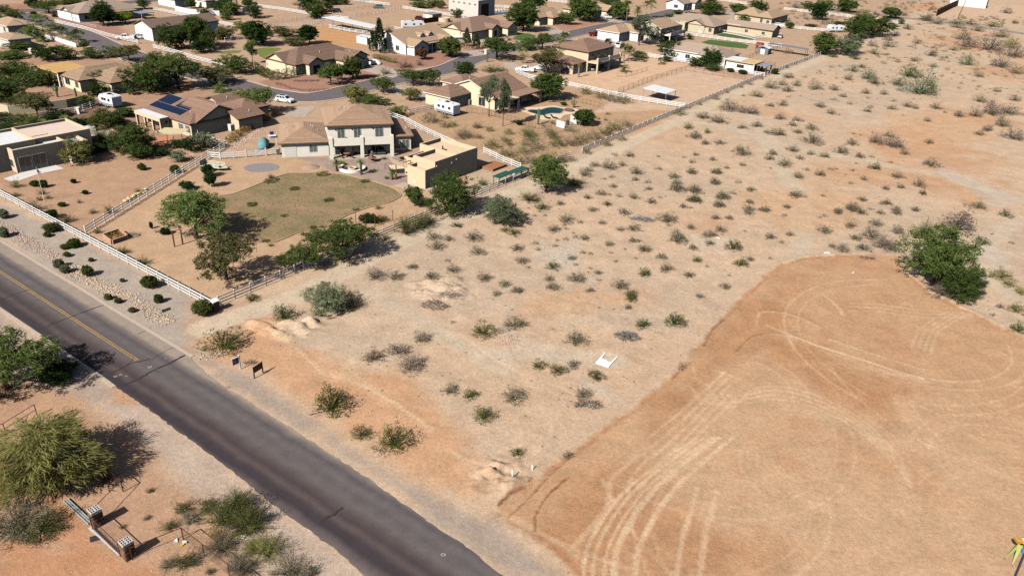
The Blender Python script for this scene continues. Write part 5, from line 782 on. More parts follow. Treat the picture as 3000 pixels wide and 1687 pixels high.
# ------------------------------------------------------------------ desert scrub, read off the photograph: (x, y of the foot, width, kind)
DS = dict(u=[(1210,25,80),(1350,40,110),(1640,45,60),(1900,50,60),(2020,20,70),(1985,100,80),(2190,75,80),(2490,130,80),(2330,155,60),(2225,210,110),(1975,210,90),(1645,170,80),(1800,260,130),(1830,315,100),(1420,225,140),(1410,285,90),(1530,310,80),(1545,375,90),(1185,350,90),(1180,255,80),(1100,265,60),(1000,140,110),(1150,170,160),(1280,135,90),(900,240,160),(940,190,110),(1060,430,120),(1150,430,70),(1240,450,80),(1395,465,120),(1570,510,110),(1660,455,60),(1830,395,190),(2010,400,140),(2010,500,140),(1890,550,90),(1960,555,60),(2210,315,120),(2440,305,80),(2285,465,150),(2255,545,120),(2390,415,80),(2560,370,70),(2560,500,80),(2540,620,120),(2210,670,110),(2350,670,100),(1735,715,230),(1960,765,100),(2265,800,130),(2150,850,150),(2160,930,110),(1835,905,220),(2390,985,190,'c'),(2470,1140,160,'c'),(2560,1080,90),(2030,1090,110,'c'),(1990,970,120),(1670,1060,110),(1500,995,140),(1150,930,110),(1390,895,110),(1390,785,140),(1260,780,90),(1440,730,60),(1300,625,150),(1075,715,90),(860,705,80),(720,700,160),(585,790,140),(400,635,70),(500,630,60),(475,575,160,'c'),(655,520,90),(930,465,90,'c'),(1130,535,100,'c'),(980,580,110),(715,870,80),(625,880,60),(810,850,80),(895,875,110),(715,765,60),(790,800,50),(225,980,140),(400,915,80),(430,980,70),(610,940,80),(265,1105,150),(335,1155,70),(585,1170,150,'c'),(770,1075,110),(805,1130,70),(880,1010,80),(960,1020,80),(1165,1005,60),(1215,1100,70),(1415,1065,60),(960,1165,60),(1035,1220,90),(940,1200,40),(810,1300,170),(1045,1285,70),(545,1285,110),(575,1380,160),(90,1340,130),(220,1410,130),(960,1400,90),(1260,1370,180),(1500,1240,150,'c'),(1725,1190,140),(1945,1245,130),(2130,1140,60,'c'),(2310,1355,120),(2060,1449,90),(1370,1449,150,'c'),(190,830,140,'c'),(95,790,100,'c'),(2510,790,50)],
    p=[(700,395,240),(410,480,270,'c'),(1320,560,240),(1140,840,180,'c'),(960,800,160,'c'),(1310,780,130),(1530,900,190,'c'),(60,1040,180),(260,1095,170,'c'),(700,1130,270),(400,1320,250,'c'),(1400,1090,200),(1880,120,140,'c'),(2320,370,220,'g'),(1990,390,150,'g'),(530,60,110),(90,330,70),(1095,405,40),(740,25,100),(1850,200,90,'x')],
    o=[(360,630,450,'c'),(970,310,230,'g'),(1450,1240,460,'c'),(2350,525,180),(1860,720,200),(2110,650,220,'x'),(2240,820,280,'x'),(650,115,160,'c'),(410,980,40)],
    q=[(1230,60,230,'c'),(1560,190,420,'c')], r=[(400,230,150,'c'),(900,265,110,'x'),(520,490,80,'x'),(910,1420,30,'c')],
    l=[(1370,1380,230,'x'),(1570,1380,170),(1950,970,170),(2100,985,130),(2190,850,120,'c'),(2360,990,180),(1980,1080,180),(2400,1120,150),(2090,1195,80),(1740,1270,120),(1940,1380,150),(2150,1310,150),(2470,1390,160),(330,1035,60,'c'),(1470,980,110,'c')],
    t=[(830,240,120),(1080,220,160),(700,100,100),(820,60,130),(940,100,110),(1130,100,90),(1290,105,110),(1480,75,80),(560,290,150),(570,130,80),(520,140,60),(215,315,100),(160,115,70),(190,35,70),(20,350,120),(130,390,80),(740,480,150),(640,430,90),(960,465,160),(1150,450,260,'d'),(1040,350,240,'d'),(1300,300,160,'d'),(880,360,130),(1250,470,150),(1900,290,380,'d'),(2160,410,140,'g'),(2110,50,180),(2390,130,150),(2250,305,50,'c'),(2330,760,230,'y'),(2420,830,150,'y'),(2540,910,140,'y'),(2500,1090,170,'y'),(2250,1120,70),(2510,1290,170,'c'),(2330,1040,90,'x'),(20,550,60),(1930,510,220,'g')],
    v=[(1060,110,120),(890,220,160),(740,300,130),(1000,185,110),(1140,190,110),(1330,230,170),(1520,235,120),(610,290,60),(1050,250,130),(880,390,90),(1000,390,120),(480,450,260,'d'),(680,480,180,'d'),(200,520,150),(350,570,180),(600,615,100),(740,600,120),(850,660,90),(950,690,160),(1290,630,140),(1100,595,100),(1150,665,110),(1310,770,220),(980,530,120),(1150,540,110),(1490,470,100),(1380,405,110),(1680,375,80),(1610,300,90),(1520,335,80),(1840,265,100),(2020,275,90),(1860,315,60),(2120,345,80),(2100,425,110),(2260,400,110),(2340,415,90),(1890,410,80),(1850,450,100),(2540,420,130),(2380,300,330,'s'),(2470,200,130,'s'),(1660,130,110),(1860,130,180,'s'),(1930,175,170),(2270,110,230,'g'),(2160,190,170),(120,720,160),(230,775,110),(370,775,120),(250,665,90,'c'),(60,620,110,'c'),(500,845,70),(600,885,150),(570,840,110),(1100,850,140),(905,880,110),(870,930,110),(1175,925,100),(1290,880,90),(1420,905,110),(1490,1030,80,'c'),(1030,1000,170),(95,965,80),(300,935,80),(140,880,80),(340,1075,120),(320,1175,130),(90,1070,110),(110,1260,150),(120,1360,160,'c'),(390,1330,150),(360,1410,130),(690,1240,100),(670,1365,100),(600,990,80),(440,1020,70),(1160,1115,130),(1245,1035,80),(1380,1090,120),(1140,1310,170),(1405,1300,70),(1045,1410,90),(1800,1345,110),(1820,1130,90),(1690,1170,70,'g'),(2160,1110,140),(2040,1230,90),(2190,1215,90),(2380,1200,150),(2410,1280,100,'c'),(2480,770,110),(1940,770,170,'d'),(2110,820,230,'d'),(2070,700,120),(1700,780,130),(1780,910,110),(1600,870,150),(1900,905,70),(2230,875,100),(2500,1005,180),(2090,960,60),(1930,1030,130,'c'),(1700,1040,70,'c'),(1560,1449,100),(1720,1449,180),(2140,1449,120),(2050,1380,120),(2340,1440,90),(660,1449,130),(820,1449,130)],
    f=[(1280,370,90),(1200,420,110),(1210,490,150),(1490,450,90),(1860,520,110),(1600,230,140),(1700,260,150),(1900,300,150),(1400,310,110),(2400,150,120),(2450,510,200,'y'),(2000,500,220,'d'),(2200,540,300,'d'),(2450,600,260,'d'),(1950,420,180),(2100,330,140),(2350,400,180),(2330,700,220,'d'),(2000,680,180,'s'),(2500,760,160),(2120,790,120),(1640,580,140),(1470,630,90),(1250,600,80),(1060,560,110),(1040,480,120),(1660,690,100),(2080,1190,160,'d'),(2250,1180,260,'d'),(2430,1170,200,'d'),(2350,1290,180),(2450,1420,220,'d'),(2120,1370,110),(2200,1330,120),(1600,1230,90),(1920,1190,140),(2300,930,90),(2120,1040,140),(2480,1030,120),(940,690,90,'c'),(650,590,110,'c'),(870,610,120,'c'),(640,690,60,'c'),(720,680,60,'c'),(850,730,110,'s')])
scr = []
for r_, lst in DS.items():
    for e_ in lst:
        b_ = P(r_, e_[0], e_[1] - e_[2] * .12); wd = e_[2] * REG[r_][2] * mpp(b_) * .98; scr.append((e_[2] * REG[r_][2], b_, wd, e_[3] if len(e_) > 3 else 'b'))
SHL = dict(b=('burs', 'grey brown bursage bush', 'bursage bushes of the desert'), c=('creo', 'olive creosote bush', 'creosote bushes of the desert'), g=('lush', 'fresh green bush', 'green bushes of the desert'), x=('dry', 'dead brown twiggy bush', 'dead bushes of the desert'), d=('dry', 'dark brown thicket bush', 'thickets of the desert'), s=('sage', 'pale grey green tall bush', 'pale tall bushes of the desert'), y=('palo', 'yellow green grassy bush', 'yellow bushes by the lot'))
_bm = {}
def bush_proto(var, hi):
    if (var, hi) in _bm: return _bm[var, hi]
    rs = np.random.RandomState(500 + var); n = 90 if hi else 34
    d = rs.normal(0, 1, (n, 3)); d[:, 2] = np.abs(d[:, 2]) * .9 + .12; d /= np.linalg.norm(d, axis=1)[:, None]
    C = d * np.array([.47, .47, .86]) * rs.uniform(.55, 1.06, (n, 1)) * (1 + .18 * np.sin(3 * np.arctan2(d[:, 1], d[:, 0]) + var)[:, None])
    V, F, lv = leaves(C, .048 if hi else .075, 9 if hi else 6, .05, rs, .20, None)
    # twigs from the root to the clumps
    k = 46 if hi else 16; q = C[rs.choice(n, k, True)]; b0 = rs.normal(0, .05, (k, 3)) * np.array([1, 1, 0]); e = np.cross(q - b0, rs.normal(0, 1, (k, 3))); e /= np.linalg.norm(e, axis=1)[:, None]; e *= .012
    V2 = np.stack([b0 - e, b0 + e, q * 1.08 + e * .3, q * 1.08 - e * .3], 1).reshape(-1, 3); F2 = np.arange(4 * k).reshape(k, 4) + len(V)
    V = np.concatenate([V, V2]); F = np.concatenate([F, F2]); lv = np.concatenate([lv, rs.uniform(0, .5, k)]); V[:, 2] = np.maximum(V[:, 2], .0)
    _bm[var, hi] = (V, F, lv, mesh_np('bush', V, F, LEAF['burs'], {'lv': ('FACE', 'FLOAT', lv)})); return _bm[var, hi]
scr.sort(key=lambda s: -s[0])
mass = []
for k, (sz, b_, wd, kd) in enumerate(scr):
    v = k % 6
    if k < 292:
        o = put('desert_bush', bush_proto(v, sz > 26)[3], None, onG(b_, -.03), rng.uniform(0, 6.28)); wd *= 1.14; o.scale = (wd, wd * rng.uniform(.8, 1.1), wd * rng.uniform(.42, .62) * (1.25 if kd in 'gs' else 1))
        lf, lb, gp = SHL[kd]; setmat(o, LEAF[lf]); ax_ = np.array([b_.x]); ay_ = np.array([b_.y]); sz_ = 'small' if wd < 1.3 else 'large' if wd > 2.3 else 'middling'
        pl_ = 'close to the bank of the graded lot' if abs(sdist(LOT, ax_, ay_)[0]) < 9 else 'along the sandy fence trail' if ldist(TRAIL, ax_, ay_)[0] < 9 else 'near the road shoulder' if ldist([P('S', 600, 1080), P('S', 1300, 1560)], ax_, ay_)[0] < 13 else 'beside a pale side path' if min(ldist(q_, ax_, ay_)[0] for q_ in PALE) < 5 else 'in the open desert beyond the side paths' if b_.y > 165 else 'in the open sand between trail and lot'
        tag(o, sz_ + ' ' + lb + ' ' + pl_, 'bush', gp + ', ' + sz_ + ' ones ' + pl_)
    else: mass.append((b_, wd, v))
# the rest, too many to count: seedlings between the bushes and the far scrub
rs = np.random.RandomState(5); far = []
dp = np.array([(p.x, p.y) for p in DESERT]); bx0, by0 = dp.min(0); bx1, by1 = dp.max(0)
while len(far) < 3400:
    x, y = rs.uniform(bx0, min(bx1, 330)), rs.uniform(by0, by1 + 60)
    far.append((x, y, rs.rand(), rs.uniform(.25, .75)))
FX = np.array([f_[0] for f_ in far]); FY = np.array([f_[1] for f_ in far])
ok = (sdist(DESERT, FX, FY) > 1.5) & (ldist(TRAIL, FX, FY) > 3.2) & (sdist(LOT, FX, FY) < -2)
for pl in PALE: ok &= ldist(pl, FX, FY) > 2.2
dens = .3 + 1.1 * sst(170, 270, FY) + fbm(FX, FY, 25, 77, 3) * 1.6
for (x, y, u_, s_), k_ in zip(far, ok & (np.array([f_[2] for f_ in far]) < dens)):
    if k_: mass.append((Vector((x, y, 0)), s_ * (1 + 1.6 * float(sst(190, 330, np.array(y)))) * (1 + 1.2 * rs.rand() ** 3), rs.randint(6)))
for _ in range(1700):                                               # dry tufts in the near sand
    x, y = rs.uniform(-30, 70), rs.uniform(55, 165)
    if sdist(DESERT, np.array([x]), np.array([y]))[0] > .5 and sdist(LOT, np.array([x]), np.array([y]))[0] < -.8 and rs.rand() < .35 + fbm(np.array([x]), np.array([y]), 8, 33, 2)[0] * 1.6: mass.append((Vector((x, y, 0)), rs.uniform(.12, .42), rs.randint(6)))
for _ in range(900):                                                # beyond the far street
    p = P('S', rs.uniform(2280, 3150), rs.uniform(-30, 75)); mass.append((Vector((p.x, p.y, 0)), rs.uniform(.7, 3.2), rs.randint(6))) if ldist(fr, np.array([p.x]), np.array([p.y]))[0] > 5 and ldist(TRAIL, np.array([p.x]), np.array([p.y]))[0] > 5 and sdist(Q('f', (1690, 165), (1960, -20), (3000, -20), (3000, 170)), np.array([p.x]), np.array([p.y]))[0] < 0 else None
Vs, Fs, Ls = [], [], []; n0 = 0
for b_, wd, v in mass:
    V, F, lv, _ = bush_proto(v, False); a = rs.uniform(0, 6.28); c_, s_ = math.cos(a), math.sin(a); h_ = wd * rs.uniform(.4, .6)
    W_ = np.stack([(V[:, 0] * c_ - V[:, 1] * s_) * wd + b_.x, (V[:, 0] * s_ + V[:, 1] * c_) * wd + b_.y, V[:, 2] * h_ + gz(b_.x, b_.y) - .02], 1)
    Vs.append(W_); Fs.append(F + n0); Ls.append(lv * rs.uniform(.5, 1.1)); n0 += len(V)
tag(put('scrub', mesh_np('scrub', np.concatenate(Vs), np.concatenate(Fs), LEAF['burs'], {'lv': ('FACE', 'FLOAT', np.concatenate(Ls))})), 'small grey brown scrub and seedlings strewn over the desert', 'scrub', kind='stuff')
tree('mesquite_bush', 'big green mesquite bush with bare branches at the lot edge', 't', 1640, 810, 640, 190, 'low', 'mesq', 2, cat='shrub')
tree('mesquite_bush', 'dark green lower part of the mesquite bush at the lot edge', 't', 1960, 950, 420, 560, 'half', 'lush', 2, cat='shrub')
plant('mesquite_bush', 'pale green top sprays behind the mesquite bush at the lot edge', 'shrub', P('t', 1560, 330), 5.2, 2.8, 'half', 'bright', 2)
plant('mesquite_bush', 'grey bare twig skirt of the mesquite bush at the lot edge', 'shrub', P('t', 1780, 900), 5.5, 1.6, 'half', 'dry', 2)
# ------------------------------------------------------------------ buildings
ST = {k: M('stucco_' + k, lin(*c) * .9, .9, .05, 1.2, .0006, 30, dirt=.04) for k, c in dict(white=(247, 242, 234), cream=(246, 238, 222), peach=(236, 214, 182), tan=(222, 198, 168), khaki=(204, 190, 160), grey=(214, 204, 194), beige=(230, 218, 200)).items()}
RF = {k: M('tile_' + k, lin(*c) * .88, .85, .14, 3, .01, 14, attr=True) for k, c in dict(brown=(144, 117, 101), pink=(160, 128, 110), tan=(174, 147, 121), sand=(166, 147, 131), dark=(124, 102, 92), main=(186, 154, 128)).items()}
wmet = M('white_metal', lin(236, 236, 236) * .85, .5, .06, 1); gmet = M('grey_metal', lin(150, 156, 164) * .85, .5, .12, 1); vinyl = M('white_vinyl', (.80, .79, .77), .45, .04, 3, dirt=.05)
trim_w = M('white_trim', lin(244, 236, 222) * .86, .7, .05, 2); trim_b = M('brown_trim', lin(120, 92, 76) * .9, .8, .1, 2); frame_m = M('window_frame', lin(226, 218, 204) * .85, .6, .04, 2)
glass = M('window_glass', (.02, .028, .034), .08, .3, .8, spec=.8); glass2 = M('curtained_glass', (.11, .135, .13), .15, .45, 2.5, spec=.6); gdoor = M('garage_door', lin(238, 232, 220) * .84, .7, .04, 2); dark_in = M('dark_interior', (.03, .026, .022), .95, .3, 2)
wood = M('wood', lin(168, 112, 66) * .8, .85, .25, 6, .01); wood_d = M('dark_wood', lin(88, 62, 46) * .9, .9, .25, 6, .01)
def clip(poly, f, keep):
    o = []
    for i in range(len(poly)):
        a, b_ = poly[i], poly[(i + 1) % len(poly)]; fa, fb = f(a) * keep, f(b_) * keep
        if fa >= 0: o.append(a)
        if (fa > 0 > fb) or (fa < 0 < fb): o.append(a.lerp(b_, fa / (fa - fb)))
    return o
def slope(mb, poly, course, rs):
    """a roof plane laid in stepped courses of tiles"""
    poly = [Vector(p) for p in poly]; nrm = (poly[1] - poly[0]).cross(poly[2] - poly[0]).normalized()
    if nrm.z < 0: poly = poly[::-1]; nrm = -nrm
    if not course: mb.face(poly, rs.uniform(.94, 1.04)); return
    up = (Vector((0, 0, 1)) - nrm * nrm.z).normalized(); ts = [p.dot(up) for p in poly]; t0, t1 = min(ts), max(ts); m = max(1, int((t1 - t0) / course)); st = (t1 - t0) / m
    for q in range(m):
        a, b_ = t0 + q * st, t0 + (q + 1) * st
        pc_ = clip(clip(poly, lambda p: p.dot(up) - a, 1), lambda p: p.dot(up) - b_, -1)
        if len(pc_) < 3: continue
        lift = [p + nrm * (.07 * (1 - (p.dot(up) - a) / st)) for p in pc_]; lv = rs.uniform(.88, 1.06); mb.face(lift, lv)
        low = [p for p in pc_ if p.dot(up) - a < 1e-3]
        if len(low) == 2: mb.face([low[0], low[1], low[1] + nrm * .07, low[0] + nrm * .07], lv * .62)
def roof_polys(x0, x1, y0, y1, z, kind, pitch):
    w_, d_ = x1 - x0, y1 - y0; A, B, C, D = (x0, y0, z), (x1, y0, z), (x1, y1, z), (x0, y1, z)
    if kind == 'hip':
        if w_ >= d_: h = d_ / 2; r = z + h * pitch; E, F_ = (x0 + h, y0 + h, r), (x1 - h, y0 + h, r); return [[A, B, F_, E], [C, D, E, F_], [D, A, E], [B, C, F_]], r
        h = w_ / 2; r = z + h * pitch; E, F_ = (x0 + h, y0 + h, r), (x0 + h, y1 - h, r); return [[D, A, E, F_], [B, C, F_, E], [A, B, E], [C, D, F_]], r
    if kind == 'gx': r = z + d_ / 2 * pitch; m = (y0 + y1) / 2; return [[A, B, (x1, m, r), (x0, m, r)], [C, D, (x0, m, r), (x1, m, r)]], r
    if kind == 'gy': r = z + w_ / 2 * pitch; m = (x0 + x1) / 2; return [[D, A, (m, y0, r), (m, y1, r)], [B, C, (m, y1, r), (m, y0, r)]], r
    return [[A, B, C, D]], z
def frame_at(O, th): return Matrix.Translation(Vector(O)) @ Matrix.Rotation(th, 4, 'Z')
def building(name, label, O, th, blocks, wall='tan', roof='brown', trim=None, openings=(), course=0, cat='house'):
    """blocks: dicts x0 x1 y0 y1 h kind [pitch oh wall roof]; openings: (block, side, pos, z0, w, h, kind)"""
    O = Vector((O[0], O[1], gz(O[0], O[1]))); root = tag(empty(name, O, th), label, cat); rs = random.Random(label)
    for bi, b_ in enumerate(blocks):
        x0, x1, y0, y1, h, kd = b_['x0'], b_['x1'], b_['y0'], b_['y1'], b_['h'], b_['k']; wm = ST[b_.get('wall', wall)]; e = .004 * bi; z0 = b_.get('z0', -.3)
        x0 += e; x1 -= e; y0 += e; y1 -= e; pit = b_.get('pitch', .36); oh = b_.get('oh', .5)
        mb = MB()
        if kd == 'flat':                                            # parapet walls round a sunk roof deck
            t_ = .28; dk = h - b_.get('par', .55)
            mb.box(x0, x1, y0, y0 + t_, z0, h); mb.box(x0, x1, y1 - t_, y1, z0, h); mb.box(x0, x0 + t_, y0 + t_, y1 - t_, z0, h); mb.box(x1 - t_, x1, y0 + t_, y1 - t_, z0, h)
            mb.build('wall', wm, root); MB().box(x0 + t_, x1 - t_, y0 + t_, y1 - t_, dk - .2, dk).build('roof', b_.get('deck') or wm, root); continue
        if kd != 'open':
            mb.box(x0, x1, y0, y1, z0, h)
            if kd == 'gx': m = (y0 + y1) / 2; r_ = h + (y1 - y0) / 2 * pit; mb.hexa([(x0, y0, h), (x1, y0, h), (x1, y1, h), (x0, y1, h)], [(x0, m - .01, r_), (x1, m - .01, r_), (x1, m + .01, r_), (x0, m + .01, r_)])
            if kd == 'gy': m = (x0 + x1) / 2; r_ = h + (x1 - x0) / 2 * pit; mb.hexa([(x0, y0, h), (x1, y0, h), (x1, y1, h), (x0, y1, h)], [(m - .01, y0, r_), (m + .01, y0, r_), (m + .01, y1, r_), (m - .01, y1, r_)])
            mb.build('wall', wm, root)
        X0, X1, Y0, Y1 = x0 - oh, x1 + oh, y0 - oh, y1 + oh; ze = h - oh * pit + .12 if kd in ('gx', 'gy', 'hip') else h + .02
        if kd == 'none': continue
        if kd == 'open':                                            # a slab roof on posts
            th_ = b_.get('th', .25); sl = b_.get('fall', 0)
            MB().hexa([(x0, y0, h - sl), (x1, y0, h), (x1, y1, h), (x0, y1, h - sl)], [(x0, y0, h - sl + th_), (x1, y0, h + th_), (x1, y1, h + th_), (x0, y1, h - sl + th_)]).build('roof', b_.get('rm', wm), root)
            pw = b_.get('pw', .16)
            for px, py in b_.get('posts', ((x0 + .3, y0 + .3), (x1 - .3, y0 + .3), (x0 + .3, y1 - .3), (x1 - .3, y1 - .3))): MB().box(px - pw, px + pw, py - pw, py + pw, -.2, h - sl * (x1 - px) / (x1 - x0) - .004).build('post', b_.get('pm', wm), root)
            continue
        pol, _r = roof_polys(X0, X1, Y0, Y1, ze, kd, pit); mb = MB()
        for p_ in pol: slope(mb, p_, course if not b_.get('nc') else 0, rs)
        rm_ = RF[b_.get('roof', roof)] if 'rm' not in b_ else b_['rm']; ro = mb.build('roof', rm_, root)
        fb = MB()                                                   # fascia boards and soffit
        hp = .2
        for p_ in pol:
            for a, c in zip(p_, p_[1:] + p_[:1]):
                if abs(a[0] - c[0]) < 1e-6 and abs(a[0] - X0) > 1e-3 and abs(a[0] - X1) > 1e-3: continue
                if (abs(a[0] - X0) < 1e-3 and abs(c[0] - X0) < 1e-3) or (abs(a[0] - X1) < 1e-3 and abs(c[0] - X1) < 1e-3) or (abs(a[1] - Y0) < 1e-3 and abs(c[1] - Y0) < 1e-3) or (abs(a[1] - Y1) < 1e-3 and abs(c[1] - Y1) < 1e-3):
                    fb.face([(a[0], a[1], a[2] - hp), (c[0], c[1], c[2] - hp), (c[0], c[1], c[2] + .05), (a[0], a[1], a[2] + .05)])
        fb.build('fascia', trim or trim_b, ro)
        if kd == 'hip' : MB().face([(X0 + .01, Y0 + .01, ze - .15), (X0 + .01, Y1 - .01, ze - .15), (X1 - .01, Y1 - .01, ze - .15), (X1 - .01, Y0 + .01, ze - .15)]).build('soffit', wm, ro)
        if b_.get('vents', 2):
            for _ in range(b_.get('vents', 2)):
                p_ = rs.choice(pol[:2]); u_, v_ = rs.uniform(.25, .75), rs.uniform(.3, .7); q = Vector(p_[0]).lerp(Vector(p_[1]), u_).lerp(Vector(p_[-1]).lerp(Vector(p_[2]), u_), v_)
                MB().lathe([(.07, -.1), (.07, .42), (.11, .43), (.11, .5), (.02, .52)], 8, (q.x, q.y)).build('roof_vent', trim_w if rs.random() < .5 else gmet, ro).location.z = q.z
    for bi, side, pos, z0, w_, h_, kind in openings:
        b_ = blocks[bi]; e = .004 * bi
        fm_ = dict(x0=lambda s, d, z: (b_['x0'] + e - d, b_['y0'] + s, z), x1=lambda s, d, z: (b_['x1'] - e + d, b_['y0'] + s, z), y0=lambda s, d, z: (b_['x0'] + s, b_['y0'] + e - d, z), y1=lambda s, d, z: (b_['x0'] + s, b_['y1'] - e + d, z))[side]
        def slab(s0, s1, za, zb, d0, d1):
            m_ = MB(); q = [fm_(s0, d1, za), fm_(s1, d1, za), fm_(s1, d0, za), fm_(s0, d0, za)]; t_ = [(p[0], p[1], zb) for p in q]
            return m_.hexa(q, t_) if side in ('y0', 'x1') else m_.hexa(q[::-1], t_[::-1])
        if kind in ('win', 'cur', 'win2'):
            f_ = MB(); t_ = .07
            for a in (slab(pos - t_, pos + w_ + t_, z0 - t_, z0, -.02, .05), slab(pos - t_, pos + w_ + t_, z0 + h_, z0 + h_ + t_, -.02, .05), slab(pos - t_, pos, z0, z0 + h_, -.02, .05), slab(pos + w_, pos + w_ + t_, z0, z0 + h_, -.02, .05), slab(pos + w_ / 2 - .03, pos + w_ / 2 + .03, z0, z0 + h_, -.02, .045)):
                k_ = len(f_.v); f_.v += a.v; f_.f += [tuple(i + k_ for i in q) for q in a.f]; f_.lv += a.lv
            wo_ = f_.build('window', frame_m, root)
            for sg in (0, 1): slab(pos + sg * (w_ / 2 + .03), pos + sg * (w_ / 2 + .03) + w_ / 2 - .03, z0, z0 + h_, -.02, .02).build('pane', glass2 if kind == 'cur' else glass, wo_)
        elif kind == 'garage':
            g_ = slab(pos, pos + w_, -.1, h_, -.02, .03).build('garage_door', gdoor, root)
            for q in range(4): slab(pos + .03, pos + w_ - .03, .06 + q * h_ / 4, (q + 1) * h_ / 4 - .04, .0, .05).build('panel', gdoor, g_)
        elif kind == 'door': slab(pos, pos + w_, -.1, h_, -.02, .04).build('door', frame_m, root)
        elif kind == 'dark': slab(pos, pos + w_, z0, z0 + h_, -.02, .015).build('opening', dark_in, root)
    return root
def blk(x0, x1, y0, y1, h, k, **kw): return dict(x0=x0, x1=x1, y0=y0, y1=y1, h=h, k=k, **kw)
TH = R(54.4); EX = Vector((math.cos(TH), math.sin(TH), 0)); EY = Vector((-EX.y, EX.x, 0))
def corner(r, x, y, z, oh=.5, th=TH):
    """ground point under the near wall corner whose eave corner the photo shows at (x, y)"""
    p = P(r, x, y, z); ex = Vector((math.cos(th), math.sin(th), 0)); ey = Vector((-ex.y, ex.x, 0)); return Vector((p.x, p.y, 0)) + (ex + ey) * oh
# the white two-storey house ---------------------------------------
T1 = R(17.4); e1 = Vector((math.cos(T1), math.sin(T1), 0)); n1 = Vector((-e1.y, e1.x, 0))
O1 = Vector((P('i', 265, 620, 6).x, P('i', 265, 620, 6).y, 0)) + e1 * .5 + n1 * .5
main = building('white_house', 'white two-storey house with brown hip tile roof and long balcony', O1, T1,
    [blk(0, 12.4, 0, 13, 6.1, 'hip', pitch=.34, oh=.55, vents=4), blk(-9.0, 0.0, -.3, 12.5, 3.0, 'hip', pitch=.36, oh=.5, vents=5), blk(12.4, 16.6, 1.2, 13.4, 3.1, 'hip', pitch=.36, oh=.5, vents=1)],
    'cream', 'main', trim_b, [(0, 'y0', 1.9, 3.25, 1.3, 2.05, 'cur'), (0, 'y0', 5.1, 3.25, 1.3, 2.05, 'cur'), (0, 'y0', 9.3, 3.25, 1.5, 2.05, 'cur'), (1, 'y0', .5, 0, 2.3, 2.2, 'garage'), (1, 'y0', 5.3, .95, 1.4, 1.3, 'cur'), (2, 'y0', .5, .5, 1.5, 1.6, 'cur'), (2, 'y0', 2.4, .5, 1.4, 1.6, 'cur'),
     (0, 'y0', 1.2, 0, 2.0, 2.2, 'win'), (0, 'y0', 4.6, 0, 2.4, 2.2, 'win'), (0, 'y0', 8.4, 0, 2.6, 2.2, 'win'), (0, 'x0', 1.2, 3.6, .9, 1.2, 'win')], course=.36)
for px in (.35, 6.3, 12.2):
    MB().box(px - .32, px + .32, -2.75, -2.11, -.2, 4.35, bev=.03).build('column', ST['cream'], main)
MB().box(.03, 12.45, -2.6, -.004, 2.55, 3.05).build('balcony_deck', ST['cream'], main)
for xa, xb in ((.672, 5.978), (6.622, 11.878)): MB().box(xa, xb, -2.55, -2.4, 3.054, 4.05).build('balcony_parapet', ST['cream'], main)
MB().box(.1, .25, -2.1, -.3, 3.054, 4.05).build('balcony_parapet', ST['cream'], main); MB().box(12.2, 12.35, -2.1, -.3, 3.054, 4.05).build('balcony_parapet', ST['cream'], main)
MB().box(-.2, 12.8, -3.4, -.004, -.1, .05).build('patio_slab', conc, main)
for px in (1.5, 4.7, 8.8):
    MB().box(px - .09, px + .09, -.16, .004, 5.0, 5.3, bev=.02).build('wall_lamp', M('dark_metal', (.04, .035, .03), .5, .2, 3, metal=.6), main)
def chair(label, p, rz, m, grp=None):
    o = tag(empty('patio_chair', p, rz), label, 'chair', grp)
    MB().box(-.28, .28, -.28, .28, .38, .46).build('seat', m, o); MB().hexa([(-.28, .24, .46), (.28, .24, .46), (.28, .3, .46), (-.28, .3, .46)], [(-.28, .4, 1.0), (.28, .4, 1.0), (.28, .46, 1.0), (-.28, .46, 1.0)]).build('backrest', m, o)
    for sx in (-1, 1):
        for sy in (-1, 1): MB().tube((sx * .24, sy * .24, 0), (sx * .24, sy * .24, .38), .022, n=5).build('leg', m, o)
    return o
dm = MATS['dark_metal']
W1 = lambda x, y, z=0: frame_at(O1, T1) @ Vector((x, y, z))
chair('dark chair alone on the balcony of the two-storey house', W1(3.6, -1.5, 3.055), T1 + 2.6, dm)
for k, (x, y, a) in enumerate(((2.2, -2.6, 2.0), (4.4, -1.2, -2.2), (4.2, -2.9, 3.4), (2.6, -.9, .2))): chair('dark chair at the round patio table under the balcony', W1(x, y, .052), a, dm, 'chairs round the patio table')
tb = tag(empty('patio_table', W1(3.3, -1.8, .052)), 'round wooden patio table under the balcony', 'table'); MB().lathe([(.62, .70), (.66, .74), (.6, .77)], 20).build('table_top', wood, tb); MB().lathe([(.3, 0), (.08, .05), (.06, .7)], 10).build('pedestal', dm, tb)
for k, (x, y) in enumerate(((8.4, -1.2), (10.2, -1.3))):
    sf = tag(empty('patio_sofa', W1(x, y, .052), T1), ('blue cushioned patio bench under the balcony', 'grey patio bench by the house door under the balcony')[k], 'bench'); cm_ = M('cushion%d' % k, ((.05, .07, .12), (.09, .09, .09))[k], .9, .2, 3)
    MB().box(-.8, .8, -.35, .35, .2, .45, bev=.04).build('seat', cm_, sf); MB().box(-.8, .8, .354, .5, .2, .9, bev=.04).build('backrest', cm_, sf)
    for sx in (-.7, .7): MB().box(sx - .05, sx + .05, -.3, .3, 0, .196).build('leg', dm, sf)
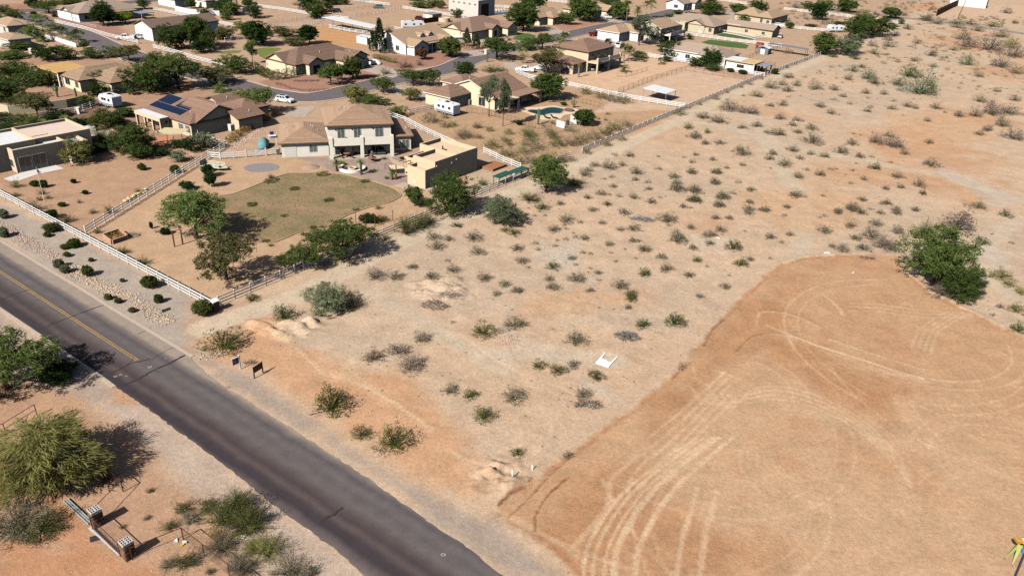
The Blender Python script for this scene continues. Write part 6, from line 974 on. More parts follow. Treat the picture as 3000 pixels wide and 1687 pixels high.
# patio curved shade wall, covered hot tub, bench, fire pit, fountain
# the tan guest house --------------------------------------------------
O2 = P('l', 1875, 465)
th2 = R(54.0)
tan = M('stucco_guest', lin(230, 202, 168) * .85, .9, .05, 1.2, .0006, 30, dirt=.05); ST['guest'] = tan
guest = building('guest_house', 'tan flat-roofed pueblo guest house with stepped parapets', O2, th2,
    [blk(8.6, 14.6, 0, 9.4, 4.6, 'flat', par=.75), blk(2.6, 8.6, 0, 5.4, 4.55, 'flat', par=.75), blk(0, 2.6, 0, 4.4, 3.55, 'flat', par=.7), blk(3.4, 8.6, 5.4, 8.4, 3.5, 'flat', par=.55), blk(7.2, 8.6, 8.4, 9.4, 3.0, 'flat', par=.3)], 'guest',
    openings=[(2, 'y0', 1.35, 0, .95, 2.1, 'door'), (0, 'y0', 3.2, 1.2, 1.5, 1.2, 'win2')])
MB().box(-.6, 6.5, -1.0, -.004, -.1, .06).build('walkway', conc, guest); MB().box(-2.2, -.004, .5, 5.4, -.1, .05).build('walkway', conc, guest)
MB().box(-.05, -.004, 2.3, 2.75, .55, 1.15).build('meter_box', trim_w, guest)
for xx, zz in ((3.0, 3.55), (8.4, 3.6), (7.1, 3.2)): MB().box(xx - .09, xx + .09, -.12, -.004, zz, zz + .22, bev=.02).build('wall_lamp', trim_w, guest)
for k in range(4): MB().tube((1.4 + .05 * k, 4.6 + k * 1.15, 3.05), (3.9, 4.6 + k * 1.15, 3.05), .09, n=8).build('roof_beam', wood, guest)
MB().tube((.3, 7.6, -.2), (.3, 7.6, 2.9), .15, n=10).build('log_post', M('log', lin(206, 158, 96) * .8, .8, .2, 4), guest); MB().tube((.3, 4.4, 3.0), (.3, 8.3, 3.0), .13, n=8).build('log_beam', MATS['log'], guest)
W2_ = lambda x, y, z=0: frame_at(O2, th2) @ Vector((x, y, z))
pal = tag(empty('wooden_chair', W2_(10.2, 4.6, 3.86), th2 + .4), 'small wooden chair standing on the guest house roof', 'chair')
MB().box(-.3, .3, -.3, .3, .3, .38).build('seat', wood, pal); MB().box(-.3, .3, .25, .3, .38, .95).build('backrest', wood_d, pal)
for sx in (-.25, .25):
    for sy in (-.25, .25): MB().box(sx - .03, sx + .03, sy - .03, sy + .03, 0, .298).build('leg', wood_d, pal)
tubr = tag(empty('hot_tub', P('l', 1590, 285), R(20)), 'square hot tub under a cream cover on the patio gravel', 'hot tub'); MB().box(-1.25, 1.25, -1.1, 1.1, -.05, .85, bev=.06).build('cabinet', M('tub_side', (.06, .05, .045), .7, .2, 4), tubr); MB().box(-1.3, 1.3, -1.15, 1.15, .855, 1.0, bev=.04).build('cover', M('tub_cover', lin(232, 220, 198) * .8, .7, .06, 2), tubr)
MB().box(1.6, 2.0, -1.0, 1.0, 0, .42).build('step', M('grey_wood', (.18, .16, .15), .9, .2, 4), tubr)
fp = tag(empty('fire_pit', P('l', 1140, 262)), 'round fire pit ringed by a curved cream seat wall', 'fire pit')
mb = MB(); nn = 30; aa = [R(150) + R(280) * k / nn for k in range(nn + 1)]
for k in range(nn):
    q = lambda a, r_: (r_ * math.cos(a), r_ * math.sin(a)); A_, B_, C_, D_ = q(aa[k], 2.0), q(aa[k], 2.5), q(aa[k + 1], 2.5), q(aa[k + 1], 2.0); mb.hexa([(*A_, -.1), (*B_, -.1), (*C_, -.1), (*D_, -.1)], [(*A_, .5), (*B_, .5), (*C_, .5), (*D_, .5)])
mb.build('seat_wall', ST['cream'], fp); MB().lathe([(.85, -.1), (.85, .4), (.5, .4), (.5, .2), (.02, .2)], 24).build('pit_ring', ST['tan'], fp); MB().lathe([(.48, .1), (.48, .24), (.02, .26)], 16).build('ash_bed', dark_in, fp)
ft = tag(empty('garden_fountain', P('l', 1342, 185)), 'three tiered stone fountain before the patio', 'fountain'); stn = M('cast_stone', lin(150, 120, 100) * .85, .85, .2, 4, .01)
MB().lathe([(.7, -.1), (.75, .1), (.35, .25), (.3, .5)], 16).build('base', stn, ft); MB().lathe([(.2, .5), (.8, .75), (.85, .85), (.75, .85), (.15, .75), (.14, 1.2)], 20).build('bowl', stn, ft); MB().lathe([(.14, 1.2), (.5, 1.4), (.52, 1.48), (.42, 1.48), (.1, 1.4), (.1, 1.75)], 18).build('bowl', stn, ft); MB().lathe([(.1, 1.75), (.28, 1.85), (.3, 1.9), (.12, 2.0), (.14, 2.1), (.02, 2.25)], 14).build('finial', stn, ft)
fr_ = tag(empty('metal_stand', P('l', 1500, 255), R(25)), 'brown metal towel frame beside the hot tub', 'stand')
for sx in (-.6, .6): MB().tube((sx, 0, 0), (sx, 0, 1.1), .04, n=6).build('upright', M('rust_metal', lin(110, 66, 48) * .9, .8, .25, 6), fr_)
for zz in (.55, 1.1): MB().tube((-.6, 0, zz), (.6, 0, zz), .035, n=6).build('bar', MATS['rust_metal'], fr_)
# the house with solar panels ---------------------------------------
O3 = corner('h', 545, 590, 3); solar_house = building('solar_house', 'brown tiled house with dark gable and big solar array', O3, TH,
    [blk(0, 13.4, 0, 17.5, 3.0, 'hip', pitch=.3, wall='tan'), blk(1.2, 12.2, -.2, 9, 3.02, 'gy', pitch=.46, oh=.45, wall='tan', vents=3), blk(13.4, 20.5, 1.5, 9, 3.0, 'hip', pitch=.36, wall='tan'), blk(9, 15, -3.5, 3, 2.95, 'gx', pitch=.36, wall='tan'), blk(13.4, 22, 9, 15, 3.1, 'gx', pitch=.36, wall='tan')], 'tan', 'pink', trim_b,
    [(0, 'x0', .6, .8, 1.5, 1.4, 'cur'), (0, 'x0', 2.9, .8, 1.6, 1.4, 'cur'), (0, 'x0', 16, .9, .8, 1.5, 'cur'), (0, 'y0', 4.2, 1.6, .9, .5, 'win'), (0, 'x0', 8, 0, 3, 2.2, 'win'), (0, 'x0', 12, 0, 2.4, 2.2, 'win')], course=.36)
W3 = lambda x, y, z=0: frame_at(O3, TH) @ Vector((x, y, z))
pc3 = tag(empty('patio_cover', W3(-2.6, 7.0), TH), 'white flat patio roof with tan posts on the solar house', 'patio cover')
MB().box(0, 3.4, 0, 9.6, 2.75, 3.05).build('roof', wmet, pc3); MB().box(-.05, -.002, -.02, 9.62, 2.35, 3.12).build('beam', ST['tan'], pc3); MB().box(-.05, 3.4, -.06, -.002, 2.35, 3.12).build('beam', ST['tan'], pc3)
for yy in (.25, 3.2, 6.2, 9.3): MB().box(.05, .45, yy - .2, yy + .2, -.1, 2.745).build('post', ST['tan'], pc3)
def solar(label, O, th, pitch, z0, nx, ny, pw, ph, skip=()):
    """panels lying on a roof plane rising along +x of the frame"""
    root = tag(empty('solar_array', O, th), label, 'solar panels'); fm_ = M('panel_frame', (.55, .57, .6), .4, .1, 3, metal=.5); cell = M('solar_cell', (.012, .018, .045), .12, .3, 3, spec=.7)
    for a in range(nx):
        for b_ in range(ny):
            if (a, b_) in skip: continue
            x0, y0 = a * (pw + .03), b_ * (ph + .03); z = lambda x: z0 + x * pitch
            MB().hexa([(x0, y0, z(x0)), (x0 + pw, y0, z(x0 + pw)), (x0 + pw, y0 + ph, z(x0 + pw)), (x0, y0 + ph, z(x0))], [(x0, y0, z(x0) + .05), (x0 + pw, y0, z(x0 + pw) + .05), (x0 + pw, y0 + ph, z(x0 + pw) + .05), (x0, y0 + ph, z(x0) + .05)]).build('panel', cell, root)
    for a in (0, nx // 2, nx): x0 = a * (pw + .03) - .015; MB().box(x0 - .03, x0 + .03, 0, ny * (ph + .03), z0 + x0 * pitch + .03, z0 + x0 * pitch + .075).build('rail', fm_, root)
    return root
solar('dark blue solar array on the pink brown tile roof', W3(.9, 5.2), TH, .3, 3.47, 5, 7, 1.02, 1.62, ((2, 3), (3, 3), (4, 3)))
# the flat-roofed house at the left edge ---------------------------------
O4 = P('g', 270, 1330); flat4 = building('flat_roof_house', 'brown stucco flat-roofed house with white roof and glass corner', O4, R(52),
    [blk(0, 9, 0, 6.5, 4.2, 'flat', par=.5, deck=wmet), blk(5, 15, 3, 13, 4.6, 'flat', par=.5, deck=M('roof_coat', lin(228, 206, 190) * .85, .8, .05, 1)), blk(-5, 4.9, 2.2, 12, 4.8, 'flat', par=.5, deck=wmet), blk(9, 12.5, -1.2, 4, 3.8, 'flat', par=.4, deck=wmet)], 'tan',
    openings=[(0, 'y0', .6, .2, 2.0, 2.5, 'cur'), (0, 'y0', 3.0, .2, 2.2, 2.5, 'cur'), (2, 'y0', 1.5, .9, 1.4, 1.3, 'win'), (0, 'x0', 1, .9, 1.4, 1.3, 'win')])
struct(sheet('white_paving', Q('g', (60, 1410), (275, 1340), (560, 1190), (650, 1120), (965, 1262), (740, 1310), (560, 1350), (300, 1440), (150, 1449)), .05, M('white_paver', lin(232, 226, 218) * .8, .8, .06, 2), th=.1))
# the other houses ---------------------------------------------------
def H(name, label, r, x, y, z, wall, roof, blocks, op=(), trim=None, course=0, th=TH, cat='house', oh=.5): return building(name, label, corner(r, x, y, z, oh, th), th, blocks, wall, roof, trim, op, course, cat)
W = lambda *s: [(0, sd, p_, .9 if k_ != 'garage' else 0, w_, h_, k_) for sd, p_, w_, h_, k_ in s]
h5 = H('tan_roof_house', 'tan tile roofed house with tall stucco patio on posts', 'a', 1180, 1220, 3, 'peach', 'tan', [blk(0, 16, 0, 9, 3, 'hip', pitch=.42, vents=3), blk(4, 20, -7, 4, 2.95, 'hip', pitch=.4), blk(13, 22, -4, 6, 2.9, 'hip', pitch=.4), blk(-1.2, 7, 8, 19, 3.3, 'open', th=.35, rm=M('yellow_roof', lin(206, 166, 108) * .85, .85, .1, 1), pm=ST['cream'], pw=.22, posts=((-.8, 8.5), (-.8, 13.5), (-.8, 18.5), (6, 8.5), (6, 18.5)))], W(('x0', 1, 1.4, 1.4, 'win'), ('x0', 5, 2.2, 1.8, 'win'), ('y0', 9, 1.5, 1.3, 'win')), course=.42)
h6 = H('white_house', 'long white house with tan roof and covered porch behind the white rail fence', 'a', 1170, 215, 3, 'white', 'sand', [blk(0, 24, 0, 15, 3.1, 'hip', pitch=.34, vents=2), blk(-.2, 14, 5, 11, 3.12, 'gx', pitch=.42), blk(6, 20, -3.5, .5, 2.7, 'open', th=.3, rm=RF['sand'], pm=trim_w)], W(('x0', 7, 1.2, 1.6, 'win'), ('x0', 2.5, .5, .5, 'win'), ('x0', 4, .5, .5, 'win'), ('y0', 2, 2, 1.9, 'win'), ('y0', 5, 2, 1.9, 'win'), ('y0', 12, 2, 1.9, 'win')))
h7 = H('barn', 'white gabled barn with long dark roof behind the pickups', 'a', 2280, 440, 4.0, 'white', 'dark', [blk(0, 24, 0, 10, 4.2, 'gx', pitch=.36, vents=0)], cat='barn')
h8 = H('peach_house', 'peach stucco house with brown tiles and dark entry gables at the street bend', 'b', 2140, 990, 3, 'peach', 'brown', [blk(0, 24, 0, 13, 3.1, 'hip', pitch=.42, vents=4), blk(-.3, 10, 4, 12, 3.13, 'gx', pitch=.48, oh=.45), blk(3, 8, -2, 4, 3.3, 'gy', pitch=.5), blk(14, 20, -5.5, 2, 3.0, 'gy', pitch=.5), blk(18, 24, -3, 2, 3.1, 'gy', pitch=.5)], W(('x0', 9, .4, .4, 'win'), ('x0', 10.5, .4, .4, 'win'), ('x0', 7, .4, .4, 'win'), ('x0', 4, 1.3, 1.2, 'win'), ('x0', 12, .6, 1, 'win')) + [(2, 'y0', 1.4, 0, 2.4, 2.5, 'dark'), (3, 'y0', .8, 0, 4.4, 2.2, 'dark'), (4, 'y0', 1, .9, 3, 1.4, 'win'), (0, 'y0', 10, .9, 2, 1.4, 'win')], course=.42)
h9 = H('dormer_house', 'white gabled ranch house with brown roof and twin dormers', 'c', 1490, 690, 3, 'white', 'tan', [blk(0, 22, 0, 16, 3.1, 'gx', pitch=.40, oh=.5, vents=2), blk(9, 11, 2.2, 5, 4.6, 'gy', pitch=.7, oh=.25, z0=3.2, vents=0), blk(13, 15, 2.2, 5, 4.6, 'gy', pitch=.7, oh=.25, z0=3.2, vents=0), blk(.5, 7, -3.2, 2, 3.0, 'gy', pitch=.45, vents=0), blk(15, 20.5, -3.0, 2, 3.0, 'gy', pitch=.45, vents=0), blk(7, 15, -2.4, .6, 2.6, 'open', th=.25, rm=RF['tan'], pm=trim_w, posts=((7.5, -2.1), (10, -2.1), (12.5, -2.1), (14.6, -2.1)))], W(('x0', 3, 1.4, 1.4, 'win'), ('y0', 9, 1.6, 1.6, 'win'), ('y0', 12, 1.4, 2, 'win')) + [(3, 'y0', 1.8, .9, 2.8, 1.4, 'win'), (4, 'y0', 1.4, .9, 2.6, 1.4, 'win')], trim_w)
h10 = H('brown_house', 'brown roofed house with pointed dark entries beside the big tree', 'd', 170, 490, 3, 'peach', 'brown', [blk(0, 23, 0, 15, 3.1, 'hip', pitch=.42), blk(-.3, 10, 5, 12, 3.13, 'gx', pitch=.48, oh=.45), blk(9, 13, -2, 4, 3.6, 'gy', pitch=.5), blk(17, 23, -3, 4, 3.2, 'gy', pitch=.5)], [(0, 'y0', .8, 0, 4.8, 2.2, 'garage'), (2, 'y0', 1.2, 0, 1.6, 2.6, 'dark'), (3, 'y0', 1.5, .9, 2.6, 1.4, 'win'), (0, 'x0', 3, .9, 1.2, 1.2, 'win')])
h11 = building('metal_workshop', 'tall beige metal workshop with white flat roof and row of small windows', P('d', 260, 270), TH, [blk(0, 11, 0, 16, 6.6, 'flat', par=.3, deck=wmet)], 'grey', openings=[(0, 'x0', 1.2 + 2.9 * k, 4.6, 1.0, .5, 'win') for k in range(5)] + [(0, 'y0', 2, 0, 5, 5, 'dark')], cat='workshop')
h12 = H('small_solar_house', 'tan tiled house with small solar array behind the big round tree', 'd', 1240, 270, 3, 'peach', 'tan', [blk(-2, 17, 0, 13, 3.1, 'hip', pitch=.42), blk(3, 10, -3, 5, 3.05, 'hip', pitch=.42), blk(11, 17, -2, 4, 3, 'hip', pitch=.42)], W(('x0', 2, 1.4, 1.2, 'win'), ('y0', 12, 2, 1.6, 'win')) + [(1, 'y0', 1, .8, 1.6, 1.6, 'win'), (0, 'y0', -1.5 + 2, 0, .9, 2.4, 'door')])
solar('small dark solar array on the tan tile roof behind the tree', corner('d', 1240, 270, 3) + EX * 3 + EY * 5.5, TH, .42, 4.55, 3, 4, 1.02, 1.62, ((2, 2),))
h13 = H('corner_house', 'tan house with steep entry gable beside the silver pickup', 'd', 1970, 190, 3, 'peach', 'tan', [blk(0, 20, 0, 14, 3.1, 'hip', pitch=.45), blk(8, 15, -3, 4, 3.2, 'gy', pitch=.5)], [(1, 'y0', 1.4, 0, 4, 2.2, 'dark'), (0, 'y0', 1.5, .9, 2, 1.3, 'win'), (0, 'y0', 16, .9, 2, 1.3, 'win')])
h14 = H('balcony_house', 'tan two-storey house with glass railed balcony over the sand lot', 'd', 1940, 790, 6, 'tan', 'pink', [blk(0, 15, 0, 12, 6.0, 'hip', pitch=.36, vents=2), blk(-6.5, 0, 1, 10, 3.1, 'hip', pitch=.42, vents=1), blk(0, 14, -3.6, -.002, 2.75, 'open', th=.45, rm=ST['tan'], pm=ST['tan'], pw=.25, posts=((.3, -3.3), (7, -3.3), (13.7, -3.3)))], [(0, 'y0', 1.6, 3.7, 1.3, 1.3, 'win'), (0, 'y0', 5, 3.7, 1.4, 1.3, 'win'), (0, 'y0', 9.6, 3.3, 1.8, 2.1, 'win'), (0, 'y0', 2, .1, 2, 2.1, 'win'), (0, 'y0', 7, .1, 3, 2.1, 'win'), (1, 'y0', 1.5, .1, 4, 2.0, 'garage')], course=.42)
for px in (.3, 7, 13.7): MB().box(px - .3, px + .3, -3.58, -3.0, 3.204, 4.5).build('pillar', ST['tan'], h14)
for xa, xb in ((.6, 6.7), (7.3, 13.4)): MB().box(xa, xb, -3.4, -3.36, 3.204, 4.2).build('glass_railing', M('railing_glass', (.55, .62, .66), .1, .1, 1, spec=.6), h14)
h15 = H('white_garage', 'white stucco garage house with tan roof and grey eucalyptus', 'd', 2400, 520, 3, 'white', 'tan', [blk(0, 14, 0, 9, 3.4, 'hip', pitch=.38, vents=1), blk(7, 16, -4, 4, 3.2, 'gy', pitch=.4)], [(0, 'x0', 1.5, 0, 5, 2.4, 'garage')], trim_w)
h16 = H('deck_house', 'white house with tan gable roof and raised white deck', 'e', 710, 440, 5.2, 'grey', 'tan', [blk(0, 15, 0, 10, 5.2, 'gx', pitch=.36, vents=2), blk(2, 15, -3.2, -.002, 2.6, 'open', th=.3, rm=trim_w, pm=trim_w, posts=((2.4, -2.9), (8, -2.9), (14.6, -2.9)))], [(0, 'y0', 1.5, 3.3, 1.2, 1.2, 'win'), (0, 'y0', 5.5, 3.3, 1.2, 1.2, 'win'), (0, 'y0', 10, 3.0, 1.8, 2.0, 'win'), (0, 'y0', 3, .1, 8, 2.0, 'dark')], trim_w)
for xa, xb in ((2.2, 8), (8.2, 14.8)): MB().box(xa, xb, -3.2, -3.12, 2.904, 3.9).build('deck_railing', trim_w, h16)
h17 = H('gabled_tan_house', 'wide tan house with central gable above the green lawns', 'e', 1520, 415, 3, 'khaki', 'sand', [blk(0, 14, 0, 22, 3.1, 'hip', pitch=.40, vents=2), blk(-.4, 8, 4, 12, 3.15, 'gx', pitch=.42), blk(-3.5, 0, 11, 15, 3.6, 'flat', par=.2), blk(12, 17, -6, 0, 2.9, 'open', th=.35, rm=ST['tan'], pm=ST['khaki'], pw=.25)], W(('x0', 1, 1.2, 1.4, 'win'), ('x0', 16, 1.4, 1.5, 'win'), ('x0', 18.6, .7, 1.5, 'win'), ('y0', 5, 1.6, 1.4, 'win')) + [(2, 'x0', 1, 0, 2, 2.6, 'dark')])
h18 = H('small_cream_house', 'small cream house with pointed dark gable at the top of the street', 'e', 1060, 70, 3, 'white', 'sand', [blk(0, 14, 0, 9, 3.1, 'gx', pitch=.42), blk(8, 14, -2, 5, 3.3, 'gy', pitch=.5)], W(('y0', 3, 1.2, 1.6, 'win'), ('x0', 3, 2, 1.4, 'win')))
h19 = H('double_hip_house', 'khaki house with two hip peaks behind the far white rails', 'e', 2390, 290, 3, 'khaki', 'tan', [blk(0, 20, 0, 8, 3.2, 'hip', pitch=.5, vents=1), blk(1, 12, 6, 17, 3.15, 'hip', pitch=.5, vents=1)], W(('x0', 1, 1.2, 1.2, 'win'), ('x0', 4, 1.0, 1.6, 'win'), ('y0', 10, 1.4, 1.2, 'win')))
h20 = H('tan_outbuilding', 'low tan outbuilding with grey gable roof beside the green lawn', 'e', 2405, 465, 3, 'khaki', 'sand', [blk(0, 8, 0, 20, 2.9, 'gy', pitch=.38, vents=0)], W(('x0', 3, 1.2, 1.0, 'win'), ('x0', 10, 1.2, 1.0, 'win')), cat='outbuilding')
h21 = H('white_wall_house', 'white walled house with tan roof and white patio roof by the arena', 'e', 1680, 880, 3, 'white', 'sand', [blk(0, 12, 0, 22, 3.0, 'hip', pitch=.34, vents=3), blk(-.8, 6, -6, -.002, 2.7, 'open', th=.2, rm=wmet, pm=trim_w)], W(('x0', 12, 1.6, 1.2, 'win'), ('x0', 18, .8, .6, 'win'), ('y0', 2, 3, 1.6, 'win')), trim_w)
stable = H('stable', 'white stable with flat tan roof and open dark stall', 'e', 2120, 985, 2.6, 'white', 'sand', [blk(0, 6.5, 0, 9, 2.6, 'none'), blk(-.6, 7.2, -.6, 9.8, 2.65, 'open', th=.18, rm=M('tan_roofing', lin(214, 184, 136) * .85, .85, .08, 1), pm=trim_w), blk(1, 6, -4, -.62, 2.3, 'open', th=.1, rm=gmet, pm=wood_d)], [(0, 'x0', 3, .9, 2.4, 1.0, 'dark'), (0, 'y0', .4, 0, 5, 2.1, 'dark')], cat='stable', oh=.6)
# the pool house
O23 = corner('i', 2160, 190, 3); h23 = building('pool_house', 'brown tiled house with cream gable facing the swimming pool', O23, TH, [blk(0, 9.5, 0, 8, 3.0, 'hip', pitch=.40, vents=2), blk(7.4, 21.5, -8, 7.6, 3.05, 'gx', pitch=.38, oh=.45, vents=3), blk(12, 21, 6, 13, 3.0, 'hip', pitch=.4), blk(8.2, 12.5, -12, -8.02, 2.7, 'open', th=.3, rm=ST['peach'], pm=ST['peach'], pw=.2), blk(12, 22, -12, -8.03, 2.9, 'open', th=.35, rm=RF['pink'], pm=ST['peach'], pw=.2)], 'peach', 'pink', trim_w,
    [(0, 'x0', 3, 1.2, .6, .6, 'win'), (0, 'y0', 3, 1.2, .8, .8, 'win'), (1, 'x0', 3, .3, 2, 2, 'win'), (1, 'y0', 3, .1, 3, 2.1, 'win'), (1, 'y0', 8, .1, 3, 2.1, 'win')], course=.40)
# houses and sheds at the upper edge
H('upper_cream_house', 'cream house with dark porch at the upper frame edge behind the vinyl wall', 'b', 780, 20, 3, 'cream', 'sand', [blk(0, 12, 0, 14, 3.1, 'hip', pitch=.36), blk(4, 12, -4, 0, 2.8, 'open', th=.3, rm=RF['sand'], pm=trim_w)], W(('y0', 5, 3, 1.9, 'win'), ('x0', 3, 1.2, 1.2, 'win')), trim_w)
H('upper_white_house', 'white house with cream side wall behind the white rail fence', 'b', 310, 10, 3, 'cream', 'sand', [blk(0, 18, 0, 12, 3.2, 'hip', pitch=.36)], W(('y0', 4, 1.6, 1.3, 'win')), trim_w)
H('edge_house', 'pale stucco house with tan roof at the upper frame corner by the drive', 'a', 95, 400, 3, 'grey', 'tan', [blk(0, 8, 0, 12, 3, 'hip', pitch=.36)], W(('x0', 2, 1.2, 1.4, 'win')), trim_w)
H('edge_garage', 'pale garage at the frame edge below the drive', 'a', 120, 610, 3, 'grey', 'tan', [blk(0, 6, 0, 10, 3, 'hip', pitch=.3)], (), trim_w, cat='garage')
H('far_house', 'distant tan house beyond the trees at the upper edge', 'd', 2100, 10, 3, 'tan', 'tan', [blk(0, 20, 0, 14, 3.1, 'hip', pitch=.4)], W(('y0', 3, 2, 1.4, 'win'),))
building('far_workshop', 'white roofed tan shop building at the far desert edge', P('f', 2185, 90), R(57), [blk(0, 9, 0, 18, 4.2, 'flat', par=.15, deck=wmet)], 'cream', openings=[(0, 'y0', 1.5, 0, 4, 3.4, 'dark')], cat='workshop')
def shed(label, r, x, y, z, lx, ly, wm, rmat, k='gx', pitch=.3, th=TH, nm='shed'):
    o = tag(empty(nm, corner(r, x, y, z, .1, th), th), label, 'shed'); MB().box(0, lx, 0, ly, -.1, z).build('wall', wm, o); pol, _ = roof_polys(-.15, lx + .15, -.15, ly + .15, z + .02, k, pitch); mb = MB()
    for p_ in pol: mb.face(p_); mb.face([(q[0], q[1], q[2] - .08) for q in p_[::-1]])
    mb.build('roof', rmat, o)
    d_ = MB().box(-.03, -.002, ly * .3, ly * .7, 0, z * .85).build('door', trim_w, o); return o
shed('orange wooden shed with dark roof by the paddock', 'c', 200, 150, 2.2, 3.4, 4.2, M('orange_wood', lin(206, 140, 60) * .8, .85, .2, 3), RF['dark'])
shed('flat grey topped tan shed by the workshop rails', 'c', 1890, 225, 2.5, 5.5, 5, ST['tan'], gmet, 'flat')
shed('metal garden shed with white striped doors by the brown pipe rail', 'e', 2330, 745, 2.1, 3.2, 4.0, M('shed_blue', lin(120, 130, 142) * .8, .6, .1, 2), wmet)
shed('white box building behind the small pine', 'c', 900, 570, 2.4, 3, 5, ST['white'], wmet, 'flat', nm='pump_house')
def ramada(label, r, x, y, z, lx, ly, rmat, pm, fall=0, th=TH, nm='shade_roof', cat='shade'):
    o = tag(empty(nm, corner(r, x, y, z, 0, th), th), label, cat); MB().hexa([(0, 0, z - fall), (lx, 0, z - fall), (lx, ly, z), (0, ly, z)], [(0, 0, z - fall + .12), (lx, 0, z - fall + .12), (lx, ly, z + .12), (0, ly, z + .12)]).build('roof', rmat, o)
    nx = max(2, int(lx / 4) + 1); ny = max(2, int(ly / 5) + 1)
    for a in range(nx):
        for b_ in range(ny): px, py = .2 + (lx - .4) * a / (nx - 1), .2 + (ly - .4) * b_ / (ny - 1); MB().tube((px, py, -.1), (px, py, z - fall * (1 - py / ly) - .003), .07, n=6).build('post', pm, o)
    return o
rust = MATS['rust_metal']
ramada('long hay barn with white sloping roof beside the paddock', 'c', 975, 410, 3.4, 5.5, 26, wmet, gmet, .5, nm='hay_barn', cat='barn')
ramada('small white shade roof on posts in the riding arena', 'e', 790, 1405, 2.6, 6, 7, wmet, gmet, .3)
ramada('grey blue shade roof over hay at the trail end', 'f', 385, 500, 2.6, 3, 14, M('blue_roof', lin(128, 134, 146) * .85, .6, .1, 1), rust, .2)
ramada('grey shade over the porch of the white house side yard', 'a', 2130, 215, 2.4, 5, 6, gmet, trim_w)
for k, (x, y) in enumerate(((2150, 215), (2400, 140))): ramada(('green metal roof over the trough beside the trail fence', 'second green trough roof nearer the trail bush')[k], 'x', x, y, 1.5 + .3, 1.6, 1.4, M('green_roof', lin(40, 92, 80) * .9, .6, .1, 2), rust, 0, R(54.4) - math.pi / 2, 'trough_shade') if False else ramada(('green metal roof over the trough beside the trail fence', 'second green trough roof nearer the trail bush')[k], 'x', x - 20, y + 10, 1.5, 4.2, 1.7, M('green_roof', lin(40, 92, 80) * .9, .6, .1, 2), rust, 0, TH, 'trough_shade')
sail = tag(empty('shade_sail', P('h', 270, 800)), 'beige shade sail stretched over the play deck of the solar house', 'shade sail')
cs_ = [P('h', 0, 720, 2.9), P('h', 180, 635, 3.6), P('h', 540, 660, 2.9), P('h', 420, 740, 2.2), P('h', 270, 750, 2.6)]; c0_ = sum(cs_, Vector()) / 5 - Vector((0, 0, .3)); mb = MB(); off = sail.location
for k in range(5): mb.face([c0_ - off, cs_[k] - off, cs_[(k + 1) % 5] - off])
mb.build('sail', M('sail_cloth', lin(224, 204, 164) * .85, .9, .05, 2), sail)
for p_ in cs_[:4]: MB().tube((p_.x - off.x, p_.y - off.y, -.1), (p_.x - off.x, p_.y - off.y, p_.z + .1), .05, n=6).build('pole', rust, sail)
struct(sheet('play_deck', Q('h', (-60, 830), (100, 790), (300, 780), (260, 900), (40, 920), (-120, 900)), .12, M('clay_paver', lin(206, 142, 108) * .85, .9, .1, 3), th=.2))
struct(sheet('garden_paving', Q('g', (1220, 770), (1480, 680), (1720, 665), (1700, 740), (1500, 735), (1340, 790)), .04, drv))
bwall = tag(empty('block_wall', P('g', 20, 400)), 'bare grey block wall behind the ranch fence', 'wall')
for a, c in zip(*(lambda l: (l, l[1:]))([P('g', x, y) for x, y in ((-60, 390), (150, 440), (560, 400), (1020, 340), (1330, 270))])):
    a2, c2 = a - bwall.location, c - bwall.location; t_ = (c2 - a2).normalized(); n_ = Vector((-t_.y, t_.x, 0)) * .1; MB().hexa([a2 - n_, c2 - n_, c2 + n_, a2 + n_], [p + Vector((0, 0, 1.9)) for p in (a2 - n_, c2 - n_, c2 + n_, a2 + n_)]).build('wall_panel', ST['khaki'], bwall)
def plain_wall(name, label, pts, h, mat, th_=.12, pil=None):
    o = tag(empty(name, pts[0]), label, 'wall')
    for a, c in zip(pts, pts[1:]):
        m = max(1, round((c - a).length / 2.4))
        for q in range(m):
            p, s = a.lerp(c, q / m) - pts[0], a.lerp(c, (q + 1) / m) - pts[0]; t_ = (s - p).normalized(); n_ = Vector((-t_.y, t_.x, 0)) * th_ / 2; s = s - t_ * .004
            MB().hexa([p - n_, s - n_, s + n_, p + n_], [v + Vector((0, 0, h)) for v in (p - n_, s - n_, s + n_, p + n_)]).build('panel', mat, o)
            if pil: MB().box(p.x - pil, p.x + pil, p.y - pil, p.y + pil, 0, h + .15).build('post', mat, o)
    return o
plain_wall('vinyl_wall', 'solid white vinyl wall below the upper cream house', L('b', (330, 165), (520, 210), (760, 235), (1000, 240)), 1.8, vinyl, .06, .09)
plain_wall('vinyl_wall', 'short white vinyl wall beside the paddock corner', L('b', (1340, 195), (1430, 180), (1515, 150)), 1.8, vinyl, .06, .09)
plain_wall('garden_wall', 'low white garden wall with pillars along the palms', L('a', (500, 530), (570, 560), (760, 600), (880, 630), (990, 670), (1090, 700), (1160, 720)), 1.2, ST['white'], .25, .3)
plain_wall('screen_wall', 'dark brown screen wall at the far workshop', L('f', (1690, 165), (1830, 95), (1960, 35)), 3.2, M('dark_screen', lin(84, 66, 62) * .8, .8, .15, 2), .1, .1)
plain_wall('gate_wall', 'brown wooden yard wall with pool tank beside the travel trailer', L('c', (1760, 360), (1870, 345), (1985, 325)), 1.9, wood_d, .1)
plain_wall('yard_wall', 'tan yard wall between the dormered house and the brown house', L('c', (1880, 460), (1990, 480), (2070, 480), (2180, 470)), 1.8, ST['peach'], .2)
tank = tag(MB().lathe([(2.3, 0), (2.3, 1.5), (2.2, 1.5), (2.2, 1.2), (.02, 1.2)], 24).build('stock_tank', ST['tan'], None, P('c', 2070, 330)), 'round tan tank wall behind the brown wooden wall', 'tank')
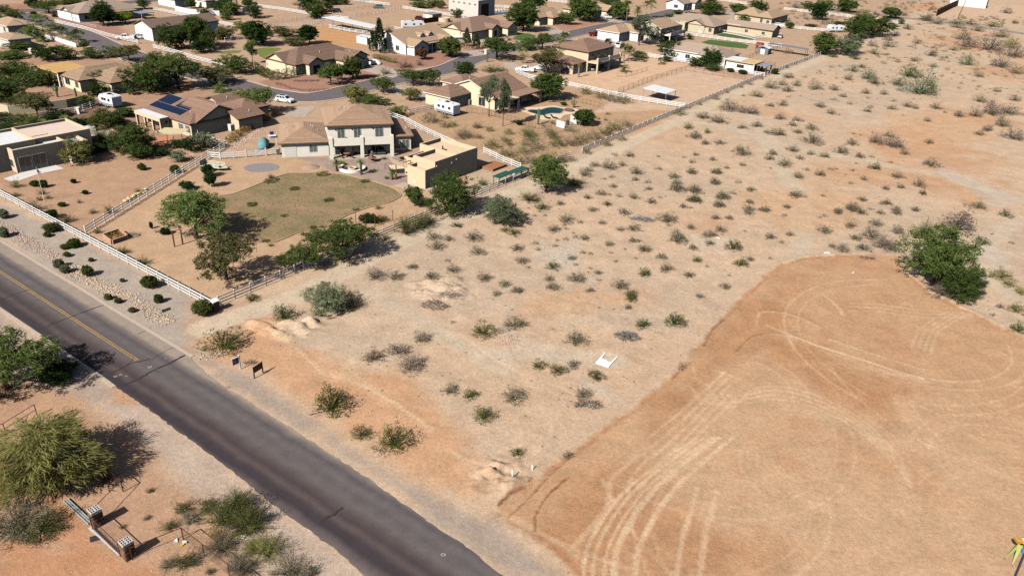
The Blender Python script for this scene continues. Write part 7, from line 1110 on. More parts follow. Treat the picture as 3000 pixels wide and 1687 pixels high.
# ------------------------------------------------------------------ fences
POSTM = {}
def post_mesh(mat, w_, h_, cap=True):
    k = (mat.name, w_, h_)
    if k not in POSTM:
        mb = MB().box(-w_, w_, -w_, w_, -.25, h_)
        if cap: mb.box(-w_ * 1.25, w_ * 1.25, -w_ * 1.25, w_ * 1.25, h_ + .002, h_ + .035); mb.hexa([(-w_ * 1.2, -w_ * 1.2, h_ + .036), (w_ * 1.2, -w_ * 1.2, h_ + .036), (w_ * 1.2, w_ * 1.2, h_ + .036), (-w_ * 1.2, w_ * 1.2, h_ + .036)], [(-.01, -.01, h_ + .08), (.01, -.01, h_ + .08), (.01, .01, h_ + .08), (-.01, .01, h_ + .08)])
        POSTM[k] = mb.mesh('post', mat)
    return POSTM[k]
def rail_mesh(mat, hw, hh):
    k = (mat.name, 'r', hw, hh)
    if k not in POSTM: POSTM[k] = MB().box(0, 1, -hw, hw, -hh, hh).mesh('rail', mat)
    return POSTM[k]
def fence(label, pts, h_=1.37, rails=(.38, .80, 1.22), sp=2.44, mat=None, pw=.062, rw=.02, rh=.075, per=2, name='rail_fence', skip=(), lean=0.0, cat='fence', start=True):
    """posts and rails one by one; per = bays spanned by one rail"""
    mat = mat or vinyl; pts = [Vector((p[0], p[1], 0)) for p in pts]; o = tag(empty(name, onG(pts[0])), label, cat); pm = post_mesh(mat, pw, h_, pw > .05); rm_ = rail_mesh(mat, rw, rh); first = True
    for a, c in zip(pts, pts[1:]):
        L_ = (c - a).length; n = max(1, round(L_ / sp)); t_ = (c - a) / n; ang = math.atan2(t_.y, t_.x); q = [onG(a + t_ * k) - o.location for k in range(n + 1)]
        for k in range(0 if first else 1, n + 1):
            if k in skip: continue
            p_ = put('post', pm, o, q[k], ang)
            if lean: p_.rotation_euler = (rng.uniform(-lean, lean), rng.uniform(-lean, lean), ang)
        for k in range(0, n, per):
            e = min(k + per, n)
            for z in rails:
                s_, e_ = q[k], q[e]; d = e_ - s_; sg = rng.uniform(-.02, .02) * (1 if lean else 0); r_ = put('rail', rm_, o, s_ + Vector((0, 0, z + sg))); ln = d.length
                r_.rotation_euler = (0, -math.asin(max(-1, min(1, d.z / ln))), ang); r_.scale = (ln - .002, 1, 1)
        first = False
    return o
FA = Vector((-81.988, 117.462, 0)); FD = ROADX
fence('long white three rail fence along the gravel strip of the road', [FA - FD * 2.44 * 3, FA + FD * 2.44 * 22.4], per=1)
TA = Vector((-36.456, 87.889, 0)); TD = Vector((math.cos(R(54.876)), math.sin(R(54.876)), 0))
fence('white three rail fence along the sandy trail beside the lawn', [TA - TD * 2.44 * .6, TA + TD * 2.44 * 33.5], per=1)
fence('weathered four rail fence of the pool lot along the trail', [TA + TD * 2.44 * 35.5, TA + TD * 2.44 * 54.5], rails=(.25, .55, .85, 1.1), h_=1.25, lean=.05)
fence('white four rail fence of the riding arena along the trail', [TA + TD * 2.44 * 54.6, TA + TD * 2.44 * 78], rails=(.25, .55, .85, 1.1), h_=1.25, lean=.03)
fence('far white four rail fence of the stable yard along the trail', [TA + TD * 2.44 * 78.2, P('y', 2420, 190)], rails=(.25, .55, .85, 1.1), h_=1.25, lean=.03)
D0 = P('k', 865, 812); D1 = P('h', 830, 1100); D2 = P('h', 1085, 940)
fence('white three rail divider fence between the two front yards', [D0, D1], per=1); fence('white fence leg from the gate corner to the gravel drive', [D1, D2], per=1)
fence('short white fence along the golden grass row', [D2, P('h', 930, 890), P('h', 815, 830)])
fence('white fence between the divider and the drive gate', [D1, P('h', 1010, 1118), P('h', 1210, 1105), P('h', 1400, 1092)], per=1); fence('short white fence from gate to garage wall', [P('h', 1700, 1065), P('h', 1885, 1048)], per=1)
gate = tag(empty('drive_gate', P('h', 1400, 1090)), 'white double drive gate with diagonal braces', 'gate'); g0 = P('h', 1400, 1092); g1 = P('h', 1700, 1065); gd = g1 - g0; ga = math.atan2(gd.y, gd.x); gL = gd.length / 2
for k in range(2):
    lf = empty('gate_leaf', gd * (k / 2) + (g0 - gate.location), ga, gate)
    for z in (.3, .75, 1.2): MB().box(.12, gL - .05, -.02, .02, z - .06, z + .06).build('rail', vinyl, lf)
    for x in (.08, gL - .08): MB().box(x - .05, x + .05, -.035, .035, .15, 1.4).build('stile', vinyl, lf)
    a, c = ((.15, .25), (gL - .1, 1.25)) if k else ((.15, 1.25), (gL - .1, .25)); MB().hexa([(a[0], -.03, a[1]), (a[0], .03, a[1]), (c[0], .03, c[1]), (c[0], -.03, c[1])], [(a[0], -.03, a[1] + .11), (a[0], .03, a[1] + .11), (c[0], .03, c[1] + .11), (c[0], -.03, c[1] + .11)]).build('brace', vinyl, lf)
for p_ in (g0, g1): put('gate_post', post_mesh(vinyl, .1, 1.5), gate, p_ - gate.location, ga)
for lb, pts, kw in (
    ('white rail fence between the two-storey house and the pool lot', [P('i', 1250, 480), P('i', 1480, 560), P('i', 1720, 690), P('i', 1930, 790), P('i', 2300, 960)], {}), ('white rail fence behind the guest house to the trail', [P('j', 345, 1285), P('j', 640, 1425), P('j', 900, 1530)], {}),
    ('white rail fence between the pool lot and the sand lot', [P('j', 1530, 255), P('j', 1880, 330), P('j', 2230, 410), P('j', 2576, 480), P('y', 140, 1075)], {}), ('white rail fence behind the brown ridge by the parked pickup', [P('d', 835, 1110), P('d', 1020, 1190), P('d', 1190, 1230)], {}),
    ('long white rail fence on the pink gravel of the upper street', [P('a', 840, 355), P('a', 1250, 450), P('a', 1650, 570), P('a', 2085, 665)], {}), ('white rail fence along the street under the mesquites', [P('b', 0, 735), P('b', 330, 820), P('b', 660, 920), P('b', 920, 985), P('b', 1220, 1075)], {}),
    ('white rail fence in front of the hay barn', [P('c', 335, 430), P('c', 640, 490), P('c', 945, 530)], {}), ('short white rail fence at the travel trailer', [P('c', 1320, 460), P('c', 1490, 490)], {}), ('white rail fence at the paddock corner by the hay barn', [P('c', 425, 290), P('c', 620, 310)], {}),
    ('white rail fence from vinyl wall to the orange shed', [P('b', 1500, 110), P('b', 1900, 160), P('b', 2390, 240), P('c', 240, 230)], {}), ('white rail fence of the top pasture', [P('c', 700, 20), P('c', 960, 60), P('c', 1250, 100)], {}), ('white rail fence below the metal workshop', [P('c', 1440, 140), P('c', 1950, 220), P('c', 2500, 310)], {}),
    ('white rail fence behind the pool of the workshop yard', [P('d', 460, 120), P('d', 660, 130), P('d', 830, 150)], {}), ('white rail fence at the top of the street', [P('d', 1250, 25), P('d', 1600, 60)], {}), ('white rail fence between the two green lawns', [P('e', 1030, 530), P('e', 1450, 590), P('e', 2000, 660), P('e', 2520, 720)], {}),
    ('white rail fence below the green hedge of the white-walled house', [P('e', 500, 870), P('e', 720, 900), P('e', 905, 930), P('e', 1320, 1000)], {}), ('white rail fence of the white stable', [P('e', 1660, 1060), P('e', 1860, 1105), P('e', 2260, 1165)], {}), ('far white rail fence at the upper desert edge', [P('f', 160, 105), P('f', 500, 145), P('f', 860, 185)], {}), ('far white rail fence behind the broad trail tree', [P('f', 1090, 215), P('f', 1300, 245)], {}), ('white rail fence behind the motorhome', [P('f', 0, 270), P('f', 170, 285)], {}), ('white rail fence left of the motorhome', [P('f', 255, 295), P('f', 610, 325)], {}),
    ('white rail fence of the far pasture by the round tree', [P('e', 1640, 195), P('e', 1880, 180), P('e', 2110, 160)], {}), ('white rail fence behind the tan outbuilding', [P('e', 2030, 340), P('e', 2300, 370), P('e', 2576, 410)], {}), ('white rail fence at the upper edge of the far pasture', [P('e', 1560, 15), P('e', 1800, 50), P('e', 2030, 85)], {}),
    ('white rail fence below the upper white house', [P('b', 0, 160), P('b', 360, 235), P('b', 640, 300), P('b', 800, 330)], {}), ('white rail fence behind the dark pickup', [P('b', 950, 360), P('b', 1100, 395), P('b', 1250, 430)], {}),
    ('white gated fence between the palo verde yard and the trailer', [P('i', 1540, 450), P('i', 1750, 405), P('i', 1960, 360)], {}), ('rail fence at the back of the sandy yard', [P('g', 0, 600), P('g', 310, 555), P('g', 680, 500), P('g', 1020, 465), P('g', 1490, 310)], dict(rails=(.45, .9, 1.3))), ('short rail fence before the peach house lawn', [P('b', 1080, 640), P('b', 1360, 600)], {}),
    ('post and rail fence of the upper paddock', [P('b', 1700, 380), P('b', 1930, 355), P('b', 2290, 305), P('c', 220, 270)], dict(rw=.012, rh=.03)), ('post and rail fence beside the round pen', [P('b', 1730, 440), P('b', 1890, 420), P('b', 2340, 400), P('c', 180, 345), P('c', 420, 300)], dict(rw=.012, rh=.03)), ('post and rail fence of the long paddock', [P('c', 435, 290), P('c', 720, 270), P('c', 960, 240), P('c', 1210, 190), P('c', 1440, 140)], dict(rw=.012, rh=.03)), ('post and rail fence behind the long paddock', [P('c', 480, 185), P('c', 740, 150), P('c', 990, 125), P('c', 1250, 100)], dict(rw=.012, rh=.03))):
    fence(lb, pts, sp=2.6, **kw)
thin = dict(mat=rust, pw=.03, rw=.02, rh=.02, name='pipe_fence', sp=3.0)
fence('rusty pipe rail fence along the arena side', [P('e', 60, 1415), P('e', 560, 1225), P('e', 1075, 1078)], rails=(.4, .8, 1.2, 1.55), h_=1.6, **thin); fence('rusty pipe rail fence at the back of the arena', [P('e', 1075, 1078), P('e', 1480, 1140), P('e', 1970, 1215)], rails=(.5, 1.0, 1.5), h_=1.55, **thin)
fence('rusty pipe rail below the garden shed', [P('e', 1880, 930), P('e', 2240, 810), P('e', 2500, 735)], rails=(.6, 1.1), h_=1.2, **thin); fence('rusty pipe pen of the stable yard', [P('e', 2260, 960), P('e', 2420, 1010), P('e', 2300, 1060)], rails=(.6, 1.2), h_=1.3, **thin); fence('low wire fence in the sand lot', [P('e', 40, 1155), P('e', 175, 1165), P('e', 490, 1070)], rails=(.05, 1.0), h_=1.1, **thin)
fence('dark iron fence round the pool yard', [P('j', 90, 670), P('j', 400, 705), P('j', 820, 815), P('j', 1180, 930), P('j', 1410, 860), P('j', 1680, 760)], rails=(.1, 1.15), h_=1.25, mat=dm, pw=.02, rw=.012, rh=.015, name='iron_fence', sp=1.2)
fence('dark iron fence behind the spa', [P('j', 1720, 500), P('j', 2080, 590), P('j', 2145, 620)], rails=(.1, 1.15), h_=1.25, mat=dm, pw=.02, rw=.012, rh=.015, name='iron_fence', sp=1.2)
fence('white picket rail round the upper green lawn', [P('e', 1625, 500), P('e', 1790, 525), P('e', 2130, 600), P('e', 2280, 580)], rails=(.2, 1.1), h_=1.25, sp=.9, pw=.045, name='picket_fence', per=4)
fence('low wire rail on the pink gravel of the white house', [P('a', 930, 300), P('a', 1250, 390), P('a', 1460, 440), P('a', 1600, 405), P('a', 1990, 365)], rails=(.6, 1.1), h_=1.15, sp=3, pw=.03, rw=.012, rh=.02, name='wire_fence'); fence('wire rail at the barn corner', [P('a', 2090, 670), P('a', 2280, 640), P('a', 2576, 590)], rails=(.6, 1.1), h_=1.15, sp=3, pw=.04, rw=.012, rh=.02, name='wire_fence')
# corner pillar of the road fence
pp = FA + FD * 2.44 * 22.55; pl = tag(empty('corner_pillar', onG(pp), RD), 'square stucco pillar with white cap where the two white fences meet', 'pillar'); MB().box(-.42, .42, -.42, .42, -.2, 1.35).build('shaft', M('pillar_brown', lin(120, 92, 74) * .9, .9, .15, 3, .01), pl); MB().box(-.52, .52, -.52, .52, 1.352, 1.5, bev=.03).build('cap', ST['white'], pl)
# ------------------------------------------------------------------ lawn with its kerb, gravel circle, rocks
lawn_o = circ(Q('l', (-330, 560), (-180, 530), (0, 495), (250, 395), (480, 312), (650, 300), (960, 302), (1180, 345), (1400, 402), (1560, 460), (1622, 512), (1605, 548), (1500, 600), (1300, 650), (1100, 720), (1000, 775), (850, 850), (600, 900), (450, 962), (330, 1000), (150, 1008), (0, 990), (-200, 960), (-330, 850), (-400, 700)), 5)
lm, t, o = _mk('dry_lawn'); N = t.nodes.new; K = t.links.new; b = N('ShaderNodeBsdfPrincipled'); b.inputs['Roughness'].default_value = .95; b.inputs['Specular IOR Level'].default_value = .1; ge = N('ShaderNodeNewGeometry')
nz = N('ShaderNodeTexNoise'); nz.inputs['Scale'].default_value = .16; nz.inputs['Detail'].default_value = 7; nz.inputs['Roughness'].default_value = .7; K(ge.outputs['Position'], nz.inputs['Vector']); cr = N('ShaderNodeValToRGB'); K(nz.outputs['Fac'], cr.inputs[0]); e = cr.color_ramp.elements
e[0].position = .30; e[0].color = (*lin(116, 114, 78) * .9, 1); e[1].position = .62; e[1].color = (*lin(166, 138, 108) * .9, 1); x_ = e.new(.45); x_.color = (*lin(142, 126, 94) * .9, 1)
n2 = N('ShaderNodeTexNoise'); n2.inputs['Scale'].default_value = 7; n2.inputs['Detail'].default_value = 5; K(ge.outputs['Position'], n2.inputs['Vector']); m2 = N('ShaderNodeMapRange'); m2.inputs[1].default_value = .3; m2.inputs[2].default_value = .7; m2.inputs[3].default_value = .72; m2.inputs[4].default_value = 1.25; K(n2.outputs['Fac'], m2.inputs[0])
cs = N('ShaderNodeVectorMath'); cs.operation = 'SCALE'; K(cr.outputs[0], cs.inputs[0]); K(m2.outputs[0], cs.inputs['Scale']); K(cs.outputs[0], b.inputs['Base Color']); bp = N('ShaderNodeBump'); bp.inputs['Distance'].default_value = .05; K(n2.outputs['Fac'], bp.inputs['Height']); K(bp.outputs[0], b.inputs['Normal']); K(b.outputs[0], o.inputs[0])
struct(sheet('lawn', lawn_o, .03, lm))
kb = MB()
for i in range(len(lawn_o)):
    a, c = lawn_o[i], lawn_o[(i + 1) % len(lawn_o)]; t_ = (c - a).normalized(); n_ = Vector((-t_.y, t_.x, 0)); q = [a - n_ * .02, c - n_ * .02, c + n_ * .14, a + n_ * .14]; q2 = [a - n_ * .0, c - n_ * .0, c + n_ * .12, a + n_ * .12]; ar = (q[1] - q[0]).cross(q[2] - q[0]).z
    q, q2 = (q, q2) if ar > 0 else (q[::-1], q2[::-1]); kb.hexa([(p.x, p.y, -.05) for p in q], [(p.x, p.y, .13) for p in q2])
struct(kb.build('lawn_kerb', M('lawn_kerb', lin(196, 160, 128) * .85, .9, .12, 3)))
rs = np.random.RandomState(3); C = []
lo = np.array([(p.x, p.y) for p in lawn_o]); 
for cx_, cy_, rr, n_ in ((560, 460, 60, 90), (910, 575, 60, 90), (130, 620, 60, 90), (330, 380, 90, 130), (850, 312, 80, 120), (1270, 385, 55, 80), (455, 735, 45, 30), (1180, 672, 40, 30), (740, 850, 40, 30), (270, 990, 40, 30)):
    c_ = P('l', cx_, cy_); ra = rr * _B * mpp(c_) * .9
    for _ in range(n_): a = rs.uniform(0, 6.28); q = math.sqrt(rs.rand()); C.append((c_.x + math.cos(a) * q * ra, c_.y + math.sin(a) * q * ra * 1.1, .09))
V, F, lv = leaves(np.array(C), .10, 9, .10, rs, .3); V[:, 2] = np.maximum(V[:, 2], .02)
tag(put('grass', mesh_np('grass', V, F, LEAF['lush'], {'lv': ('FACE', 'FLOAT', lv)})), 'green grass tufts left on the drying lawn', 'grass', kind='stuff')
C = np.stack([rs.uniform(lo[:, 0].min(), lo[:, 0].max(), 7000), rs.uniform(lo[:, 1].min(), lo[:, 1].max(), 7000), np.full(7000, .05)], 1); C = C[(sdist(lawn_o, C[:, 0], C[:, 1]) > .3)]
V, F, lv = leaves(C, .055, 5, .07, rs, .35); V[:, 2] = np.maximum(V[:, 2], .02); tag(put('grass', mesh_np('grass', V, F, ML('leaf_straw', (.20, .17, .075), (.11, .095, .045)), {'lv': ('FACE', 'FLOAT', lv)})), 'thin straw coloured turf of the drying lawn', 'grass', kind='stuff')
struct(sheet('gravel_circle', circ(Q('l', (45, 245), (110, 215), (230, 200), (340, 205), (405, 230), (380, 262), (270, 285), (150, 290), (75, 275))), .03, M('grey_gravel', lin(146, 140, 140) * .85, .95, .2, 4, .03, 12)))
struct(sheet('garden_path', Q('l', (1490, 130), (1520, 130), (1560, 165), (1640, 185), (1690, 215), (1670, 230), (1600, 205), (1530, 180)), .03, conc))
def stones(name, label, spots, size, cols, seed, cat='rocks', parent=None):
    rs = np.random.RandomState(seed); Vs, Fs, Ls = [], [], []; n0 = 0; base = np.array([(0, 0, 1), (1, 0, 0), (0, 1, 0), (-1, 0, 0), (0, -1, 0), (.7, .7, .45), (-.7, .7, .45), (-.7, -.7, .45), (.7, -.7, .45)]) ; T = np.array([(0, 1, 5), (0, 5, 2), (0, 2, 6), (0, 6, 3), (0, 3, 7), (0, 7, 4), (0, 4, 8), (0, 8, 1), (1, 2, 5), (2, 3, 6), (3, 4, 7), (4, 1, 8)])
    for p in spots:
        s_ = size * rs.uniform(.5, 1.5); V = base * s_ * rs.uniform(.7, 1.25, (9, 3)) * np.array([1, .8, .7]); a = rs.uniform(0, 6.28); c_, q = math.cos(a), math.sin(a); V = np.stack([V[:, 0] * c_ - V[:, 1] * q + p[0], V[:, 0] * q + V[:, 1] * c_ + p[1], V[:, 2] + (p[2] if len(p) > 2 else gz(p[0], p[1]))], 1)
        Vs.append(V); Fs.append(T + n0); Ls.append(np.full(12, rs.uniform(.55, 1.25))); n0 += 9
    return tag(put(name, mesh_np(name, np.concatenate(Vs), np.concatenate(Fs), M('stone_' + name + str(seed), cols, .9, .2, 6, .01, attr=True), {'lv': ('FACE', 'FLOAT', np.concatenate(Ls))}), parent), label, cat, kind='stuff')
def strew(ln, hw, n, seed):
    rs = np.random.RandomState(seed); o = []; ll = [(c - a).length for a, c in zip(ln, ln[1:])]; pr = np.array(ll) / sum(ll)
    for _ in range(n): k = rs.choice(len(ll), p=pr); p = ln[k].lerp(ln[k + 1], rs.rand()); t_ = (ln[k + 1] - ln[k]).normalized(); q = p + Vector((-t_.y, t_.x, 0)) * rs.normal(0, hw); o.append((q.x, q.y))
    return o
stones('river_rock', 'bed of pinkish river rocks along the upper gravel strip', strew(smooth(Q('k', (-60, 690), (60, 745), (200, 850), (330, 925), (450, 985), (570, 1050))), .55, 900, 1), .11, lin(196, 168, 150) * .85, 1)
stones('river_rock', 'bed of pale river rocks along the lower gravel strip to the speed sign', strew(smooth(Q('k', (690, 1130), (820, 1230), (960, 1290), (1120, 1370), (1290, 1460))) + smooth(Q('m', (1290, 40), (1400, 130), (1530, 230), (1640, 290), (1740, 325))), .55, 1300, 2), .12, lin(206, 182, 156) * .85, 2)
stones('rubble', 'scattered pale rubble at the creosote near the road signs', strew(Q('o', (150, 660), (220, 690), (330, 640)), .3, 90, 3), .12, lin(204, 180, 152) * .85, 3)
stones('rubble', 'pale gravel patches between the desert bushes', strew(Q('u', (450, 880), (500, 1000), (560, 1060)), 1.2, 500, 4) + strew(Q('u', (720, 880), (760, 960), (680, 1100), (760, 1160)), 1.0, 600, 5) + strew(Q('u', (900, 1240), (1000, 1300)), .8, 200, 8), .07, lin(200, 188, 172) * .85, 4)
stones('rubble', 'pinkish cobbles on the sand among the mid desert', strew(Q('p', (560, 440), (680, 550)), .9, 120, 6), .08, lin(198, 160, 140) * .85, 5)
stones('rubble', 'line of small stones edging the golden grass row', strew(Q('h', (1150, 990), (1400, 820), (1640, 640)), .5, 500, 7), .13, lin(206, 176, 158) * .85, 6)
stones('rubble', 'rock edging of the street garden', strew(smooth(Q('b', (1850, 1250), (2050, 1330), (2300, 1370), (2576, 1365))) + smooth(Q('c', (0, 1365), (350, 1345))), .35, 420, 9), .2, lin(140, 104, 92) * .85, 7)
stones('rubble', 'dark rocks of the street garden', strew(Q('c', (760, 1180), (1000, 1170), (1250, 1110)), .9, 160, 10) + strew(Q('b', (2100, 1225), (2500, 1220)), .6, 160, 13), .22, lin(128, 92, 84) * .85, 8)
stones('pebbles', 'tiny pebbles strewn over the graded dirt lot', [(x, y) for x, y in zip(rs.uniform(2, 60, 1500), rs.uniform(45, 100, 1500)) if sdist(LOT, np.array([x]), np.array([y]))[0] > .5][:900], .035, lin(220, 176, 130) * .85, 9)
stones('pebbles', 'small stones strewn along the pale verge and dirt beside the road', [tuple(P('S', x, y).xy) for x, y in zip(rs.uniform(150, 800, 700), rs.uniform(1150, 1700, 700)) if sdist(le + re_[::-1], *[np.array([v]) for v in P('S', x, y).xy])[0] < -.4], .05, lin(206, 176, 150) * .85, 10)
stones('pebbles', 'small stones and clods strewn over the near desert sand', (lambda q: q[(sdist(DESERT, q[:, 0], q[:, 1]) > .5) & (sdist(LOT, q[:, 0], q[:, 1]) < -.3)][:4200].tolist())(np.stack([rs.uniform(-30, 60, 7000), rs.uniform(58, 150, 7000)], 1)), .055, lin(186, 154, 126) * .8, 11)
for k in range(26): p = P('k', 1255 + k * 8.2 + rng.uniform(-8, 8), 490 - k * 4.6 + rng.uniform(-12, 12)); o_ = put('yellow_rock', MB().lathe([(.28, -.1), (.34, .1), (.22, .3), (.05, .36)], 7).mesh('yellow_rock', M('yellow_stone', lin(226, 196, 140) * .82, .9, .2, 5, .02)) if k == 0 else bpy.data.objects['yellow_rock'].data, None, onG(p), rng.uniform(0, 6)); o_.scale = (rng.uniform(.8, 1.5), rng.uniform(.7, 1.2), rng.uniform(.7, 1.4)); tag(o_, 'yellow rock heaped against the divider fence', 'rock', 'yellow rocks at the divider fence')
gp = tag(MB().lathe([(1.9, -.05), (1.2, .25), (.5, .42), (.05, .5)], 18).build('gravel_pile', M('pink_gravel', lin(176, 146, 128) * .85, .95, .2, 5, .04, 10), None, P('l', 720, 240)), 'low cone of pinkish gravel beside the lawn', 'gravel pile')
for k, (x, w_) in enumerate(((655, .3), (715, .3), (780, .55), (850, .4))): tag(MB().tube((-.9 * w_ * 2, 0, .28), (.9 * w_ * 2, 0, .28), .28, n=10).build('log', bark, None, P('l', x, 110), T1), ('short log at the garage door', 'second short log by the garage', 'long log pile piece below the window', 'log at the house corner')[k], 'log')
# ------------------------------------------------------------------ stone pillars, rusty gate and mesh fence, bottom left
blockm = M('concrete_block', lin(206, 200, 196) * .85, .9, .1, 4, .006); stonem = M('ledge_stone', lin(134, 100, 78) * .9, .9, .25, 5, .02, obj_rand=.3); mortar = M('mortar', lin(92, 70, 58) * .9, .95, .2, 4)
_st = [MB().box(-.5, .5, -.5, .5, -.5, .5, bev=.12).mesh('stone', stonem)]
def stone_pillar(label, p, rz):
    o = tag(empty('stone_pillar', onG(p), rz), label, 'pillar'); MB().box(-.36, .36, -.36, .36, -.2, 1.5).build('core', mortar, o); rs = random.Random(label)
    for side in range(4):
        z = .0
        while z < 1.42:
            hh = rs.uniform(.12, .2); x = -.42
            while x < .36:
                ww = rs.uniform(.18, .34); ww = min(ww, .42 - x); s_ = put('stone', _st[0], o); a = side * math.pi / 2; c_, q = math.cos(a), math.sin(a); lx, ly = x + ww / 2, -.39
                s_.location = (lx * c_ - ly * q, lx * q + ly * c_, min(z + hh / 2, 1.44)); s_.rotation_euler = (0, 0, a); s_.scale = (ww - .02, rs.uniform(.09, .14), hh - .02); x += ww
            z += hh
    for row in range(2):                                            # two hollow blocks and a half on top
        mb = MB(); y0 = -.42 + row * .425; y1 = y0 + .415
        for xa, xb in ((-.42, -.36), (-.17, -.11), (.09, .15), (.36, .42)): mb.box(xa, xb, y0 + .05, y1 - .05, 1.5, 1.69)
        mb.box(-.42, .42, y0, y0 + .05, 1.5, 1.69); mb.box(-.42, .42, y1 - .05, y1, 1.5, 1.69); mb.box(-.36, .36, y0 + .19, y0 + .23, 1.501, 1.688); mb.build('block', blockm, o)
    MB().box(-.36, .36, -.36, .36, 1.501, 1.52).build('cell_floor', dark_in, o); return o
pA, pB = P('n', 985, 925), P('n', 1300, 1250); gv = (pB - pA); ga_ = math.atan2(gv.y, gv.x)
stone_pillar('stone veneer pillar with hollow block top at the pipe gate', pA, ga_); stone_pillar('stone veneer pillar with hollow block top at the lower fence end', pB, ga_)
rpipe = M('rust_pipe', lin(86, 52, 40) * .9, .85, .3, 8); wire = M('fence_wire', lin(96, 84, 76) * .9, .7, .2, 8)
def mesh_panel(o, a, c, z0, z1, st=.16):
    mb = MB(); L_ = (c - a).length; n = int(L_ / st); m = int((z1 - z0) / st)
    for k in range(n + 1): p = a.lerp(c, k / n); mb.tube((p.x, p.y, p.z + z0), (p.x, p.y, p.z + z1), .006, n=3, cap=False)
    for k in range(m + 1): z = z0 + (z1 - z0) * k / m; mb.tube(a + Vector((0, 0, z)), c + Vector((0, 0, z)), .006, n=3, cap=False)
    mb.build('wire_mesh', wire, o)
def pipe_run(label, pts, h_=1.35, rails=(1.0,), mesh=True, name='mesh_fence'):
    q = [onG(p) for p in pts]; o = tag(empty(name, q[0]), label, 'fence'); q = [p - o.location for p in q]
    for p in q: MB().tube(p - Vector((0, 0, .2)), p + Vector((0, 0, h_)), .045, n=7).build('post', rpipe, o)
    for a, c in zip(q, q[1:]):
        for z in rails: MB().tube(a + Vector((0, 0, h_ * z)), c + Vector((0, 0, h_ * z)), .035, n=6).build('rail', rpipe, o)
        if mesh: mesh_panel(o, a, c, .1, h_ - .05)
    return o
g0_ = P('n', 935, 980); g1_ = P('n', 1215, 1250)
gt = pipe_run('rusty pipe gate with dark mesh between the stone pillars', [g0_, g1_], 1.45, (1.0, .12), True, 'pipe_gate')
pipe_run('rusty single rail fence running from stone pillar to the road verge', [pA + gv.normalized() * -.5, P('n', 1240, 600)], 1.3, (1.0,), False); pipe_run('rusty mesh fence under the palo verde', [P('n', 1240, 600), P('n', 1100, 480), P('n', 960, 350)], 1.3)
pipe_run('rusty rail from the lower stone pillar to the fence corner', [pB + gv.normalized() * .55, P('n', 1845, 1080)], 1.3, (1.0,), False); pipe_run('rusty mesh fence running down beside the creosote bushes', [P('n', 1845, 1080), P('n', 2055, 1245), P('n', 2310, 1449), P('n', 2560, 1660)], 1.3)
pipe_run('rusty rail fence behind the yellow palo verde', [P('m', -30, 1480), P('m', 62, 1449), P('m', 372, 1255)], 1.3, (1.0, .5), False, 'pipe_fence')
beam = tag(empty('steel_beam', onG(P('n', 660, 690))), 'pale galvanized channel beam lying on the ground by the gate', 'beam'); b0, b1 = P('n', 660, 690), P('n', 915, 925); bv = b1 - b0; beam.rotation_euler = (0, 0, math.atan2(bv.y, bv.x)); gal = M('galvanized', lin(196, 204, 204) * .8, .55, .12, 4, metal=.3)
MB().box(0, bv.length, -.2, .2, .02, .05).build('web', gal, beam); MB().box(0, bv.length, -.2, -.17, .052, .2).build('flange', gal, beam); MB().box(0, bv.length, .17, .2, .052, .2).build('flange', gal, beam); MB().box(0, bv.length, -.06, .06, .052, .12).build('rib', gal, beam)
struct(sheet('footing', ribbon([P('n', 905, 960), P('n', 1215, 1235)], -.15, .15), .06, blockm, th=.1))
tag(MB().box(-.38, .38, -.34, .34, 0, .03, bev=.008).build('rubber_mat', M('rubber', (.035, .034, .036), .8, .2, 5), None, onG(P('n', 955, 1070), .01), .5), 'dark rubber mat lying before the pipe gate', 'mat')
for k, (x, y, c_) in enumerate(((1860, 1110, (236, 236, 236)), (1835, 1135, (226, 190, 80)), (1770, 1100, (224, 220, 214)), (2440, 1060, (230, 228, 224)))): tag(MB().hexa([(-.2, -.14, 0), (.2, -.14, .02), (.2, .14, 0), (-.2, .14, .03)], [(-.2, -.14, .06), (.2, -.12, .16), (.17, .14, .05), (-.2, .12, .1)]).build('litter', M('litter%d' % k, lin(*c_) * .85, .7, .1, 5), None, onG(P('n', x, y)), k), ('white crumpled bag by the rusty fence corner', 'yellow carton by the rusty fence corner', 'small white scrap near the rusty rail', 'white scrap under the creosote by the road')[k], 'litter')
# ------------------------------------------------------------------ vehicles
tyre_m = M('tyre', (.02, .02, .02), .9, .2, 5); rim_m = M('wheel_rim', (.45, .45, .46), .35, .1, 5, metal=.6); cg = M('car_glass', (.012, .015, .018), .06, .1, 1, spec=.8); lampm = M('lamp_clear', (.75, .75, .72), .2, .1, 2); lampr = M('lamp_red', (.35, .02, .02), .3, .1, 2); blk_m = M('black_plastic', (.025, .025, .027), .6, .2, 4)
def paint(c): return M('paint_%d_%d_%d' % c, lin(*c) * .88, .25, .04, 2, spec=.6)
def wheels(o, xs_, yw, r_=.36, w_=.24):
    for x in xs_:
        for s in (-1, 1):
            t_ = empty('wheel', (x, s * (yw - w_ / 2), r_), 0, o)
            MB().tube((0, -w_ / 2, 0), (0, w_ / 2, 0), r_, n=16).build('tyre', tyre_m, t_); MB().tube((0, s * (w_ / 2 + .002), 0), (0, s * (w_ / 2 + .02), 0), r_ * .62, n=14).build('rim', rim_m, t_)
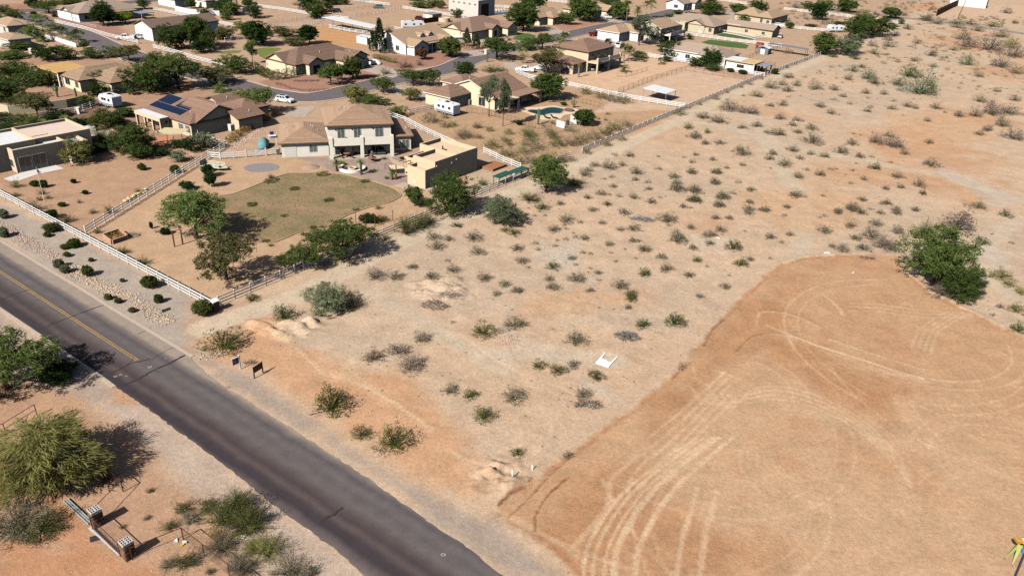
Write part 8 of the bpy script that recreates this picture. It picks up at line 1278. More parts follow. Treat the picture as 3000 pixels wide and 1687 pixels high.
def cabin(o, x0, x1, xt0, xt1, z0, z1, w0, w1, mat, nwin=2):
    """a tapered glasshouse with its panes let in"""
    MB().hexa([(x0, -w0, z0), (x1, -w0, z0), (x1, w0, z0), (x0, w0, z0)], [(xt0, -w1, z1), (xt1, -w1, z1), (xt1, w1, z1), (xt0, w1, z1)]).build('cabin', mat, o)
    f = lambda u, s, t, d: (lambda zz: ((x0 + (xt0 - x0) * t) * (1 - u) + (x1 + (xt1 - x1) * t) * u, s * (w0 + (w1 - w0) * t + d), zz))(z0 + (z1 - z0) * t)
    for s in (-1, 1):
        for k in range(nwin):
            ua, ub = .06 + k * .9 / nwin, .06 + (k + 1) * .9 / nwin - .05; q = [f(ua, s, .12, .012), f(ub, s, .12, .012), f(ub, s, .85, .012), f(ua, s, .85, .012)]; i_ = [f(ua, s, .12, -.02), f(ub, s, .12, -.02), f(ub, s, .85, -.02), f(ua, s, .85, -.02)]
            (MB().hexa(i_, q) if s > 0 else MB().hexa(q, i_)).build('side_window', cg, o)
    for xa, xb, d in ((x1, xt1, 1), (x0, xt0, -1)):
        g = lambda t, y, e: (xa + (xb - xa) * t + d * e, y * (w0 + (w1 - w0) * t), z0 + (z1 - z0) * t)
        q = [g(.1, -.86, .015), g(.1, .86, .015), g(.88, .86, .015), g(.88, -.86, .015)]; i_ = [g(.1, -.86, -.03), g(.1, .86, -.03), g(.88, .86, -.03), g(.88, -.86, -.03)]
        (MB().hexa(i_, q) if d > 0 else MB().hexa(q, i_)).build('windscreen' if d > 0 else 'rear_window', cg, o)
def body(o, prof, w_, mat, nm='body'):
    """side profile (x, z) extruded with rounded shoulders"""
    mb = MB(); n = len(prof)
    rings = [[(x, y * s, z + dz * (1 if z > .6 else 0)) for x, z in prof] for y, s, dz in ((-w_, 1, -.05), (-w_ * .93, 1, .0), (w_ * .93, 1, 0), (w_, 1, -.05))]
    mb.loft(rings); return mb.build(nm, mat, o)
def veh(name, label, cat, r, x, y, heading, z=0):
    p = P(r, x, y); return tag(empty(name, onG(p), R(heading)), label, cat)
def lights(o, xf, xb, w_, z):
    for s in (-1, 1): MB().box(xf - .05, xf + .02, s * w_ - .16, s * w_ + .16, z - .08, z + .08).build('headlight', lampm, o); MB().box(xb - .02, xb + .04, s * w_ - .09, s * w_ + .09, z - .12, z + .12).build('tail_light', lampr, o)
def suv(label, r, x, y, hd, c=(245, 245, 245), s=1.0, name='suv'):
    o = veh(name, label, 'car', r, x, y, hd); m = paint(c); body(o, [(-2.25, .35), (-2.3, .75), (-2.2, 1.0), (-.9, 1.03), (.9, 1.03), (2.0, .92), (2.28, .7), (2.25, .32)], .9, m); cabin(o, -2.1, 1.15, -1.75, .35, 1.0, 1.62, .84, .68, m, 3)
    wheels(o, (-1.4, 1.4), .9); lights(o, 2.27, -2.29, .68, .76); MB().box(-1.5, .1, -.5, .5, 1.622, 1.64).build('roof_glass', cg, o); o.scale = (s, s, s); return o
def pickup(label, r, x, y, hd, c=(245, 245, 245), s=1.0):
    o = veh('pickup_truck', label, 'truck', r, x, y, hd); m = paint(c); body(o, [(-2.85, .5), (-2.9, 1.0), (-.75, 1.05), (1.25, 1.08), (2.5, 1.02), (2.85, .85), (2.85, .42), (-.8, .4)], .96, m); cabin(o, -.85, 1.5, -.6, .7, 1.04, 1.8, .88, .72, m, 2)
    MB().box(-2.75, -.95, -.75, .75, 1.03, 1.075).build('bed', blk_m, o)
    for s_ in (-1, 1): MB().box(-2.85, -.9, s_ * .86 - .07, s_ * .86 + .07, 1.0, 1.32).build('bed_side', m, o)
    MB().box(-2.88, -2.8, -.785, .785, 1.0, 1.32).build('tailgate', m, o); MB().box(2.84, 2.95, -.9, .9, .42, .66).build('bumper', blk_m, o); wheels(o, (-1.75, 1.8), .96, .4, .27); lights(o, 2.84, -2.88, .74, .86); o.scale = (s, s, s); return o
def travel_trailer(label, r, x, y, hd, L_=6.6, name='travel_trailer'):
    o = veh(name, label, 'trailer', r, x, y, hd); h = L_ / 2
    mb = MB(); pr = [(-h, .55), (-h, 2.6), (-h + .3, 2.85), (h - .9, 2.85), (h - .25, 2.3), (h, 1.6), (h - .3, .55)]; mb.loft([[(a, -1.2, c) for a, c in pr], [(a, 1.2, c) for a, c in pr]]); mb.build('body', M('trailer_white', lin(244, 244, 244) * .86, .4, .04, 1), o)
    for s in (-1, 1): MB().box(-h + .1, h - .5, s * 1.205 - .004, s * 1.205 + .004, .6, 1.05).build('lower_stripe', gmet, o)
    for s in (-1, 1):
        for a in (-h + .9, -.3, h - 2.0): MB().box(a, a + .8, s * 1.21 - .012, s * 1.21 + .012, 1.55, 2.15).build('side_window', cg, o)
    MB().box(-.6, .3, -.35, .35, 2.852, 3.1, bev=.05).build('air_conditioner', blk_m, o); MB().box(-h + 1, -h + 1.4, -.2, .2, 2.852, 2.95).build('roof_vent', gmet, o); wheels(o, (-.45, .35), 1.2, .34, .22); MB().tube((h - .4, 0, .5), (h + .9, 0, .5), .06, n=6).build('hitch', blk_m, o); MB().box(-h + .2, h - .6, -.9, .9, .35, .54).build('chassis', blk_m, o); return o
suv('white car parked on the street bend by the palo verde', 'h', 1985, 255, -20)
pickup('white pickup with open bed in the peach house drive', 'c', 880, 975, 150); cov = veh('covered_car', 'low car under a white cover beside the white pickup', 'car', 'c', 1020, 965, 152)
def draped(o, L_, w_, h_, mat, nm='cover'):
    rings = []
    for k in range(9):
        t = k / 8 * 2 - 1; hh = h_ * (1 - abs(t) ** 4 * .55) * (1 + .12 * math.cos(t * 3)); ww = w_ * (1 - abs(t) ** 6 * .25); rings.append([(t * L_, ww * math.cos(a) * (1.0 if math.sin(a) < .6 else .92), max(.0, hh * max(0, math.sin(a)) ** .55)) for a in [math.pi * q / 10 for q in range(11)]])
    return MB().loft(rings).build(nm, mat, o, smooth=True)
draped(cov, 2.3, .95, 1.2, M('white_cover', lin(240, 240, 240) * .85, .6, .05, 2)); wheels(cov, (-1.4, 1.4), .86, .3, .2)
tc_ = veh('covered_car', 'car under a teal tarpaulin on the gravel drive', 'car', 'h', 1660, 930, 100); draped(tc_, 2.1, 1.0, 1.75, M('teal_cover', lin(118, 160, 164) * .8, .7, .12, 2, .03, 6)); wheels(tc_, (-1.3, 1.3), .9, .3, .2)
travel_trailer('white travel trailer with dark rear beside the pool house', 'i', 2110, 430, 141, 6.4); travel_trailer('large white fifth wheel trailer with rounded nose beside the dormered house', 'c', 1600, 440, 20, 8.6, 'fifth_wheel_trailer'); travel_trailer('white box trailer in the shade of the tall mesquite', 'b', 210, 1290, 55, 5.6, 'box_trailer'); travel_trailer('white motorhome with dark windscreen under the tall trees', 'f', 670, 325, 190, 6.6, 'motorhome'); travel_trailer('white camper with open dark side behind the ranch fence', 'g', 1680, 320, 150, 5.2, 'camper')
pickup('white pickup behind the rail fence by the barn gable', 'a', 1900, 600, 190); suv('white car beside the pickup at the barn gable', 'a', 2075, 590, 200); pickup('dark pickup behind the grove by the white rails', 'b', 850, 360, 175, (70, 72, 78)); suv('old dark car by the paddock posts', 'c', 430, 190, 200, (60, 68, 78), .95, 'old_car'); suv('blue green car behind the paddock posts', 'c', 1070, 130, 190, (92, 118, 124))
pickup('red pickup parked on the far street', 'd', 2045, 550, 12, (120, 28, 36)); pickup('silver pickup in the drive under the tall tree', 'd', 2195, 280, -25, (214, 216, 218)); pickup('white pickup under the airy eucalyptus', 'd', 970, 1085, 165); suv('white car behind the eucalyptus at the white pickup', 'd', 1200, 1060, 160); suv('white car at the corner of the two-storey roof', 'd', 1410, 760, 250); suv('white van with dark windscreen by the white garage', 'd', 2370, 720, 255, (240, 240, 240), 1.15, 'van'); suv('dark car above the white van', 'd', 2215, 660, 250, (52, 52, 56)); suv('dark blue car beside the tan garage wing', 'd', 1630, 1110, 20, (48, 54, 86)); suv('silver car in front of the double hip house', 'e', 2000, 205, 10, (214, 214, 214)); suv('grey car at the white stable fence', 'e', 1090, 890, 5, (110, 116, 122)); suv('maroon covered car at the brown yard wall', 'c', 1710, 310, 10, (92, 36, 48))
def boat(label, r, x, y, hd):
    o = veh('covered_boat', label, 'boat', r, x, y, hd); rings = []
    for k in range(8): t = k / 7; w_ = 1.05 * (1 - max(0, t - .45) ** 2 * 2.6); rings.append([(-2.7 + 5.4 * t, w_ * math.cos(a), .55 + (.75 * math.sin(a) if math.sin(a) > 0 else .45 * math.sin(a) * (1 - .3 * t))) for a in [2 * math.pi * q / 12 for q in range(12)]])
    MB().loft(rings).build('hull', M('boat_cover', lin(226, 228, 232) * .86, .6, .05, 2), o, smooth=True); wheels(o, (-.4,), .95, .3, .2); MB().tube((1.5, 0, .35), (3.8, 0, .4), .05, n=6).build('tongue', gmet, o); MB().box(-2.95, -2.6, -.2, .2, .6, 1.1, bev=.04).build('motor', paint((40, 52, 120)), o); return o
boat('covered white boat with blue motor by the young pine', 'c', 2300, 590, 20)
ut = veh('flatbed_trailer', 'white flatbed trailer with raised rails by the citrus trees', 'trailer', 'h', 930, 1265, -12); tw = M('trailer_paint', lin(226, 224, 206) * .84, .6, .15, 3, dirt=.3)
MB().box(-2.4, 1.6, -1.0, 1.0, .55, .68).build('deck', tw, ut)
for z in (.9, 1.15): MB().box(-2.4, 1.6, .96, 1.0, z - .05, z + .05).build('side_rail', tw, ut)
for x in (-2.36, -1.0, .3, 1.56): MB().box(x - .04, x + .04, .95, 1.0, .68, 1.25).build('stake', tw, ut)
MB().box(-2.45, -2.41, -1, 1, .3, 1.6).build('ramp', tw, ut); MB().hexa([(1.6, -.9, .5), (2.7, -.12, .5), (2.7, .12, .5), (1.6, .9, .5)], [(1.6, -.9, .62), (2.7, -.12, .62), (2.7, .12, .62), (1.6, .9, .62)]).build('tongue', tw, ut); MB().box(.4, 1.4, -.9, -.2, .684, .95).build('toolbox', M('green_box', lin(190, 200, 176) * .8, .6, .1, 3), ut); wheels(ut, (-.6, .2), 1.25, .34, .22)
golf = veh('golf_cart', 'white golf cart under the balcony of the tan house', 'golf cart', 'd', 2010, 1070, 20); MB().box(-1.1, 1.2, -.6, .6, .3, .75, bev=.06).build('body', paint((240, 240, 240)), golf); MB().box(-1.0, .9, -.6, .6, 1.8, 1.88).build('canopy', blk_m, golf); wheels(golf, (-.75, .8), .6, .25, .18); MB().box(-.5, .1, -.55, .55, .752, 1.1).build('seat', blk_m, golf)
for sx in (-.9, .8):
    for sy in (-.55, .55): MB().tube((sx, sy, .7), (sx, sy, 1.8), .025, n=5).build('canopy_post', blk_m, golf)
utv = veh('utility_cart', 'grey utility cart beside the tan outbuilding', 'cart', 'e', 2500, 580, 60); MB().box(-1.4, 1.4, -.75, .75, .4, .95, bev=.06).build('body', paint((206, 206, 204)), utv); MB().box(-.9, .7, -.7, .7, 1.75, 1.83).build('canopy', paint((206, 206, 204)), utv); wheels(utv, (-.95, .95), .8, .32, .25)
for sx in (-.85, .65):
    for sy in (-.65, .65): MB().tube((sx, sy, .9), (sx, sy, 1.75), .03, n=5).build('canopy_post', blk_m, utv)
ply = tag(empty('play_tower', P('e', 2175, 790), TH), 'red wooden play tower by the garden shed', 'playset'); rw_ = M('red_wood', lin(140, 62, 52) * .85, .85, .15, 4); MB().box(-1, 1, -1, 1, 1.3, 1.42).build('platform', rw_, ply); MB().box(-1, 1, .94, 1, 1.43, 2.3).build('wall', rw_, ply); MB().box(-1, -.94, -1, .938, 1.43, 2.3).build('wall', rw_, ply); MB().hexa([(-1.15, -1.15, 2.7), (1.15, -1.15, 2.7), (1.15, 1.15, 2.7), (-1.15, 1.15, 2.7)], [(-.05, -1.1, 3.4), (.05, -1.1, 3.4), (.05, 1.1, 3.4), (-.05, 1.1, 3.4)]).build('roof', rw_, ply); MB().hexa([(-3.2, -.3, .05), (-1, -.3, 1.35), (-1, .3, 1.35), (-3.2, .3, .05)], [(-3.2, -.3, .1), (-1, -.3, 1.4), (-1, .3, 1.4), (-3.2, .3, .1)]).build('slide', wood, ply)
for sx in (-.95, .95):
    for sy in (-.95, .95): MB().box(sx - .05, sx + .05, sy - .05, sy + .05, -.1, 2.7).build('post', rw_, ply)
# ------------------------------------------------------------------ swimming pool
deckp = circ(Q('j', (700, 580), (830, 585), (1000, 590), (1180, 590), (1400, 570), (1560, 600), (1720, 610), (1765, 640), (1700, 690), (1560, 710), (1500, 770), (1300, 780), (1200, 770), (1050, 700), (980, 670), (760, 610)), 4)
struct(sheet('pool_deck', deckp, .05, M('cool_deck', lin(232, 208, 180) * .84, .85, .08, 2), th=.15))
pool_o = circ(Q('j', (1005, 640), (1080, 628), (1200, 630), (1290, 605), (1380, 592), (1480, 600), (1565, 625), (1540, 665), (1500, 690), (1360, 690), (1270, 712), (1200, 716), (1100, 690), (1020, 665)), 4)
wm_, t, o = _mk('pool_water'); N = t.nodes.new; K = t.links.new; b = N('ShaderNodeBsdfPrincipled'); b.inputs['Base Color'].default_value = (.012, .075, .095, 1); b.inputs['Roughness'].default_value = .04; b.inputs['IOR'].default_value = 1.33; nz = N('ShaderNodeTexNoise'); nz.inputs['Scale'].default_value = 1.5; ge = N('ShaderNodeNewGeometry'); K(ge.outputs['Position'], nz.inputs['Vector']); bp = N('ShaderNodeBump'); bp.inputs['Distance'].default_value = .03; K(nz.outputs['Fac'], bp.inputs['Height']); K(bp.outputs[0], b.inputs['Normal']); K(b.outputs[0], o.inputs[0])
pool = tag(sheet('swimming_pool', pool_o, .056, wm_, th=.004), 'curved swimming pool with dark teal water in a pale deck', 'pool')
cop = MB()
for i in range(len(pool_o)):
    a, c = pool_o[i], pool_o[(i + 1) % len(pool_o)]; t_ = (c - a).normalized(); n_ = Vector((-t_.y, t_.x, 0)); q = [a - n_ * .15, c - n_ * .15, c + n_ * .2, a + n_ * .2]
    if (q[1] - q[0]).cross(q[2] - q[0]).z < 0: q = q[::-1]
    cop.hexa([(p.x, p.y, .04) for p in q], [(p.x, p.y, .11) for p in q])
cop.build('coping', M('coping', lin(216, 178, 146) * .84, .85, .1, 3), pool)
spa_c = P('j', 1635, 645); tag(MB().lathe([(1.25, -.02), (1.25, .3), (1.0, .3), (1.0, .2), (.01, .2)], 22).build('spa', M('spa_cover', lin(120, 98, 86) * .9, .7, .1, 3), None, (spa_c.x, spa_c.y, .05)), 'round spa with brown cover at the pool end', 'spa')
for k, x in enumerate((1300, 1410)):
    o = tag(empty('pool_lounger', onG(P('j', x, 765), .05), R(60)), 'dark pool lounger on the pale deck', 'lounger', 'loungers by the pool'); MB().box(-.3, .3, -.9, .4, .3, .36).build('seat', blk_m, o); MB().hexa([(-.3, .4, .3), (.3, .4, .3), (.3, .4, .36), (-.3, .4, .36)], [(-.3, 1.0, .8), (.3, 1.0, .8), (.3, 1.0, .86), (-.3, 1.0, .86)]).build('backrest', blk_m, o)
    for sx in (-.25, .25):
        for sy in (-.8, .3): MB().tube((sx, sy, 0), (sx, sy, .298), .02, n=5).build('leg', blk_m, o)
scr_ = plain_wall('pump_screen', 'white vinyl screen round the pool pump', L('j', (1655, 800), (1745, 850)), 1.5, vinyl, .06, .07); plain_wall('pump_screen', 'second white vinyl screen panel before the pool pump', L('j', (1445, 880), (1565, 910)), 1.5, vinyl, .06, .07)
pmp = tag(empty('pool_pump', onG(P('j', 1610, 860))), 'dark pool filter and pump between the white screens', 'pump'); MB().lathe([(.3, .1), (.38, .3), (.38, .9), (.2, 1.15), (.02, 1.2)], 12).build('filter_tank', blk_m, pmp); MB().box(.5, 1.0, -.15, .15, .02, .4, bev=.05).build('pump', gmet, pmp); MB().tube((.3, 0, .3), (.5, 0, .25), .04, n=6).build('pipe', trim_w, pmp)
wp_ = tag(sheet('swimming_pool', Q('d', (455, 200), (560, 180), (700, 190), (640, 220), (520, 230)), .06, M('blue_water', (.03, .25, .38), .06, .1, 1, spec=.5), th=.05), 'small bright blue pool beside the metal workshop', 'pool')
for k in range(4): p = P('d', 540 + 45 * k, 175 - 3 * k); o = tag(empty('sun_lounger', onG(p), R(20 + 10 * k)), 'pale sun lounger beside the bright blue pool', 'lounger', 'loungers by the blue pool'); MB().box(-.3, .3, -.9, .4, .3, .36).build('seat', trim_w, o); MB().hexa([(-.3, .4, .3), (.3, .4, .3), (.3, .4, .36), (-.3, .4, .36)], [(-.3, 1.0, .8), (.3, 1.0, .8), (.3, 1.0, .86), (-.3, 1.0, .86)]).build('backrest', trim_w, o); MB().box(-.25, .25, -.7, .2, .0, .298).build('base', gmet, o)
# ------------------------------------------------------------------ signs, flag, small things
bluem = M('sign_blue', lin(40, 52, 120), .6, .05, 3); signw = M('sign_white', lin(228, 228, 236) * .85, .5, .04, 3); galv = M('sign_post', lin(120, 112, 104) * .9, .6, .15, 5, metal=.4)
def text(body_, size, mat, parent, loc, rot, nm='lettering'):
    cu = bpy.data.curves.new(nm, 'FONT'); cu.body = body_; cu.size = size; cu.extrude = .004; cu.align_x = 'CENTER'; cu.align_y = 'CENTER'; cu.materials.append(mat); tmp = bpy.data.objects.new(nm, cu); COL.objects.link(tmp); bpy.context.view_layer.update(); me = bpy.data.meshes.new_from_object(tmp.evaluated_get(bpy.context.evaluated_depsgraph_get())); bpy.data.objects.remove(tmp); o = bpy.data.objects.new(nm, me); COL.objects.link(o); o.parent = parent; o.location = loc; o.rotation_euler = rot; return o
spd = tag(empty('speed_sign', onG(P('m', 1463, 278)), R(-55)), 'white speed limit 30 sign on a thin post by the river rocks', 'sign')
MB().tube((0, 0, -.2), (0, 0, 2.75), .035, n=6).build('post', galv, spd); MB().box(-.38, .38, -.06, -.036, 1.85, 2.8).build('sign_plate', signw, spd)
for tx, z, sz in (('SPEED', 2.62, .2), ('LIMIT', 2.42, .2), ('30', 2.1, .46)): text(tx, sz, bluem, spd, (0, -.066, z), (R(90), 0, 0))
dk = tag(empty('road_sign', onG(P('m', 560, 662)), R(125)), 'back of a dark square road sign on a post by the kerb', 'sign'); MB().tube((0, 0, -.2), (0, 0, 2.75), .035, n=6).build('post', galv, dk); MB().box(-.38, .38, -.06, -.036, 1.85, 2.75).build('sign_plate', M('sign_back', (.06, .058, .056), .6, .1, 4), dk)
re1 = tag(empty('realty_sign', onG(P('o', 533, 793)), R(50)), 'white real estate post with hanging red and blue sign', 'sign'); MB().box(-.06, .06, -.06, .06, -.2, 1.85).build('post', vinyl, re1); MB().box(-.95, .1, -.05, .05, 1.62, 1.72).build('arm', vinyl, re1); MB().box(-.88, -.1, -.015, .015, .85, 1.58).build('sign_board', signw, re1); MB().box(-.86, -.5, -.021, -.0155, 1.2, 1.55).build('red_print', paint((190, 40, 48)), re1); MB().box(-.86, -.12, -.02, -.0155, .9, 1.16).build('blue_print', M('print_blue', lin(92, 100, 150), .6, .1, 3), re1); MB().box(-.46, -.12, -.021, -.0155, 1.2, 1.55).build('dark_print', M('print_dark', lin(70, 60, 90), .6, .1, 3), re1)
re2 = tag(empty('sale_board', onG(P('o', 672, 885)), 0), 'black sale board on two posts by the road shoulder', 'sign'); b2 = P('o', 757, 830) - P('o', 672, 885); re2.rotation_euler = (0, 0, math.atan2(b2.y, b2.x)); bl = b2.length; bkm = M('black_board', (.015, .014, .014), .5, .1, 4)
for x in (0, bl): MB().box(x - .05, x + .05, -.05, .05, -.2, 1.45).build('post', bkm, re2)
MB().box(.052, bl - .052, -.03, .03, .65, 1.43).build('board', bkm, re2); text('S', .4, M('board_print', (.10, .10, .10), .6, .1, 3), re2, (bl * .45, -.034, 1.05), (R(90), 0, 0), 'board_mark')
fl = tag(empty('flagpole', onG(P('k', 447, 482)), 0), 'slim flagpole flying a striped flag in the sandy yard', 'flagpole'); fh = hgt(P('k', 447, 482), 'k', 370, 140); MB().tube((0, 0, -.2), (0, 0, fh), .05, .03, 8).build('pole', trim_w, fl); MB().lathe([(.02, fh), (.07, fh + .06), (.02, fh + .13)], 8).build('ball', M('brass', (.5, .38, .12), .3, .1, 3, metal=.8), fl)
fr1, fw1, fb1 = M('flag_red', lin(150, 40, 50), .8, .05, 3), M('flag_white', lin(230, 226, 224) * .85, .8, .04, 3), M('flag_blue', lin(44, 50, 96), .8, .05, 3); zt = fh - .25
for k in range(7):                                                  # hangs limp from the pole
    x0 = .05 + (.0 if k > 3 else 0); za = zt - k * .12; s0 = .5 if k < 4 else .05
    q = [(.05, .0, za), (.55, .10, za - .55), (.55, .10, za - .65), (.05, 0, za - .115)]; MB().hexa([(a, b_ - .01, c) for a, b_, c in q], [(a, b_ + .01, c) for a, b_, c in q]).build('stripe', (fr1, fw1)[k % 2], fl)
MB().hexa([(.05, -.015, zt + .005), (.32, .038, zt - .29), (.32, .038, zt - .72), (.05, -.015, zt - .45)], [(.05, .03, zt + .005), (.32, .085, zt - .29), (.32, .085, zt - .72), (.05, .03, zt - .45)]).build('canton', fb1, fl)
sw = tag(empty('post_frame', onG(P('k', 1757, 937)), 0), 'two tall rusty posts with a top bar by the big mesquite', 'post frame'); s1 = P('k', 1757, 937); s2 = P('k', 1840, 912); hh = hgt(s1, 'k', 1735, 785)
for p in (s1, s2): MB().box(p.x - s1.x - .08, p.x - s1.x + .08, p.y - s1.y - .08, p.y - s1.y + .08, -.2, hh).build('post', rust, sw)
MB().tube((0, 0, hh + .02), (s2.x - s1.x, s2.y - s1.y, hh + .02), .03, n=6).build('bar', rust, sw)
plo = tag(empty('raised_planter', onG(P('k', 1170, 840)), 0), 'low pinkish block planter box filled with straw near the road fence', 'planter'); bp_ = [P('k', x, y) - plo.location for x, y in ((1040, 850), (1130, 915), (1290, 860), (1205, 795))]; pkm = M('pink_block', lin(206, 160, 136) * .84, .9, .1, 3)
for k in range(4):
    a, c = bp_[k], bp_[(k + 1) % 4]; t_ = (c - a).normalized(); n_ = Vector((-t_.y, t_.x, 0)) * .1; a2 = a + t_ * .12; c2 = c - t_ * .12 + t_ * .0
    a2.z = c2.z = 0; MB().hexa([a2 - n_, c2 - n_, c2 + n_, a2 + n_], [p + Vector((0, 0, .7)) for p in (a2 - n_, c2 - n_, c2 + n_, a2 + n_)]).build('wall', pkm, plo)
cc = sum(bp_, Vector()) / 4; V, F, lv = leaves(np.array([(bp_[0] * (1 - u_) * (1 - v_) + bp_[1] * u_ * (1 - v_) + bp_[2] * u_ * v_ + bp_[3] * (1 - u_) * v_) * .9 + cc * .1 for u_, v_ in np.random.RandomState(1).rand(120, 2)]) + np.array([0, 0, .35]), .14, 8, .1, np.random.RandomState(2), .2); put('straw', mesh_np('straw', V, F, LEAF['gold'], {'lv': ('FACE', 'FLOAT', lv)}), plo)
tr_ = tag(empty('vine_trellis', onG(P('l', 1175, 800))), 'rusty post trellis with wires holding the vines by the trail fence', 'trellis')
for x, y in ((1175, 800), (1275, 860), (1370, 840), (1548, 780)): p = P('l', x, y) - P('l', 1175, 800); MB().tube(p - Vector((0, 0, .2)), p + Vector((0, 0, 1.9)), .06, n=6).build('post', rust, tr_)
for z in (1.0, 1.6): MB().tube(P('l', 1275, 860) - P('l', 1175, 800) + Vector((0, 0, z)), P('l', 1548, 780) - P('l', 1175, 800) + Vector((0, 0, z)), .012, n=4).build('wire', rust, tr_)
ub = tag(empty('white_board', onG(P('p', 1640, 740), .02), 0), 'white U shaped board lying on the sand', 'board'); up_ = [P('p', x, y) - P('p', 1640, 740) for x, y in ((1522, 740), (1655, 787), (1750, 678), (1742, 668), (1682, 728), (1650, 726), (1640, 712), (1588, 695), (1628, 638), (1618, 630))]; MB().prism([(p.x, p.y) for p in up_], .0, .09).build('panel', M('board_white', (.80, .79, .78), .5, .03, 2), ub)
def brush(label, p, L_, w_, h_, leaf, n=150, seed=1):
    rs = random.Random(seed); mb = MB()
    for _ in range(n):
        a = rs.uniform(0, 6.28); q = math.sqrt(rs.random()); c = Vector((math.cos(a) * q * L_ / 2, math.sin(a) * q * w_ / 2, rs.uniform(0, h_) * (1 - q * .7))); d = Vector((rs.uniform(-1, 1), rs.uniform(-1, 1), rs.uniform(-.3, .5))).normalized() * rs.uniform(.25, .8); m = c + d * .5 + Vector((rs.uniform(-.12, .12), rs.uniform(-.12, .12), rs.uniform(-.05, .1))); c.z = max(c.z, .02)
        e_ = c + d; e_.z = max(e_.z, .02); m.z = max(m.z, .02); r_ = rs.choice((.012, .018, .03)); mb.tube(c, m, r_, r_ * .8, 4, rs.random(), False); mb.tube(m, e_, r_ * .8, r_ * .4, 4, rs.random(), False)
    return tag(mb.build('brush_pile', LEAF[leaf], None, onG(p), rng.uniform(-.3, .3)), label, 'brush pile')
brush('grey heap of cut brush among the desert bushes', P('u', 1480, 670), 4.4, 1.8, .8, 'grey', 260, 1); brush('uprooted dead stump with pale curved branches near the mound', P('o', 2490, 160), 3.6, 2.2, 1.0, 'dry', 220, 2); brush('pale bleached branches on the uprooted stump', P('p', 60, 90), 3.0, 1.6, 1.0, 'grey', 90, 3); brush('grey tangled dead bush beside the green bush', P('p', 1840, 480), 3.0, 2.0, .9, 'grey', 260, 4); brush('heap of dry branches behind the planter box', P('k', 1310, 830), 2.8, 1.6, .6, 'grey', 140, 5); brush('brown twig heap with pale roots on the open sand', P('p', 1470, 1150), 3.0, 1.4, .5, 'dry', 160, 6); brush('white bleached root end on the open sand', P('p', 1370, 1160), 1.0, .6, .35, 'grey', 40, 7); brush('bare forked dead branch at the lot bank', P('p', 2385, 800), .8, .5, 1.2, 'dry', 24, 8); brush('fallen twigs by the real estate signs', P('o', 620, 730), 1.4, .6, .3, 'dry', 40, 9); brush('fallen branches below the big mesquite', P('k', 1620, 790), 1.8, 1.0, .3, 'dry', 60, 10); brush('bare twigs on the soil bank of the lot', P('t', 1000, 540), 2.6, .8, .3, 'dry', 60, 11); brush('stacked hay remains under the blue shade', P('f', 210, 540), 4, 2.5, 1.6, 'dry', 300, 12)
for k, (r_, x, y) in enumerate((('r', 345, 470), ('r', 548, 385))): tag(MB().hexa([(-.05, -.04, -.1), (.05, -.04, -.1), (.05, .04, -.1), (-.05, .04, -.1)], [(-.09, .08, .55), (.0, .08, .6), (.0, .16, .55), (-.09, .16, .6)]).build('survey_stake', vinyl, None, onG(P(r_, x, y))), ('white survey stake leaning beside the dirt block', 'short white stake near the dirt mound')[k], 'stake')
for k, (r_, x, y, s_) in enumerate((('t', 590, 490, .5), ('t', 858, 680, .25), ('v', 1140, 540, .3), ('u', 2245, 855, .3), ('v', 265, 548, .2))): tag(MB().hexa([(-s_, -s_ * .4, 0), (s_, -s_ * .5, 0), (s_ * .9, s_ * .4, 0), (-s_ * .8, s_ * .5, 0)], [(-s_ * .8, -s_ * .3, s_ * .2), (s_ * .7, -s_ * .3, s_ * .5), (s_ * .6, s_ * .3, s_ * .35), (-s_ * .7, s_ * .3, s_ * .3)]).build('litter', signw, None, onG(P(r_, x, y)), k), ('crumpled white tarp at the back edge of the lot', 'white scrap on the graded lot', 'white paper among the far bushes', 'pale can lying by a desert bush', 'white scrap at the trail thicket')[k], 'litter')
# survey tripod and gear, bottom right
tp = tag(empty('survey_tripod', onG(P('s', 2490, 1290))), 'pale green survey tripod with orange instrument on the graded dirt', 'tripod'); grm = M('tripod_green', lin(160, 170, 92) * .85, .6, .1, 4); orm = M('instrument_orange', lin(206, 150, 70) * .85, .5, .12, 4)
tpo = tp.location; hd_ = Vector((.15, .35, 1.62))
for x, y in ((2380, 1268), (2455, 1335), (2600, 1180)):
    f_ = onG(P('s', x, y)) - tpo; d = (hd_ - f_); s_ = d.cross(Vector((0, 0, 1))).normalized(); MB().hexa([f_ - s_ * .04, f_ + s_ * .04, f_ + s_ * .04 + Vector((0, 0, .03)), f_ - s_ * .04 + Vector((0, 0, .03))], [hd_ - s_ * .17, hd_ + s_ * .17, hd_ + s_ * .17 + Vector((.03, .03, .04)), hd_ - s_ * .17 + Vector((.03, .03, .04))]).build('leg', grm, tp); MB().lathe([(.02, -.1), (.05, .0), (.05, .06)], 8, (f_.x, f_.y)).build('foot', blk_m, tp)
MB().box(hd_.x - .5, hd_.x + .05, hd_.y - .1, hd_.y + .35, hd_.z + .05, hd_.z + .42, bev=.05).build('instrument', orm, tp); MB().box(hd_.x + .06, hd_.x + .36, hd_.y - .1, hd_.y + .25, hd_.z + .05, hd_.z + .4, bev=.03).build('display', signw, tp); MB().lathe([(.2, hd_.z), (.2, hd_.z + .045)], 12, (hd_.x, hd_.y)).build('head_plate', blk_m, tp)
tag(MB().tube((0, 0, .09), (3.1, 3.6, .09), .09, n=10).build('dark_pipe', M('navy_pipe', lin(62, 62, 84), .5, .1, 3), None, onG(P('s', 2480, 1460))), 'dark navy pipe lying beside the survey tripod', 'pipe')
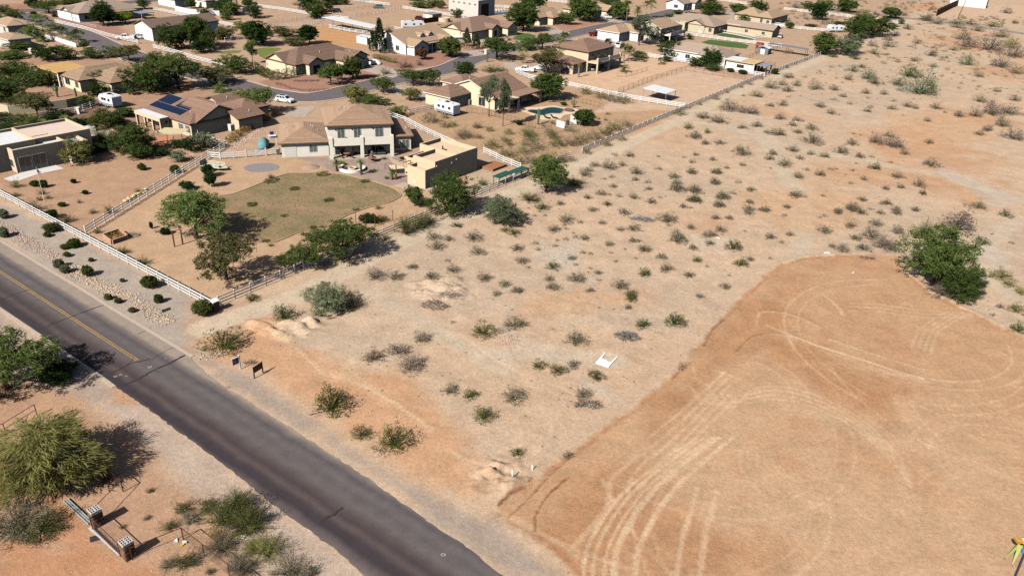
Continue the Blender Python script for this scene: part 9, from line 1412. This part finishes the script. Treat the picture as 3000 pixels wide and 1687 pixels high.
jug = tag(empty('water_jug', onG(P('s', 2572, 1215))), 'blue water jug at the frame edge by the tripod', 'jug'); MB().lathe([(.2, 0), (.22, .1), (.22, .4), (.12, .5), (.06, .52)], 14).build('body', paint((70, 140, 210)), jug); MB().lathe([(.07, .522), (.07, .6)], 10).build('cap', signw, jug)
# air conditioners, bins, ladder, dish, poles
for lb, r_, x, y, hd, s_ in (('white air conditioner box at the dark side wall of the solar house', 'h', 1190, 680, 54, (1.5, 1.3, 1.4)), ('white air conditioner beside the travel trailer', 'i', 2440, 290, 54, (1.2, 1.2, 1.3)), ('white spa box in the solar house garden', 'g', 1370, 690, 30, (2.0, 1.8, 1.0)), ('white cooler on the gabled tan house patio', 'e', 1300, 500, 54, (1.4, 1.2, 1.0))):
    o = tag(empty('air_conditioner', onG(P(r_, x, y)), R(hd)), lb, 'appliance'); MB().box(-s_[0] / 2, s_[0] / 2, -s_[1] / 2, s_[1] / 2, 0, s_[2], bev=.03).build('case', trim_w, o); MB().lathe([(.45, s_[2] + .002), (.45, s_[2] + .04)], 16).build('fan_grille', gmet, o)
rackb = tag(empty('bin_rack', P('h', 1800, 900), T1), 'white post rack with blue bin beside the garage wing', 'rack')
for sx in (-.7, .7): MB().box(sx - .07, sx + .07, -.07, .07, -.1, 1.9).build('post', vinyl, rackb)
MB().box(-.8, .8, -.4, .4, 1.902, 1.98).build('shelf', vinyl, rackb)
bin_ = tag(empty('bin', W1(-9.6, 1.9) + Vector((-.1, 0, 0)), T1), 'green waste bin beside the teal covered car', 'bin'); MB().hexa([(-.28, -.3, .02), (.28, -.3, .02), (.28, .3, .02), (-.28, .3, .02)], [(-.36, -.4, 1.0), (.36, -.4, 1.0), (.36, .4, 1.0), (-.36, .4, 1.0)]).build('body', paint((86, 110, 100)), bin_); MB().box(-.38, .38, -.42, .42, 1.002, 1.07, bev=.02).build('lid', paint((70, 92, 84)), bin_)
bb = tag(empty('bin', P('h', 1790, 790), T1), 'blue recycling bin behind the white rack', 'bin'); MB().hexa([(-.28, -.3, .02), (.28, -.3, .02), (.28, .3, .02), (-.28, .3, .02)], [(-.4, -.45, 1.1), (.4, -.45, 1.1), (.4, .45, 1.1), (-.4, .45, 1.1)]).build('body', paint((40, 56, 130)), bb); MB().box(-.42, .42, -.47, .47, 1.102, 1.18, bev=.02).build('lid', paint((34, 46, 110)), bb)
ld = tag(empty('ladder', onG(P('h', 500, 1100)), R(10)), 'white ladder lying on edge behind the divider fence', 'ladder')
for z in (.1, .75): MB().box(-1.4, 1.4, -.03, .03, z - .04, z + .04).build('side_rail', trim_w, ld)
for k in range(6): MB().box(-1.2 + k * .48 - .03, -1.2 + k * .48 + .03, -.02, .02, .142, .708).build('rung', trim_w, ld)
pb = tag(empty('picnic_table', onG(P('x', 2040, 55)), TH), 'brown wooden sandbox deck behind the guest house', 'platform'); MB().box(-2.2, 2.2, -1.6, 1.6, 0, .5).build('frame', M('deck_brown', lin(168, 118, 86) * .85, .85, .2, 4), pb)
up2 = tag(empty('utility_pole', onG(P('f', 1908, 185))), 'leaning utility pole by the far street', 'pole'); MB().tube((0, 0, -.3), (2.2, 0, 12), .2, .13, 8).build('pole', bark, up2)
for lb, r_, x, y in (('white mailbox pedestal on the street verge', 'd', 370, 820), ('white stone marker by the arched gate', 'a', 470, 810), ('white ranch gate post at the ranch fence', 'g', 1190, 430)):
    o = tag(empty('pedestal', onG(P(r_, x, y))), lb, 'pedestal'); MB().box(-.35, .35, -.35, .35, -.1, 1.3).build('shaft', ST['cream'], o); MB().box(-.42, .42, -.42, .42, 1.302, 1.42).build('cap', ST['white'], o)
dtr = tag(empty('dead_palm', onG(P('d', 1155, 760))), 'bare dead palm trunk standing at the kerb', 'tree trunk'); MB().path([(0, 0, -.2), (.05, 0, 3), (0, .1, hgt(P('d', 1155, 760), 'd', 1160, 510))], .28, .2, 9).build('trunk', palebark, dtr)
dt2 = tag(empty('dead_palm', onG(P('d', 1775, 1170))), 'short dead palm with dry skirt at the tan garage wing', 'tree trunk'); h_ = hgt(P('d', 1775, 1170), 'd', 1780, 960); MB().path([(0, 0, -.2), (0, .05, h_)], .3, .2, 9).build('trunk', palebark, dt2); V, F, lv = leaves(np.array([(0, 0, h_ - .3)] * 14), .5, 5, .2, np.random.RandomState(4), .15, 1.2); put('dry_fronds', mesh_np('dry_fronds', V, F, LEAF['gold'], {'lv': ('FACE', 'FLOAT', lv)}), dt2)
